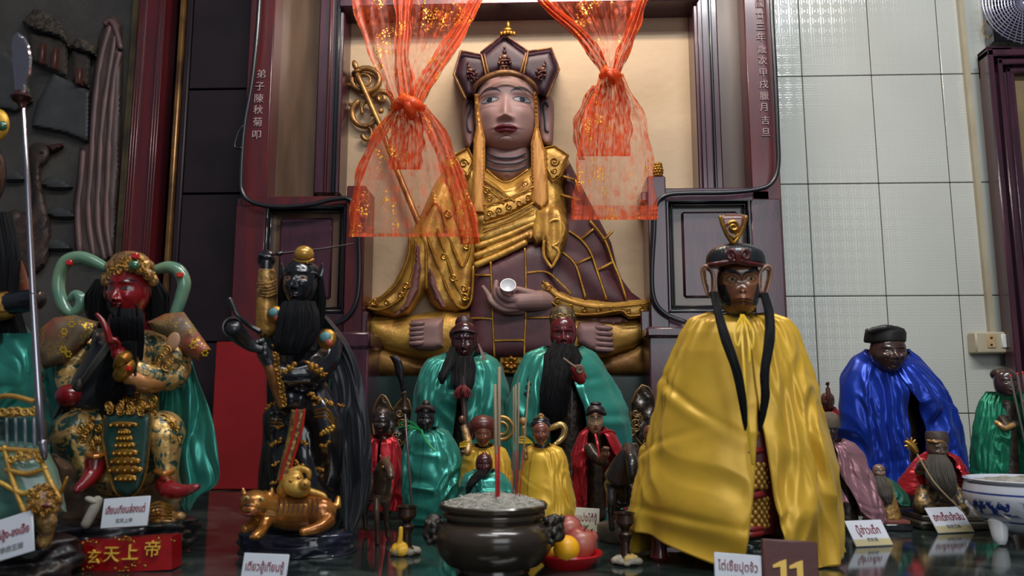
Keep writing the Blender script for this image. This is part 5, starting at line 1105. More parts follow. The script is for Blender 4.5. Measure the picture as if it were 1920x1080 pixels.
# ---------------------------------------------------------------- gilded tiger
tY = Y-.075
tg = thing('tiger_figure', (P(545, 1000, tY).x, tY, P(545, 1000, tY).z), 'gilded crouching tiger figure with a smaller head on its back on the blue black base', 'figurine')
M_tig = mat('orange_gold_leaf', (.48, .20, .035), .27, metal=.6, c2=(.30, .10, .02), nscale=18, coat=.4, bump=.5, bscale=50, bdist=.002)
def tiger(mb):
    mb.pt([(508, 958, tY, 24), (540, 962, tY, 31), (580, 962, tY, 33), (610, 958, tY+.005, 27)], n=20); mb.pe(602, 962, tY-.01, 28, 28, 26)
    mb.pt([(512, 950, tY-.01, 24), (490, 945, tY-.02, 26)]); mb.pe(478, 944, tY-.028, 28, 25, 25); mb.pe(468, 957, tY-.052, 16, 10, 10); mb.pe(468, 964, tY-.05, 13, 5, 8)
    for x in (458, 507): mb.pt([(x+(2 if x > 480 else 0), 926, tY-.02, 6), (x-(3 if x < 480 else -3), 915, tY-.02, 2.5)])
    mb.pt([(500, 975, tY-.02, 14), (492, 992, tY-.035, 10), (484, 1002, tY-.05, 10), (476, 1006, tY-.055, 8)]); mb.pt([(480, 975, tY-.01, 12), (468, 988, tY-.03, 9), (458, 992, tY-.04, 9)])
    mb.pt([(615, 975, tY-.02, 16), (600, 988, tY-.035, 12), (578, 995, tY-.045, 9), (566, 998, tY-.05, 8)]); mb.pt([(632, 950, tY, 8), (634, 935, tY+.005, 5), (633, 930, tY+.01, 1.5)])
    for i in range(4): mb.pe(470+i*5, 1007, tY-.064, 3.2, 4, 4)
o = sculpt('body', tiger, M_tig, tg, .0016, 1)
m = MB()
for i in range(9): m.pt([(522+i*9, 938-abs(3-i)*.8, tY-.026, 1.2), (524+i*9, 950, tY-.040, 1.2), (521+i*9, 962, tY-.044, .8)], n=5)
for y_ in (940, 946): m.pt([(458, y_, tY-.05, .8), (466, y_-3, tY-.056, .8)], n=5)
m.pe(464, 947, tY-.063, 5, 3, 3); m.build('stripes', mat('dark_brown_paint', (.03, .015, .01), .5), tg)
for x, y in ((463, 934), (490, 936)):
    m = MB(); m.pe(x, y, tY-.052, 5, 4.5, 4); e_ = m.build('eye', mat('amber_eye', (.45, .32, .12), .2), tg); m = MB(); m.pe(x-1, y, tY-.057, 2, 2, 2); m.build('pupil', M_blk, e_)
m = MB(); m.pt([(452, 962, tY-.056, 1.6), (466, 965, tY-.064, 1.8), (486, 957, tY-.052, 1.2)], n=6); m.pe(467, 966, tY-.06, 7, 2, 2); m.build('mouth', mat('rust_mouth', (.16, .03, .02), .5), tg)
def cub(mb): mb.pt([(530, 925, tY+.005, 14), (545, 905, tY+.0, 18), (560, 895, tY, 14)]); mb.pe(556, 914, tY-.018, 27, 18, 18, ang=15); mb.pt([(545, 885, tY, 7), (562, 878, tY, 6), (578, 884, tY, 6), (580, 896, tY, 4)]); mb.pe(572, 908, tY-.03, 11, 10, 10); mb.pt([(575, 920, tY, 8), (605, 928, tY, 5), (612, 936, tY, 3)])
cb = sculpt('upper_head', cub, M_gold2, tg, .0016, 1)
m = MB()
for x, y in ((545, 902), (573, 908), (560, 896)): m.pe(x, y, tY-.046, 4, 3.4, 3); m.pe(x, y, tY-.05, 1.8, 1.6, 1.6)
m.build('upper_eyes', M_tig, cb)

# ---------------------------------------------------------------- far left armoured statue
Y = 1.06
sA = thing('armoured_statue', (P(20, 1000, Y).x, Y, 0), 'green and gold armoured temple statue cut off by the left edge, black fist raised', 'statue')
M_ga = mat('dark_green_glaze', (.006, .045, .042), .2, c2=(.02, .09, .075), nscale=10, coat=.5)
M_gl = mat('pale_green_glaze', (.16, .28, .21), .3, c2=(.03, .12, .10), nscale=12, lo=.35, hi=.65, coat=.4)
def bodyA(mb):
    mb.pt([(-10, 640, Y, 70), (-8, 700, Y, 72), (0, 760, Y, 78), (5, 820, Y-.01, 90)], n=26); mb.pe(20, 700, Y-.01, 62, 30, 50)
o = sculpt('armour_torso', bodyA, M_ga, sA, .003, 3)
m = MB(); relief(m, [(-60, 815), (60, 830), (90, 845), (108, 880), (118, 920), (125, 960), (60, 1000), (-60, 1010)], Y-.04, .05, 50, 6, 0, .1, lambda x, y: .004*np.sin((x-.4*y)/14)); m.build('skirt', M_gl, sA)
m = MB()
for pts in ([(8, 838), (18, 880), (30, 920), (45, 960)], [(70, 845), (84, 880), (100, 915), (112, 935)], [(12, 880), (50, 888), (86, 878)], [(-40, 895), (0, 905), (40, 925), (60, 920)], [(-40, 845), (5, 842), (60, 846), (85, 848)], [(-40, 760), (10, 742), (62, 752)]):
    m.pt([(x, y, Y-.096, 5) for x, y in pts], n=10, smooth=5)
for pts in ([(-20, 778), (20, 780), (66, 776)], [(-20, 768), (20, 770), (66, 766)]): m.pt([(x, y, Y-.096, 3) for x, y in pts], n=8, smooth=5)
for i in range(5): scroll(m, 6+i*14, 772, Y-.10, 9, 1.3, 3, i*70, (-1)**i)
for i in range(5): scroll(m, 22+i*13, 860-(i % 2)*6, Y-.10, 8, 1.3, 3, i*80, (-1)**i)
m.build('gold_trim', M_gold2, sA)
m = MB()
for i in range(6): m.pt([(-22+i*17, 785, Y-.082, 3), (-20+i*17, 838, Y-.088, 3)], n=8, smooth=1)
m.build('armour_pleats', mat('pale_blue_enamel', (.16, .18, .22), .3, coat=.3), sA)
def lion(mb):
    mb.pe(80, 945, Y-.08, 30, 34, 26); mb.pe(80, 950, Y-.10, 24, 14, 16); mb.pt([(88, 975, Y-.085, 18), (86, 1000, Y-.08, 14), (80, 1020, Y-.08, 13)]);
    for i in range(14): a = i*.45; mb.pe(80+30*math.cos(a), 940+30*math.sin(a), Y-.08, 8, 8, 8)
lm = sculpt('lion_mask', lion, M_gb, sA, .002, 1)
m = MB(); [scroll(m, 80+24*math.cos(a*.7), 936+24*math.sin(a*.7), Y-.116, 8, 1.3, 2.4, a*50) for a in range(9)]; m.pe(70, 932, Y-.118, 5, 5, 4); m.pe(92, 930, Y-.118, 5, 5, 4); m.build('lion_curls', M_gold, lm)
m = MB(); m.pe(88, 949, Y-.118, 12, 3.5, 4); m.build('lion_mouth', mat('dark_red_mouth', (.08, .008, .008), .4), lm)
m = MB(); m.pt([(108, 935, Y-.08, 3), (118, 915, Y-.08, 4), (126, 895, Y-.08, 3)], n=8); m.build('gold_tassel', M_gold, sA)
m = MB(); m.pt([(-60, 590, Y-.06, 36), (-20, 580, Y-.07, 30), (14, 572, Y-.08, 26)], n=20); m.build('gold_cuff', mat('ribbed_gold_cuff', (.46, .24, .04), .35, metal=.55, c2=(.25, .12, .02), nscale=60, stretch=(1, 1, 8), bump=.9, bscale=60, bdist=.003), sA)
hm = MB(); hand(hm, 60, 562, Y-.095, 26, ang=80, curl=1.6, flip=1, n=10, spread=.1); hm.pt([(16, 570, Y-.08, 22), (54, 564, Y-.085, 23), (72, 561, Y-.085, 20)]); remesh(hm.build('black_fist', M_black, sA), .0018, 2)
cloth_flap('cape', [(625, -40, 62, 10), (680, -40, 68, 0), (730, -40, 70, 0), (780, -40, 66, 5)], Y-.075, M_teal, sA, 2, 3, 1.5)
beard('beard', sA, [(-20, 400, Y-.03, 40, 20), (-12, 480, Y-.05, 50, 22), (-10, 560, Y-.05, 40, 20), (0, 640, Y-.055, 52, 24), (0, 700, Y-.06, 40, 20), (-10, 740, Y-.06, 20, 10)], M_hair, n=240, w=1.5, seed=11)
m = MB(); m.pe(-6, 235, Y-.03, 25, 34, 12); m.build('gold_headdress', mat('yellow_gold_paint', (.60, .32, .03), .4, metal=.4), sA)
m = MB(); m.pe(4, 236, Y-.048, 10, 10, 8); m.build('green_gem', MATS['green_glass_gem'], sA)
m = MB(); m.pe(-28, 330, Y-.01, 34, 70, 40); m.build('dark_head', M_black, sA)
m = MB(); m.pt([(8, 430, Y-.02, 9), (26, 480, Y-.02, 11), (44, 530, Y-.02, 11), (52, 580, Y-.02, 8)], n=10, flat=.3); m.build('glitter_scarf', mg, sA)
m = MB(); m.pt([(20, 415, Y-.03, 2), (18, 450, Y-.03, 2.4), (12, 480, Y-.03, 2)], n=8); m.build('green_cord', mat('green_ribbon', (.01, .25, .06), .4), sA)
m = MB(); rock(m, 30, 1012, 1080, Y, 120, 80, 14); m.build('rock_base', mat('dark_red_base', (.03, .012, .012), .4, c2=(.01, .008, .008), nscale=10, bump=.8, bscale=20, bdist=.01), sA, auto=180)
sp = thing('long_spear', (P(84, 900, Y-.1).x, Y-.1, P(84, 860, Y-.1).z), 'tall steel spear with broad blade at the left edge, gripped by the black fist', 'spear')
m = MB(); m.pt([(43, 190, Y-.09, 3.5), (52, 350, Y-.095, 4.5), (62, 560, Y-.10, 6), (73, 740, Y-.10, 7.5), (80, 830, Y-.10, 8)], n=14, smooth=1); m.pt([(80, 828, Y-.10, 9), (83, 848, Y-.10, 7), (84, 862, Y-.10, 3)], n=12); M_steel = mat('polished_steel', (.42, .40, .44), .22, metal=1.0); m.build('shaft', M_steel, sp)
m = MB(); relief(m, [(34, 60), (26, 66), (22, 85), (24, 120), (29, 178), (48, 178), (49, 160), (58, 140), (60, 110), (55, 85), (46, 68)], Y-.092, .004, 7, 4, .001, .004); m.build('blade', M_steel, sp)
m = MB(); m.pt([(39, 179, Y-.09, 17), (39, 183, Y-.09, 20), (39, 188, Y-.09, 17), (40, 194, Y-.09, 9), (42, 205, Y-.09, 6)], n=20, smooth=2, up=(0, 1, 0)); m.build('collar', mat('dark_copper', (.06, .022, .018), .3, metal=.6), sp)
# ================================================================ the monkey faced statue in the yellow cape
Y = 1.20
sM = thing('monkey_faced_statue', (P(1395, 1000, Y).x, Y, 0), 'tall monkey faced temple statue in long yellow satin cape with gold topped black cap', 'statue')
M_brn = mat('brown_gloss_face', (.13, .045, .018), .22, coat=.5)
def mpaint(x, z, C, fr):
    fur = (.010, .010, .012)
    C[(np.abs(x) > .80-.16*(z > .25))] = (.10, .038, .016)
    side = (np.abs(x) > .60+.10*np.sin((z+.3)*5)) & (z < -.02) & fr; C[side] = fur
    C[(z < -.86) & fr] = fur
    for s_ in (-1, 1):
        dx = x*s_-.40; bc = .36+.34*dx-.45*dx*dx; C[(np.abs(z-bc) < .075-.05*np.abs(dx)) & (x*s_ > .06) & (x*s_ < .84) & fr] = (.012, .012, .016)
        C[(np.abs(np.hypot((x*s_-.42)/.33, (z-.10)/.17)-1) < .07) & fr] = (.32, .15, .05)
        C[(np.hypot((x*s_-.10)/.05, (z+.31)/.035) < 1) & fr] = (.015, .008, .006)
    C[(np.abs(z+.625) < .014) & (np.abs(x) < .5) & fr] = (.03, .01, .008)
def mextra(x, z):
    d = .26*gauss(x, z, 0, -.55, .48, .26) + .10*gauss(x, z, 0, -.28, .20, .10) + .09*gauss(x, z, 0, -.50, .36, .06) + .08*gauss(x, z, 0, -.73, .34, .07) - .06*gauss(x, z, 0, -.625, .5, .02)
    for s_ in (-1, 1): d += .07*gauss(x, z, s_*.5, .38, .36, .10) - .07*gauss(x, z, s_*.42, .10, .26, .12)
    return d - .08*gauss(x, z, 0, .0, .2, .14)
hY = Y-.03
head_mesh('face', sM, 1385, 535, hY, 40, 60, M_facegl, dr=.95, nu=220, nv=180, yaw=-5, extra=mextra, paint=mpaint, skin=(.17, .058, .022), lip=(.13, .035, .015), brow=(.012, .012, .016), white=(.34, .18, .07), liner=(.02, .012, .01), iris=(.008, .006, .005),
          ez=.12, ex=.42, ew=.20, eh=.07, ir=.075, look=.02, nose=.02, nz=-.25, lz=-.60, lw=.46, lh=.10, bz=2, jaw=.06, sock=.04, cheek=.03, lipd=.02, chin=.02)
for sg, x0 in ((-1, 1331), (1, 1431)):
    m = MB(); relief(m, [(x0+sg*4, 499), (x0-sg*8, 508), (x0-sg*9, 542), (x0-sg*4, 560), (x0+sg*4, 556), (x0+sg*12, 526), (x0+sg*14, 506)], hY-.004, .008, 5, 3, .002, .01); er = m.build('ear', M_brn, sM)
    m = MB(); m.pt([(x0-sg*3, 558, hY-.014, 2.5), (x0-sg*8, 538, hY-.017, 3), (x0-sg*6, 512, hY-.017, 3), (x0+sg*6, 499, hY-.017, 3.5), (x0+sg*15, 505, hY-.014, 3), (x0+sg*13, 526, hY-.012, 2.5), (x0+sg*5, 554, hY-.012, 2)], n=10); m.build('ear_rim', mat('tan_ear_rim', (.30, .15, .085), .3, coat=.4), er)
m = MB(); ks = S(hY); c0 = P(1379, 494, hY); rings = []
for j in range(15):
    v = j/14; z = (-.10+1.05*v); rr = math.sqrt(max(0.0, 1-max(z, 0)**3.0)) if z < 1 else 0
    rings.append([(c0.x+math.cos(a)*54*ks*rr*(1+.012*math.cos(a*44)), c0.y+math.sin(a)*46*ks*rr*(1+.012*math.cos(a*44)), c0.z+z*38*ks) for a in [i*2*math.pi/132 for i in range(132)]])
m.grid(rings, closed_u=True); m.f.append(tuple(14*132+i for i in range(132))); m.mi.append(0); m.f.append(tuple(reversed(range(132)))); m.mi.append(0); cp = m.build('ribbed_cap', mat('black_ribbed_paint', (.014, .016, .017), .3, coat=.4), sM, auto=180)
M_hb = mat('dark_red_headband', (.09, .012, .012), .25, coat=.5)
m = MB()
def hb(a, x, y, r): yy = hY-math.cos(a)*50*ks; return (1379+x, y, yy, r)
m.pt([hb(R(-95), -55, 500, 3), hb(R(-60), -48, 497, 4.5), hb(R(-30), -26, 494, 5), hb(0, 0, 490, 5), hb(R(30), 26, 494, 5), hb(R(60), 48, 497, 4.5), hb(R(95), 55, 500, 3)], n=12)
for sg in (-1, 1): m.pt([(1384+sg*(2), 492, hY-.050, 3.5), (1384+sg*4, 478, hY-.052, 4), (1384+sg*11, 469, hY-.052, 4.5), (1384+sg*19, 475, hY-.050, 4.5), (1384+sg*17, 485, hY-.050, 4), (1384+sg*10, 484, hY-.052, 3.5), (1384+sg*10, 478, hY-.053, 3)], n=10, smooth=6)
m.build('curled_headband', M_hb, sM)
m = MB(); relief(m, [(1349, 404), (1360, 401), (1388, 401), (1400, 404), (1398, 422), (1388, 442), (1378, 456), (1368, 456), (1358, 440), (1350, 420)], hY, .012, 8, 4, .012, .02); fx = m.build('gold_topper', mat('brown_gold_glaze', (.16, .06, .04), .25, coat=.5), sM)
m = MB()
for pts in ([(1350, 406), (1356, 425), (1366, 444), (1374, 456)], [(1399, 406), (1394, 425), (1385, 444), (1376, 456)], [(1364, 440), (1374, 446), (1384, 440)]): m.pt([(x, y, hY-.024, 3.6) for x, y in pts], n=8)
scroll(m, 1375, 425, hY-.03, 11, 1.3, 3.5, 200); m.pe(1375, 430, hY-.022, 12, 12, 5); m.build('gold_flame', M_gold, fx)
m = MB(); m.pt([(1376, 456, hY-.005, 8), (1377, 464, hY-.005, 12)], n=14, smooth=1); m.build('topper_foot', M_gold, sM)
# inner body: scales armour
m = MB(); m.lathe([(0, 0.0), (.030, .0), (.036, .02), (.034, .05), (.040, .08), (.043, .11), (.036, .15), (.034, .19), (.02, .235), (.012, .27), (.010, .29), (0, .295)], (P(1397, 700, Y).x, Y-.03, P(1397, 990, Y).z), 40, sy=.9); m.build('robe_body', mat('maroon_under_robe', (.14, .015, .015), .4, coat=.3), sM)
m = MB(); cx_ = P(1399, 900, Y).x
for row in range(22):
    py = 815+row*8.2
    if 921 < py < 936: continue
    q = P(1402, py, Y-.072); 
    for i in range(-4, 5):
        a = (i+(row % 2)*.5)*.25; rr = .036 if py > 870 else .030
        m.ell((q.x+math.sin(a)*rr*1.05, q.y+.036-math.cos(a)*rr, q.z), (.0052, .0028, .0046), Matrix.Rotation(-a, 3, 'Z'), n=10, m=6)
m.build('gold_scales', mat('gold_scale_paint', (.50, .28, .05), .4, metal=.5, c2=(.36, .18, .03), nscale=20), sM)
m = MB()
for (py, r_) in ((928, 7), (990, 5), (1000, 6), (845, 6)): m = MB(); m.pt([(1376, py-2, Y-.068, r_), (1402, py+3, Y-.076, r_), (1428, py-1, Y-.068, r_)], n=10); m.build('red_band', mat('red_band_paint', (.20, .015, .015), .3, coat=.4), sM)
m = MB(); rock(m, 1400, 1003, 1080, Y-.0, 62, 70, 21, bump=.08, top=.9); m.build('rock_base', mat('green_black_rock', (.010, .018, .014), .25, c2=(.03, .045, .034), nscale=10, coat=.5, bump=1.0, bscale=18, bdist=.01), sM, auto=180)
# cape
m = MB()
cape_mesh(m, [(584, 1330, 1442, 1400, 1386), (596, 1296, 1470, 1400, 1386), (620, 1280, 1488, 1400, 1386), (660, 1262, 1503, 1399, 1388), (720, 1243, 1522, 1398, 1392), (780, 1232, 1534, 1394, 1400), (840, 1218, 1549, 1391, 1410), (900, 1207, 1560, 1384, 1418), (960, 1198, 1566, 1376, 1428), (1045, 1190, 1573, 1364, 1442)], Y, dr=.62, seed=5, nf=3.0, fold=.055, gather=.05, ng=24, nu=300, nv=110, creases=5, dip=12,
          hem=[(1185, 985), (1210, 1002), (1290, 1030), (1365, 1054), (1440, 1052), (1520, 1052), (1545, 1046), (1573, 1030)])
cpm = m.build('cape', M_yel, sM, auto=180)
m = MB()
for pts in ([(1390, 590, Y-.062, 2.6), (1392, 640, Y-.095, 2.6), (1396, 700, Y-.115, 2.6), (1400, 780, Y-.13, 2.8), (1412, 870, Y-.125, 3.4)], [(1394, 590, Y-.062, 2.4), (1404, 640, Y-.098, 2.4), (1406, 680, Y-.11, 2.4)], [(1392, 592, Y-.064, 3), (1378, 620, Y-.09, 2.4), (1384, 650, Y-.10, 2.4), (1394, 610, Y-.08, 2.4)], [(1394, 592, Y-.064, 3), (1412, 622, Y-.09, 2.4), (1410, 655, Y-.10, 2.4), (1398, 612, Y-.085, 2.4)]):
    m.pt(pts, n=8, flat=.35)
m.build('yellow_ties', mat('yellow_ribbon', (.68, .42, .02), .4), sM)
for pts, sd in (([(1338, 548, Y-.06, 6, 6), (1347, 590, Y-.105, 7, 6), (1362, 640, Y-.13, 9, 6), (1380, 690, Y-.145, 8, 6), (1391, 740, Y-.15, 7, 5), (1397, 790, Y-.15, 4, 3), (1398, 808, Y-.15, 1.5, 1)], 3), ([(1432, 550, Y-.06, 7, 6), (1444, 590, Y-.105, 8, 6), (1443, 640, Y-.13, 9, 6), (1433, 700, Y-.145, 8, 5), (1436, 740, Y-.15, 7, 5), (1428, 790, Y-.15, 4, 3), (1424, 808, Y-.15, 1.5, 1)], 4)):
    beard('hair_lock', sM, pts, M_hair, n=110, w=1.1, seed=sd, wav=1.5)
for x_ in ((1240, 1036, 9), (1560, 985, 8)):
    pass
m = MB(); q = P(1238, 1020, 1.19); m.lathe([(.012, 0), (.014, .004), (.011, .012), (.011, .05), (.013, .06)], (q.x, 1.2, 0), 20); tag(m.build('lacquered_foot', mat('red_lacquer_foot', (.12, .01, .012), .25, coat=.5)), 'dark red round lacquered foot under the left hem of the yellow cape', 'furniture foot')

# ================================================================ generic small caped statue
def small_statue(name, label, Y, base_px, head, cape=None, capemat=None, hem=None, hs=None, seed=1, dr=.7, body=None, bodymat=None, nf=3, cat='statue', fm=None, group=None, **kw):
    cx = head[0]; s_ = thing(name, (P(base_px[0], base_px[1], Y).x, Y, 0), label, cat, group)
    hx, hy, hw, hh, hy_off = head; st = dict(hs or {})
    head_mesh('face', s_, hx, hy, Y+hy_off, hw, hh, fm or M_facegl, nu=110, nv=90, **st)
    if body: 
        mb = MB(); body(mb); o = remesh(mb.build('robe_body', bodymat or M_dkc, s_), kw.get('voxel', .0028), 2)
    if cape:
        mb = MB(); cape_mesh(mb, cape, Y, dr=dr, hem=hem, seed=seed, nf=nf, nu=kw.get('nu', 200), nv=kw.get('nv', 70), fold=kw.get('fold', .05), gather=kw.get('gather', .06), ng=kw.get('ng', 22), creases=kw.get('creases', 4), dip=kw.get('dip', 8), wrinkle=kw.get('wrinkle', .11)); mb.build('cape', capemat, s_, auto=180)
    return s_
def column(mb, x, y0, y1, Y, r0, r1, d=0):       # plain robed body down to the table
    zb = 0.004; k = S(Y); p0 = P(x, y0, Y); r0 *= .6; r1 *= .6; d += .012; p1 = Vector((P(x, y1, Y).x, Y, zb)); mb.tube([p0+Vector((0, d, 0)), p0.lerp(p1, .5)+Vector((0, d, 0)), p1+Vector((0, d, r1*k*.4))], [r0*k, (r0+r1)/2*k, r1*k], n=20)

# two bearded generals behind in teal capes --------------------------------------
Y = 1.80
g1 = small_statue('bearded_statue', 'left of the two rear statues in teal capes, dark face, round cap', Y, (868, 900), (871, 642, 25, 40, -.03), [(660, 838, 905, 868, 872), (672, 805, 925, 868, 872), (690, 792, 938, 868, 873), (730, 780, 950, 866, 873), (780, 776, 946, 860, 876), (840, 770, 946, 850, 885), (960, 760, 946, 840, 890)], M_teal, None,
    dict(skin=(.045, .010, .012), lip=(.04, .006, .008), brow=(.01, .004, .005), white=(.05, .02, .02), ez=.0, bz=.2, bslant=.35, frown=.06, liner=(.01, .004, .005)), seed=3, wrinkle=.17, fold=.065, dip=12, body=lambda mb: (column(mb, 868, 690, 900, Y, 40, 70)), bodymat=M_dkc)
m = MB(); m.pe(869, 627, Y-.02, 27, 20, 26); m.pe(870, 606, Y-.02, 17, 16, 17); m.pt([(846, 624, Y-.05, 2), (868, 619, Y-.062, 3), (893, 624, Y-.05, 2)], n=8); m.build('cap', mat('dark_maroon_cap', (.035, .012, .015), .4, bump=.5, bscale=80, bdist=.002), g1)
beard('beard', g1, [(871, 668, Y-.065, 16, 8), (870, 690, Y-.085, 22, 9), (868, 720, Y-.115, 20, 8), (868, 745, Y-.12, 10, 5), (868, 760, Y-.12, 3, 2)], M_hair, n=120, w=1.1, seed=2)
beard('side_hair', g1, [(850, 650, Y-.05, 5, 5), (842, 680, Y-.09, 9, 6), (830, 705, Y-.115, 8, 5), (828, 720, Y-.115, 3, 2)], M_hair, n=60, w=1.1, seed=3)
m = MB(); 
for i in range(5): m.pt([(897, 645, Y-.03, 1.4), (902+i, 662, Y-.06, 1.2), (904+i*2, 675, Y-.08, .8)], n=5)
m.build('grey_tassel', mat('grey_threads', (.14, .10, .09), .7), g1)
sp2 = thing('tasselled_spear', P(872, 860, Y-.19), 'short spear with dark red tassel in front of the left rear teal cape', 'spear')
m = MB(); m.pt([(869, 745, Y-.19, 5), (872, 790, Y-.19, 6), (876, 860, Y-.19, 6), (878, 985, Y-.19, 6)], n=10, smooth=1); m.build('shaft', mat('dark_brown_shaft', (.05, .018, .014), .4), sp2)
m = MB(); m.pt([(868, 705, Y-.19, .8), (868, 722, Y-.19, 6), (869, 745, Y-.19, 2)], n=4, smooth=1); m.build('spear_head', mat('dull_steel', (.12, .10, .10), .35, metal=.7), sp2)
m = MB(); hair_mesh(m, [(868, 722, Y-.19, 3, 3), (868, 732, Y-.20, 14, 8), (868, 748, Y-.20, 17, 8)], n=90, w=1.3, seed=7, seg=5); m.build('tassel', mat('dark_red_threads', (.12, .008, .010), .7), sp2)
g2 = small_statue('bearded_statue', 'right of the two rear statues in teal capes, red face, brown crown', Y, (1060, 900), (1056, 628, 25, 38, -.03), [(648, 1022, 1090, 1050, 1062), (660, 992, 1112, 1045, 1066), (680, 978, 1128, 1042, 1068), (720, 962, 1150, 1038, 1075), (760, 955, 1170, 1032, 1090), (820, 953, 1178, 1028, 1098), (960, 953, 1186, 1020, 1105)], M_teal, None,
    dict(skin=(.11, .012, .014), lip=(.08, .006, .008), brow=(.03, .006, .006), white=(.10, .03, .03), ez=.0, bz=.2, bslant=.35, frown=.08, liner=(.02, .004, .004), sock=.14), seed=8, wrinkle=.17, fold=.065, dip=12, body=lambda mb: (column(mb, 1070, 700, 900, Y, 46, 70, -.03)), bodymat=M_dkc)
m = MB(); k = S(Y); q = P(1055, 606, Y-.02)
m.lathe([(22*k, -8*k), (24*k, 0), (25*k, 10*k), (22*k, 22*k), (17*k, 30*k), (6*k, 34*k), (0, 34*k)], tuple(q), 36); ch = m.build('crown', mat('antique_brown_crown', (.12, .08, .035), .45, metal=.4, c2=(.04, .03, .015), nscale=40, bump=.9, bscale=70, bdist=.003), g2)
m = MB(); [scroll(m, 1055+22*math.sin(a), 596-abs(math.cos(a*2))*6, Y-.02-math.cos(a)*25*k, 5, 1.3, 1.4, a*90) for a in (-1, -.6, -.2, .2, .6, 1)]; m.build('crown_relief', M_gb, ch)
beard('beard', g2, [(1056, 646, Y-.055, 20, 9), (1052, 664, Y-.085, 30, 12), (1046, 700, Y-.115, 27, 10), (1040, 740, Y-.125, 26, 9), (1038, 775, Y-.125, 22, 8), (1036, 800, Y-.12, 8, 4)], M_hair, n=300, w=1.2, seed=9, wav=4)
beard('beard_side', g2, [(1072, 650, Y-.07, 9, 6), (1082, 672, Y-.10, 9, 6), (1078, 690, Y-.11, 4, 3)], M_hair, n=60, w=1.2, seed=10, wav=3)
m = MB(); m.pe(1086, 706, Y-.13, 14, 12, 8); m.pt([(1078, 690, Y-.135, 9), (1090, 715, Y-.135, 9)], n=12); m.build('red_hand', M_redg, g2)
ry = thing('scroll_sceptre', P(1075, 690, Y-.16), 'thin curled wooden sceptre held at the chest of the red faced rear statue', 'sceptre')
m = MB(); m.pt([(1057, 672, Y-.165, 1.8), (1070, 682, Y-.165, 2.2), (1082, 690, Y-.165, 2.6)], n=8); m.build('handle', M_stone, ry); m = MB(); scroll(m, 1087, 693, Y-.168, 8.5, 2.3, 2.4, 200, 1, 8); m.pe(1087, 693, Y-.16, 9, 9, 3); m.build('curl', M_stone, ry)
sn = thing('snake_wand', P(985, 760, 1.405), 'thin black wavy snake shaped wand in front of the right rear teal cape', 'wand')
m = MB(); m.pt([(981, 800, 1.405, 1.2), (987, 760, 1.405, 1.4), (990, 748, 1.405, 2), (984, 738, 1.405, 2.4), (993, 735, 1.405, 2.2), (986, 726, 1.405, 1.8), (995, 721, 1.405, 1.6), (989, 714, 1.405, 1.4), (991, 705, 1.405, .7)], n=7, smooth=5); m.build('wand_body', M_blk, sn)
# the guandao like pole blade held by the small black faced statue -----------------
pb = thing('pole_blade', (P(775, 958, 1.47).x, 1.42, .05), 'long thin pole with dark curved blade rising left of the small teal caped statue', 'pole weapon')
m = MB(); m.pt([(757, 740, 1.44, 2.0), (764, 840, 1.44, 2.2), (773, 958, 1.44, 2.2)], n=10, smooth=1); m.build('shaft', mat('pinkish_steel', (.45, .30, .30), .25, metal=.9), pb)
m = MB(); relief(m, [(730, 668), (742, 666), (752, 674), (757, 690), (757, 712), (761, 738), (754, 740), (748, 715), (741, 698), (738, 682)], 1.44, .003, 5, 3, .001, .004); m.build('blade', mat('black_iron', (.012, .008, .010), .4, metal=.5), pb)
m = MB(); m.pt([(757, 738, 1.44, 7), (758, 742, 1.44, 5), (759, 762, 1.44, 4), (759, 768, 1.44, 8), (760, 774, 1.44, 4)], n=14, smooth=2); m.build('collar', mat('dark_bronze', (.07, .045, .03), .4, metal=.6), pb)

# small statues in front ----------------------------------------------------------
Y = 1.52
KF = dict(skin=(.012, .010, .012), lip=(.02, .008, .008), brow=(.004, .004, .004), white=(.12, .10, .09), liner=(.004, .004, .004))
g3 = small_statue('black_faced_statue', 'small black faced statue in shiny teal cape left of the bronze incense pot', Y, (810, 985), (798, 788, 17, 23, -.02), [(800, 778, 822, 808, 800), (808, 768, 838, 808, 800), (824, 762, 848, 806, 800), (860, 757, 862, 804, 798), (920, 756, 866, 796, 790), (960, 760, 862, 790, 784), (988, 768, 856, 786, 780)], M_teal, None, KF, seed=12, dr=.75, wrinkle=.18, body=lambda mb: (column(mb, 808, 815, 980, Y, 22, 34)), nf=2.5, gather=.10, ng=16)
m = MB(); m.pe(798, 770, Y-.015, 19, 12, 18); m.pe(799, 757, Y-.015, 8, 7, 8); m.pt([(780, 772, Y-.02, 2.5), (798, 764, Y-.042, 3), (816, 772, Y-.02, 2.5)], n=8); m.build('cap', mat('dark_brown_cap', (.025, .014, .014), .4), g3)
m = MB()
for a in ((745, 802), (750, 794), (758, 806)): m.pt([(788, 806, Y-.05, 2), ((a[0]+788)/2, a[1]-3, Y-.06, 2.2), (a[0], a[1], Y-.06, 1.6)], n=7, flat=.3)
m.pt([(790, 806, Y-.05, 2.2), (798, 825, Y-.07, 2.2), (815, 846, Y-.08, 1.8)], n=7, flat=.3); m.build('green_ties', mat('green_ribbon', (.01, .25, .06), .4), g3)
def kid(label, hx, hy, cx, capemat, rows, hs, capcol, Y, seed, wid=20):
    s_ = small_statue('child_faced_statue', label, Y, (cx, 980), (hx, hy, 16, 21, -.02), rows, capemat, None, hs, seed=seed, dr=.72, body=lambda mb: (column(mb, cx, hy+25, 975, Y, wid, 30)), nf=2.2, gather=.08, ng=14, nu=160, nv=60); return s_
BF = dict(skin=(.17, .05, .025), lip=(.14, .02, .02), brow=(.03, .015, .01), white=(.16, .08, .05), liner=(.03, .012, .01), bz=.28)
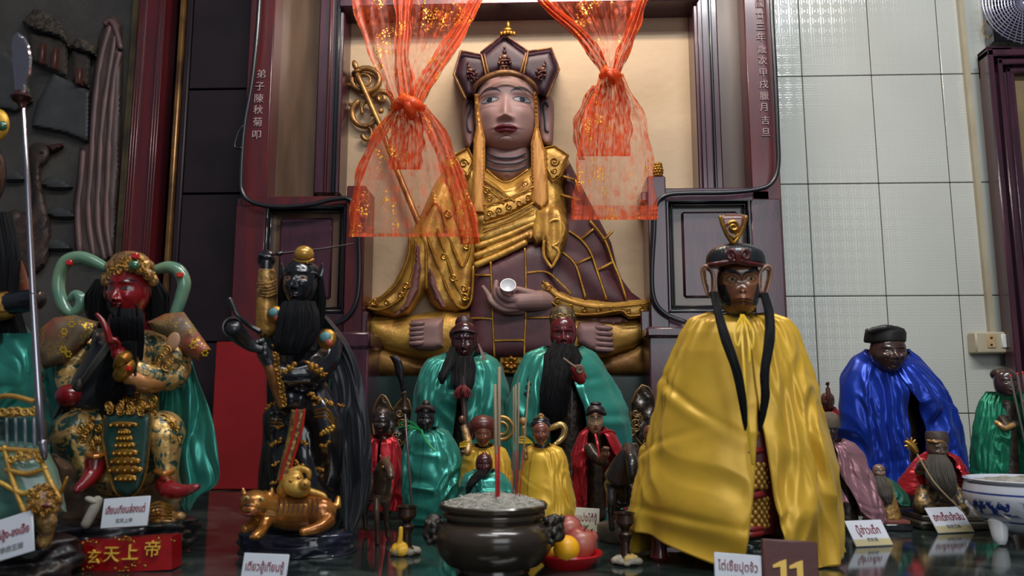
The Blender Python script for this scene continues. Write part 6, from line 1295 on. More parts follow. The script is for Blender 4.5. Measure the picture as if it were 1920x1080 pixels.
k1 = kid('brown faced statue with dark red hair in yellow cape behind the incense sticks', 906, 816, 905, M_yel, [(832, 888, 925, 908, 902), (840, 872, 945, 908, 902), (860, 866, 955, 906, 900), (900, 862, 960, 904, 898), (960, 858, 962, 902, 896)], dict(BF, skin=(.16, .045, .02)), None, 1.50, 2)
m = MB(); m.pe(905, 797, 1.488, 25, 19, 24); m.pt([(886, 800, 1.48, 8), (884, 822, 1.49, 6)]); m.pt([(924, 800, 1.48, 8), (925, 820, 1.49, 6)]); remesh(m.build('dark_red_hair', mat('dark_red_hair_paint', (.10, .018, .014), .35, coat=.3), k1), .002, 2)
m = MB()
for rr, w_ in ((22, 4), (12, 3)): m.pt([(940+rr*math.cos(R(a)), 803+rr*.95*math.sin(R(a)), 1.54, w_) for a in range(-110, 130, 20)], n=10)
m.build('gold_ring_ribbon', mat('bronze_gold_paint', (.38, .22, .06), .3, metal=.7), k1)
m = MB(); m.pt([(870, 800, 1.46, 6), (878, 830, 1.45, 8), (876, 850, 1.44, 7)]); m.build('gold_sleeve', M_gb, k1)
m = MB(); hand(m, 868, 850, 1.42, 9, 20, 1.3, n=6); m.pe(866, 786, 1.46, 6, 7, 6); remesh(m.build('hand', M_brn, k1), .0015, 0)
m = MB(); [m.pt([(884, 834, 1.45, 1.6), (874, 828+i*4, 1.44, 1.8), (862, 832+i*3, 1.44, 1.4)], n=6, flat=.4) for i in range(3)]; m.build('yellow_ties', mat('yellow_ribbon', (.68, .42, .02), .4), k1)
k2 = kid('brown faced statue with black topknot in plain yellow cape right of the incense sticks', 1014, 812, 1015, M_yel, [(832, 998, 1032, 1012, 1004), (840, 986, 1050, 1008, 1000), (858, 980, 1060, 1004, 996), (900, 974, 1068, 998, 992), (950, 970, 1078, 996, 990), (1000, 968, 1080, 994, 988)], dict(BF, skin=(.20, .06, .035)), None, 1.45, 5)
m = MB(); m.pe(1013, 797, 1.438, 19, 12, 19); m.pe(1014, 789, 1.44, 16, 9, 16); hp = m.build('black_hair_cap', M_black, k2); m = MB(); m.pe(1014, 782, 1.435, 7, 7, 6); scroll(m, 1014, 780, 1.428, 5, 1.3, 2, 0); m.build('topknot_ornament', M_gb, hp)
m = MB(); m.pt([(1026, 806, 1.47, 4), (1040, 800, 1.47, 6), (1052, 796, 1.47, 6), (1059, 804, 1.47, 6), (1056, 818, 1.47, 6), (1048, 828, 1.465, 5), (1040, 834, 1.455, 4)], n=12); m.build('gold_ring_ribbon', mat('pale_gold_paint', (.50, .34, .12), .25, metal=.7), k2)
m = MB(); [m.pt([(998, 830, 1.40, 1.8), (984, 820+i*5, 1.39, 2), (972, 821+i*4, 1.39, 1.5)], n=6, flat=.4) for i in range(3)]; m.build('yellow_ties', mat('yellow_ribbon', (.68, .42, .02), .4), k2)
m = MB(); m.pt([(982, 800, 1.40, 5), (983, 830, 1.40, 5), (986, 860, 1.40, 5)], n=10); m.pe(981, 790, 1.40, 8, 8, 7); m.build('gold_staff_arm', M_gb, k2)
k3 = kid('small dark red faced statue with long black beard in teal cape just behind the pot', 908, 872, 906, M_teal, [(880, 890, 928, 908, 900), (888, 874, 942, 906, 900), (905, 866, 954, 904, 898), (930, 860, 962, 900, 896), (990, 856, 966, 898, 892)], dict(BF, skin=(.06, .010, .010), lip=(.05, .005, .005)), None, 1.34, 7)
m = MB(); m.pe(908, 862, 1.333, 15, 8, 14); m.pe(908, 853, 1.333, 6, 6, 6); m.build('cap', M_redg, k3)
beard('beard', k3, [(906, 882, 1.30, 9, 5), (896, 892, 1.285, 11, 6), (884, 908, 1.275, 8, 5), (876, 926, 1.275, 3, 2)], M_hair, n=80, w=.9, seed=5)
# red caped standing lady faced statue
Y = 1.55
k4 = small_statue('red_caped_statue', 'pale faced statue with dark cap in red satin cape holding a fist forward', Y, (1120, 960), (1116, 790, 15, 24, -.02), [(800, 1100, 1134, 1104, 1128), (812, 1088, 1150, 1100, 1134), (840, 1076, 1164, 1098, 1145), (870, 1072, 1172, 1096, 1160), (955, 1076, 1176, 1098, 1165)], M_redc, None, dict(skin=(.34, .20, .11), lip=(.25, .02, .02), brow=(.02, .01, .01), white=(.4, .3, .2)), seed=14, dr=.55, body=lambda mb: (column(mb, 1120, 815, 955, Y, 24, 30), mb.pt([(1105, 840, Y-.03, 12), (1120, 860, Y-.055, 10), (1136, 868, Y-.065, 8)])), bodymat=M_dkc, nf=2.5)
m = MB(); m.pe(1117, 770, Y-.01, 17, 12, 16); m.pe(1117, 757, Y-.01, 11, 4, 8); m.pt([(1100, 776, Y-.02, 4), (1117, 770, Y-.045, 4), (1134, 776, Y-.02, 4)], n=10); m.build('cap', mat('black_brown_cap', (.02, .012, .013), .35), k4)
m = MB(); hand(m, 1136, 845, Y-.095, 14, 10, 1.5, n=7); m.pt([(1136, 850, Y-.085, 8), (1130, 862, Y-.07, 8)]); remesh(m.build('fist', mat('tan_brown_skin', (.20, .10, .06), .35), k4), .0014, 0)
m = MB(); m.pt([(1116, 814, Y-.06, 2.2), (1120, 832, Y-.075, 2.4), (1124, 858, Y-.08, 2)], n=7, flat=.4); m.pt([(1124, 812, Y-.055, 2), (1146, 808, Y-.06, 2), (1154, 814, Y-.06, 1.4)], n=7, flat=.4); m.build('red_ties', M_redc, k4)
# half hidden yellow caped one and the red cloth one at the left
Y = 1.6
k5 = small_statue('hidden_statue', 'mostly hidden statue in yellow cloth at the left edge of the long yellow cape', 1.42, (1218, 950), (1220, 815, 14, 18, -.02), [(830, 1208, 1235, 1218, 1222), (840, 1200, 1240, 1216, 1222), (870, 1197, 1245, 1215, 1222), (905, 1204, 1244, 1214, 1222)], M_yel, None, BF, seed=15, body=lambda mb: column(mb, 1220, 830, 950, 1.42, 12, 18), nu=90, nv=40)
k6 = small_statue('red_cloth_statue', 'half hidden statue in dark red satin cloth behind the brown horse', Y, (720, 960), (716, 795, 16, 22, -.02), [(815, 698, 735, 714, 718), (825, 690, 745, 713, 718), (860, 684, 754, 712, 718), (900, 680, 758, 711, 718), (955, 676, 762, 710, 718)], M_redc, None, dict(BF, skin=(.02, .01, .01)), seed=16, body=lambda mb: column(mb, 716, 825, 960, Y, 18, 28), nu=120)
m = MB(); m.pe(716, 778, Y-.01, 18, 14, 18); m.build('cap', M_dkc, k6)
# dark carved wing panels behind
for i, (xx, lab, fl) in enumerate(((738, 'dark gilt carved wing shaped throne panel at the left of the rear statues', 1), (1196, 'dark gilt carved pointed throne panel beside the long yellow cape', -1))):
    t_ = thing('carved_throne_panel', (P(xx, 900, 1.95).x, 1.95, 0), lab, 'carved panel')
    m = MB()
    if fl == 1: poly = [(700, 770), (716, 740), (728, 752), (738, 768), (758, 742), (772, 770), (768, 820), (760, 858), (740, 850), (716, 850), (702, 820)]
    else: poly = [(1184, 755), (1204, 722), (1226, 742), (1232, 800), (1222, 860), (1206, 836), (1192, 820), (1184, 790)]
    relief(m, poly, 1.95, .02, 10, 4, .01, .02, lambda x, y: .005*np.sin(x/5.0)*np.sin(y/6.0), 1); pn = m.build('panel', M_dkc, t_)
    m = MB(); m.pt([(x, y, 1.925, 2) for x, y in smooth_poly(poly, 2)], n=6, smooth=1)
    for j in range(8): rnd = random.Random(j+i*9); scroll(m, xx+rnd.uniform(-22, 18), 775+j*9, 1.915, 8, 1.4, 2, j*60, (-1)**j)
    m.build('gilt_scrolls', mat('dim_gilt', (.16, .09, .03), .45, metal=.5), pn)
    m = MB(); q = P(xx, 850, 1.95); m.box((q.x-.03, 1.945, 0), (q.x+.03, 1.975, q.z+.01), .003); m.build('support', M_dkc, t_)

# ================================================================ horses
def horse(name, label, Y, parts, legs, m_, base=None, extra=None):
    t_ = thing(name, (P(base[0], base[1], Y).x, Y, 0), label, 'figurine')
    def fn(mb):
        for p_ in parts: mb.pt(p_, n=16)
        for p_ in legs: mb.pt(p_, n=10)
    sculpt('body', fn, m_, t_, .0022, 3)
    return t_
Y = 1.36
M_hb2 = mat('dark_bronze_horse', (.035, .028, .025), .32, c2=(.016, .012, .011), nscale=12, coat=.4, metal=.3, bump=.4, bscale=40, bdist=.003)
hr = horse('horse_figure', 'dark bronze horse figure facing the viewer on a round wooden block', Y, [[(1168, 900, Y-.03, 26), (1170, 905, Y+.04, 25), (1172, 905, Y+.10, 25)], [(1158, 895, Y-.05, 25), (1166, 872, Y-.06, 19), (1180, 850, Y-.065, 15)], [(1178, 842, Y-.05, 13), (1184, 862, Y-.085, 12), (1186, 888, Y-.10, 9), (1186, 896, Y-.10, 8)], [(1173, 838, Y-.045, 4), (1170, 830, Y-.045, 2)], [(1188, 838, Y-.045, 4), (1190, 830, Y-.045, 2)], [(1150, 905, Y-.04, 18), (1160, 930, Y-.03, 20), (1178, 930, Y-.03, 18)]],
    [[(1148, 915, Y-.045, 12), (1146, 940, Y-.055, 9), (1145, 965, Y-.05, 6), (1147, 992, Y-.05, 6)], [(1184, 918, Y-.04, 12), (1186, 945, Y-.045, 8), (1188, 970, Y-.045, 6), (1190, 990, Y-.045, 6)], [(1158, 925, Y+.08, 12), (1156, 960, Y+.08, 7), (1158, 990, Y+.07, 6)], [(1184, 925, Y+.08, 12), (1188, 960, Y+.08, 7), (1188, 990, Y+.07, 6)]], M_hb2, (1168, 1000))
beard('mane', hr, [(1172, 842, Y-.04, 6, 5), (1162, 860, Y-.055, 7, 5), (1152, 885, Y-.06, 6, 4)], mat('dark_mane', (.02, .016, .015), .5), n=60, w=1.2, seed=3)
m = MB(); k = S(Y); q = P(1168, 990, Y); zt = P(1168, 984, Y).z
m.lathe([(44*k, 0), (46*k, .003), (46*k, zt-.003), (44*k, zt), (0, zt)], (q.x, Y+.01, 0), 48, sy=1.2); m.build('wooden_block', mat('old_wood_block', (.05, .038, .03), .6, c2=(.12, .09, .065), nscale=10, stretch=(3, 3, 1), bump=.5, bscale=40, bdist=.003), hr)
Y = 1.33
M_hbr = mat('brown_horse_paint', (.10, .052, .03), .35, c2=(.05, .026, .018), nscale=10, coat=.4, bump=.3, bscale=40, bdist=.003)
h2 = horse('horse_figure', 'brown horse figure with gilt bridle half hidden behind the black satin cape', Y, [[(716, 925, Y-.02, 20), (700, 915, Y+.05, 24), (690, 915, Y+.10, 22)], [(716, 912, Y-.03, 18), (722, 890, Y-.05, 14), (722, 872, Y-.055, 11)], [(722, 866, Y-.05, 10), (730, 880, Y-.085, 8), (733, 895, Y-.10, 7)], [(714, 860, Y-.04, 3), (712, 852, Y-.04, 2)], [(727, 860, Y-.04, 3), (729, 852, Y-.04, 2)]],
    [[(706, 935, Y-.03, 9), (706, 965, Y-.035, 6), (708, 1000, Y-.03, 4), (709, 1026, Y-.03, 5)], [(724, 935, Y-.02, 9), (724, 965, Y-.0, 6), (726, 990, Y+.02, 4), (728, 1006, Y+.03, 5)], [(690, 935, Y+.08, 10), (684, 960, Y+.08, 6), (686, 992, Y+.08, 5)]], M_hbr, (712, 1010))
m = MB(); m.pt([(712, 868, Y-.05, 2), (722, 866, Y-.066, 3), (733, 870, Y-.055, 2)], n=8); [m.pe(x, y, Y-.075, 3, 3, 3) for x, y in ((730, 872), (718, 876), (736, 884))]; m.build('gilt_bridle', M_gold, h2)
beard('mane', h2, [(718, 864, Y-.045, 6, 5), (710, 882, Y-.05, 7, 5), (704, 905, Y-.045, 5, 4)], mat('dark_mane', (.02, .016, .015), .5), n=50, w=1.2, seed=3)
# ================================================================ incense pot, candles, fruit
Yp = 1.10
pot = thing('incense_pot', (P(926, 1000, Yp).x, Yp, 0), 'dark bronze incense pot with beast handles, full of grey ash, centre front', 'incense pot')
M_brz = mat('dark_bronze_pot', (.06, .042, .026), .24, metal=.25, coat=.5, c2=(.035, .025, .018), nscale=6, bump=.08, bscale=30, bdist=.003)
k = S(Yp); cx = P(926, 1000, Yp).x
def zpx(py, Y=Yp): return P(926, py, Y).z
zr = zpx(945); za = zpx(956); zn = zpx(973); zb = zpx(1006); z0 = 0.0
prof = [(0, .0), (62*k, .0), (66*k, .004), (64*k, .010), (72*k, .014), (84*k, zb*.28), (94*k, zb*.44), (101*k, zb*.6), (106*k, zb*.76), (109*k, zb*.92), (109.5*k, zb+.003), (108*k, zb+.009), (104*k, zb+(zn-zb)*.62), (98*k, zb+(zn-zb)*.84), (90*k, zn-.001), (86*k, zn), (87*k, zn+.006), (92*k, za), (97*k, zr-.005), (98*k, zr), (96*k, zr+.002), (92*k, zr), (90*k, zr-.004), (0, zr-.006)]
m = MB(); m.lathe(prof, (cx, Yp, 0), 96, caps=False); m.build('pot_body', M_brz, pot)
m = MB(); m.lathe([(93*k, zn+.004), (94*k, zn+.007), (93*k, zn+.010)], (cx, Yp, 0), 96, caps=False)
m.build('pot_beading', M_brz, pot)
for sg in (-1, 1):
    def hnd(mb, sg=sg):
        X = 926+sg*112; Yy = Yp-.012
        mb.pe(X, 990, Yy, 20, 18, 20); mb.pe(X+sg*8, 1002, Yy-.005, 14, 14, 14); mb.pt([(X-sg*10, 975, Yy, 8), (X+sg*4, 970, Yy, 7), (X+sg*14, 980, Yy, 6)]); mb.pt([(X-sg*4, 1016, Yy, 9), (X-sg*14, 1030, Yy, 5)])
        for i in range(26): rnd = random.Random(i*3+sg+9); mb.pe(X+rnd.uniform(-17, 17), 994+rnd.uniform(-26, 26), Yy-.018*rnd.uniform(.2, 1.2), 5.5, 5.5, 5)
    sculpt('beast_handle', hnd, mat('dull_bronze_handle', (.04, .034, .028), .4, metal=.5, c2=(.09, .075, .06), nscale=40, lo=.5, hi=.7), pot, .0018, 1)
# the ash
m = MB(); rings = []; n = 90
for j in range(26):
    q = j/25; rr = 95*k*(1-q) if j < 25 else 1e-4; ring = []
    for i in range(n):
        a = 2*math.pi*i/n; x_ = rr*math.cos(a); y_ = rr*math.sin(a)
        h = zr-.001+.012*smst(0, .6, q)*1.0 + .0045*noise.noise(Vector((x_*60, y_*60, 0)))*(q > .06) + .003*noise.noise(Vector((x_*170, y_*170, 3)))*(q > .04)
        ring.append((cx+x_, Yp+y_, float(h)))
    rings.append(ring)
m.grid(rings, closed_u=True); tag(m.build('incense_ash', mat('grey_ash', (.33, .315, .27), .95, c2=(.20, .19, .16), nscale=90, bump=.9, bscale=120, bdist=.004), auto=180), 'grey incense ash heaped in the dark bronze pot', 'ash', kind='stuff')
m = MB(); rnd = random.Random(5)
for i in range(260):
    a = rnd.uniform(0, 6.28); q = .085*k/k*0+88*k*math.sqrt(rnd.random()); x_ = cx+q*math.cos(a); y_ = Yp+q*math.sin(a); z_ = zr+.0125-.012*(q/(95*k))**2; b = rnd.uniform(0, 6.28); L = rnd.uniform(.002, .007)
    m.tube([(x_, y_, z_), (x_+L*math.cos(b), y_+L*math.sin(b), z_+rnd.uniform(-.001, .002))], .0006, n=4, smooth=1)
tag(m.build('ash_flakes', mat('pale_ash_flakes', (.5, .48, .42), .9)), 'small pale burnt flakes lying on the ash of the bronze pot', 'ash', kind='stuff')
M_stk = mat('tan_incense_stick', (.42, .30, .19), .8); M_stkr = mat('red_stick_base', (.45, .02, .02), .6)
for i, (x0, y0, x1, y1, yy, lab, w_) in enumerate(((935, 935, 936, 690, -.012, 'tallest pale incense stick in the bronze pot, burnt short of its tip', 3.2), (931, 938, 928, 722, -.02, 'thick pale incense stick standing left of the tallest one', 2.8), (967, 928, 967, 722, .0, 'thin incense stick in the middle of the right hand bunch', 1.6), (970, 930, 973, 718, .01, 'thin incense stick just right of the bunch middle', 1.4), (974, 930, 992, 716, -.01, 'thin incense stick leaning right in the bronze pot', 1.4), (962, 928, 963, 726, .012, 'thin incense stick at the left of the right hand bunch', 1.3))):
    t_ = thing('incense_stick', P(x0, y0, Yp+yy), lab, 'incense', 'incense sticks in the bronze pot')
    a = P(x0, y0, Yp+yy); b = P(x1, y1, Yp+yy); c = a.lerp(b, .40)
    m = MB(); m.tube([a, c], w_*k*.75, n=8, smooth=1); m.build('red_base', M_stkr, t_); m = MB(); m.tube([c, b], w_*k, n=8, smooth=1); m.build('incense_paste', M_stk, t_)
# candle holders
def candle(px, Y, lab, wax, tall):
    t_ = thing('candle_holder', (P(px, 1000, Y).x, Y, 0), lab, 'candle holder'); k = S(Y); c = (P(px, 1000, Y).x, Y, 0)
    m = MB(); m.lathe([(0, 0), (25*k, 0), (26*k, .003), (18*k, .007), (10*k, .012), (8*k, .02), (8*k, .026), (7*k, .030), (12*k, .036), (13*k, .041), (7*k, .046), (9*k, .050), (14*k, .053), (17*k, .056), (16*k, .067), (19*k, .070), (15*k, .070), (14*k, .058), (0, .058)], c, 40, caps=False); m.build('turned_stem', mat('worn_bronze_holder', (.07, .04, .03), .35, metal=.7, c2=(.03, .02, .018), nscale=20), t_)
    wm = mat('yellow_candle_wax', (.72, .40, .03), .5, sub=.2, bump=.5, bscale=60, bdist=.003); wm2 = mat('pale_grey_wax', (.34, .30, .22), .7, c2=(.2, .18, .14), nscale=40, bump=.8, bscale=80, bdist=.003)
    rnd = random.Random(px); m = MB()
    for i in range(22):
        a = rnd.uniform(0, 6.28); q = rnd.uniform(6, 24); r_ = rnd.uniform(6, 11); m.ell((c[0]+q*k*math.cos(a), Y+q*k*math.sin(a), r_*k*.6), (r_*k, r_*k, r_*k*.62+(24-q)*k*.25), n=10, m=8)
    remesh(m.build('old_wax', wm2, t_), .0018, 1)
    m = MB()
    if tall: m.tube([(c[0]-16*k, Y-.008, .006), (c[0]-10*k, Y-.010, .022), (c[0]-9*k, Y-.010, .040)], [6*k, 5*k, 4*k], n=12)
    for i in range(14): a = rnd.uniform(2.0, 4.9); q = rnd.uniform(8, 23); m.ell((c[0]+q*k*math.cos(a)*1.05, Y+q*k*math.sin(a), .007), (9*k*(1 if tall else .6), 9*k*(1 if tall else .5), (10+(23-q)*.4)*k*(1 if tall else .7)), n=10, m=8)
    if not tall: m.v = [(2*c[0]-x, y, z) for x, y, z in m.v]
    remesh(m.build('yellow_wax', wm if tall else mat('dull_yellow_wax', (.45, .30, .08), .6, bump=.5, bscale=60), t_), .0016, 1)
candle(763, 1.225, 'turned bronze candle holder with bright yellow wax left of the incense pot', 0, True)
candle(1172, 1.165, 'turned bronze candle holder with grey crusted wax right of the fruit dish', 0, False)
# fruit dish
Yd = 1.15; k = S(Yd); c = P(1064, 1050, Yd); dsh = thing('fruit_dish', (c.x, Yd, 0), 'small red plastic dish holding fruit beside the bronze incense pot', 'dish')
m = MB(); m.lathe([(0, .003), (36*k, .003), (38*k, 0), (42*k, 0), (45*k, .003), (56*k, .010), (63*k, .017), (62*k, .0195), (57*k, .0155), (40*k, .006), (0, .005)], (c.x, Yd, 0), 64, caps=False); m.build('dish_body', mat('red_plastic', (.50, .008, .015), .3, coat=.4), dsh)
def fruit(name, lab, px, py, Y, r, m_, cat, dent=.25, ang=0, ellip=1.0):
    t_ = thing(name, P(px, py, Y), lab, cat); m = MB(); k = S(Y); rings = []; n = 40
    for j in range(25):
        ph = -math.pi/2+math.pi*j/24; rr = math.cos(ph); z = math.sin(ph)*ellip; z -= dent*math.exp(-(rr/.28)**2)*(1 if z > 0 else -.6); rings.append([Vector((r*k*max(rr, .004)*math.cos(a), r*k*max(rr, .004)*math.sin(a), r*k*z)) for a in [i*2*math.pi/n for i in range(n)]])
    M = Matrix.Rotation(R(ang), 3, 'Y') @ Matrix.Rotation(R(12), 3, 'X'); pc = P(px, py, Y); m.grid([[M@v+pc for v in rg] for rg in rings], closed_u=True); m.build('flesh', m_, t_, auto=180)
    if cat == 'apple': mm = MB(); mm.tube([M@Vector((0, 0, r*k*.68))+pc, M@Vector((r*k*.1, 0, r*k*1.05))+pc, M@Vector((r*k*.2, 0, r*k*1.2))+pc], .0012, n=6); mm.build('stem', mat('brown_stem', (.06, .03, .015), .7), t_)
    return t_
M_apl = mat('red_pink_apple', (.30, .035, .032), .35, c2=(.42, .15, .10), nscale=16, lo=.45, hi=.7, stretch=(1, 1, .3), coat=.2)
fruit('apple', 'larger red apple at the right of the fruit dish, front', 1088, 1018, 1.165, 29, M_apl, 'apple', ang=15)
fruit('apple', 'red apple at the back of the fruit dish, topmost', 1066, 992, 1.195, 25, M_apl, 'apple', ang=-35, dent=.2)
fruit('orange', 'bright orange fruit lying in front in the red dish', 1062, 1029, 1.115, 24, mat('orange_peel', (.85, .40, .010), .35, bump=.35, bscale=260, bdist=.0008), 'orange', dent=.06)
fruit('orange', 'smaller yellow fruit half behind the pot handle in the dish', 1036, 1034, 1.145, 17, mat('yellow_peel', (.80, .45, .03), .4, bump=.3, bscale=260, bdist=.0008), 'orange', dent=.06)
fruit('apple', 'small dark red fruit just visible behind the right apple', 1108, 1008, 1.20, 13, M_apl, 'apple')
# ================================================================ name cards
M_cd = mat('white_card', (.58, .60, .66), .45, c2=(.52, .54, .58), nscale=9); M_cdy = mat('yellowed_card', (.60, .57, .47), .45, c2=(.50, .44, .28), nscale=6); M_cr = mat('dark_red_ink', (.22, .012, .03), .5); M_ci = mat('grey_ink', (.25, .25, .25), .6); M_edge = mat('aged_card_edge', (.42, .33, .16), .5)
def card(lab, px, py, wpx, hpx, Y, text, sub, ry=0, rz=0, tilt=12, m_=None, tsize=.26, ontable=False, tdx=0, tw=None, stain=False):
    """centre (px,py); width/height px; ry = roll in the picture, rz = turned about the vertical"""
    Yb = None
    if Y is None: bpy_ = py+hpx*.5*math.cos(R(tilt)); Yb = table_Y(px, bpy_, .0015); Y = Yb
    k = S(Y); w_, h_ = wpx*k, hpx*k; M = Matrix.Rotation(R(rz), 4, 'Z') @ Matrix.Rotation(R(ry), 4, 'Y') @ Matrix.Rotation(R(-tilt), 4, 'X'); c = P(px, py, Y)
    if Yb: c = P(px, bpy_, Yb)+M.to_3x3()@Vector((0, 0, h_/2))+Vector((0, 0, abs(math.sin(R(ry)))*w_/2))
    t_ = thing('name_card', c, lab, 'card'); mb = MB(); mb.box((-w_/2, 0, -h_/2), (w_/2, .0025, h_/2), .0006); mb.v = [tuple(M@Vector(v)+c) for v in mb.v]; cb_ = mb.build('card_board', m_ or M_cd, t_)
    if stain:
        mb = MB(); mb.box((-w_/2+.0005, -.0003, -h_/2+.0005), (w_/2-.0005, 0, -h_/2+h_*.26)); mb.v = [tuple(M@Vector(v)+c) for v in mb.v]; mb.build('yellow_stain', mat('card_yellow_stain', (.52, .44, .22), .5, c2=(.42, .36, .2), nscale=12), t_)
    rot = M @ Matrix.Rotation(R(90), 4, 'X')
    o = text_mesh(text, h_*tsize*1.15, M_cr, 'lettering', t_, c+(M.to_3x3()@Vector((tdx*k, -.0007, h_*.08))), rot=rot, ext=.0004)
    wd = o.dimensions.x if abs(ry) < 30 else 1; xs = [(M.to_3x3().transposed()@v.co).x for v in o.data.vertices]; ww = max(xs)-min(xs); tgt = (tw or .84)*w_
    sc_ = tgt/ww
    for v in o.data.vertices: lv = M.to_3x3().transposed()@v.co; lv.x *= sc_; v.co = M.to_3x3()@lv
    if sub: text_mesh(sub, h_*.15, M_ci, 'small_characters', t_, c+(M.to_3x3()@Vector((0, -.0007, -h_*.28))), rot=rot, ext=.0004)
    return t_
card('white name card on the rock of the red faced statue, reading in dark red script', 235, 960, 88, 54, 1.10, 'เฮียนเทียนส่องแต่', '玄天上帝', ry=-4, tilt=14, tsize=.30)
card('tilted white name card at the far left edge on the dark red base', 22, 1006, 82, 76, .94, 'หลี่ฮู้ง-องเอี๊ย', '李府王爺', ry=-17, tilt=14, tsize=.24)
card('white name card leaning on the base under the gilded tiger figure', 491, 1073, 84, 56, None, 'เตียวฮู้เทียนซู้', '張府天師', ry=2, tilt=14, tsize=.32)
card('yellowish name card standing behind the apples', 1092, 978, 60, 42, None, 'กวนเป่งไท้จู้', '關平', ry=3, tilt=8, m_=M_cdy, tsize=.36)
card('bluish white card corner showing between the pot handle and yellow cape', 1010, 974, 44, 38, None, 'ซำไท้จู้', '', ry=2, tilt=8, tsize=.36)
card('white name card at the foot of the yellow cape beside the number block', 1385, 1075, 84, 54, None, 'ไต่เซี้ยปุดจ้ว', '大聖佛祖', ry=4, tilt=14, tsize=.34)
card('white and yellow stained name card below the mauve cape', 1641, 1003, 76, 50, None, 'บู๊ฮ่าวเต็ก', '武孝德', ry=0, rz=16, tilt=36, tsize=.36, tw=.62, stain=True)
card('white and yellow stained name card in front of the red caped bearded figure', 1794, 978, 76, 50, None, 'ฮกเต็กเจ้งสิน', '福德正神', ry=0, rz=16, tilt=36, tsize=.34, tw=.84, stain=True)
nb = thing('number_block', P(1484, 1060, 1.02), 'brown leatherette block with the number 11 in gold, bottom edge', 'number sign'); Yn_ = 1.02; k = S(Yn_)
mb = MB(); c = P(1484, 1068, Yn_); Mz = Matrix.Rotation(R(3), 3, 'Y') @ Matrix.Rotation(R(-8), 3, 'X'); mb.box((-49*k, 0, -36*k), (49*k, .012, 50*k), .002); mb.v = [tuple(Mz@Vector(v)+c) for v in mb.v]; mb.build('block', mat('brown_leatherette', (.09, .028, .024), .55, bump=.4, bscale=200, bdist=.0008), nb)
for i, x in enumerate((-14, 15)):
    mb = MB(); pts = [(x+5, 17), (x+5, -30), (x-6, -30), (x-6, 4), (x-19, 1), (x-19, 6), (x-6, 13)]
    vs_ = [Mz@Vector((px_*k, -.0012, pz*k))+c for px_, pz in pts]; vb = [Mz@Vector((px_*k, .0005, pz*k))+c for px_, pz in pts]; n_ = len(pts)
    mb.add(vs_+vb, [tuple(range(n_)), tuple(reversed(range(n_, 2*n_)))]+[(a, a+n_, (a+1) % n_+n_, (a+1) % n_) for a in range(n_)]); mb.build('gold_numeral', mat('gold_numeral_foil', (.75, .48, .10), .4, metal=.3), nb, smooth=False)
# ================================================================ right hand group
Y = 1.72
q1 = small_statue('blue_caped_statue', 'dark wooden smiling statue in flat black hat and wide royal blue satin cape', Y, (1685, 880), (1665, 662, 31, 36, -.04), [(0, 0, 0, 0, 0), (654, 1622, 1704, 1668, 1662), (668, 1598, 1722, 1670, 1662), (690, 1584, 1740, 1674, 1666), (720, 1576, 1762, 1680, 1676), (760, 1574, 1776, 1680, 1698), (800, 1572, 1788, 1684, 1712), (860, 1574, 1800, 1680, 1725), (925, 1576, 1808, 1678, 1730)][1:] , M_blue, None,
    dict(skin=(.055, .026, .02), lip=(.045, .016, .014), brow=(.02, .01, .008), white=(.03, .016, .013), iris=(.03, .016, .013), liner=(.02, .01, .008), eh=.03, ez=.05, bz=.25, cheek=.14, lz=-.5), seed=22, dr=.55, body=lambda mb: (column(mb, 1690, 720, 900, Y, 46, 60)), bodymat=M_dkc, fold=.07, nf=2.2, gather=.035, ng=14, dip=26, wrinkle=.15)
m = MB(); kk = S(Y); q = P(1661, 636, Y-.04)
m.lathe([(33*kk, -6*kk), (34*kk, 0), (35*kk, 12*kk), (33*kk, 14*kk), (0, 14*kk)], tuple(q), 40, sy=.9)
m.pt([(1628, 622, Y-.06, 5), (1660, 614, Y-.072, 6), (1693, 620, Y-.06, 5)], n=10); m.pe(1644, 619, Y-.05, 14, 7, 14); m.pe(1676, 618, Y-.05, 14, 7, 14); m.pt([(1626, 618, Y-.03, 4), (1624, 640, Y-.03, 5)]); remesh(m.build('flat_hat', mat('black_wood_hat', (.018, .015, .014), .4, bump=.3, bscale=50), q1), .002, 3)
for sg in (-1, 1):
    m = MB(); m.pe(1665+sg*31, 662, Y-.03, 5, 11, 5); m.build('ear', mat('dark_wood_skin', (.055, .026, .02), .4), q1)
# mauve caped
Y = 1.48
q2 = small_statue('mauve_caped_statue', 'dark faced statue in mauve satin cape and beige hat half behind the yellow cape', Y, (1600, 960), (1555, 805, 15, 24, -.02), [(822, 1536, 1580, 1553, 1557), (832, 1528, 1600, 1553, 1558), (850, 1522, 1616, 1553, 1560), (885, 1518, 1632, 1554, 1562), (920, 1520, 1645, 1558, 1570), (972, 1535, 1660, 1580, 1600)], M_pinkc, [(1520, 930), (1580, 940), (1620, 970), (1640, 980), (1662, 976)], dict(skin=(.03, .018, .014), lip=(.03, .01, .01), white=(.04, .03, .02)), seed=31, dr=.5, body=lambda mb: (column(mb, 1590, 840, 960, Y, 24, 36)), bodymat=M_dkc, nf=2.4)
m = MB(); kk = S(Y); q = P(1556, 797, Y-.02); m.lathe([(18*kk, -4*kk), (18*kk, 6*kk), (15*kk, 18*kk), (8*kk, 23*kk), (0, 24*kk)], tuple(q), 30, sy=.95); m.build('beige_hat', mat('olive_beige_hat', (.12, .085, .05), .7, c2=(.07, .05, .03), nscale=40, bump=.5, bscale=90), q2)
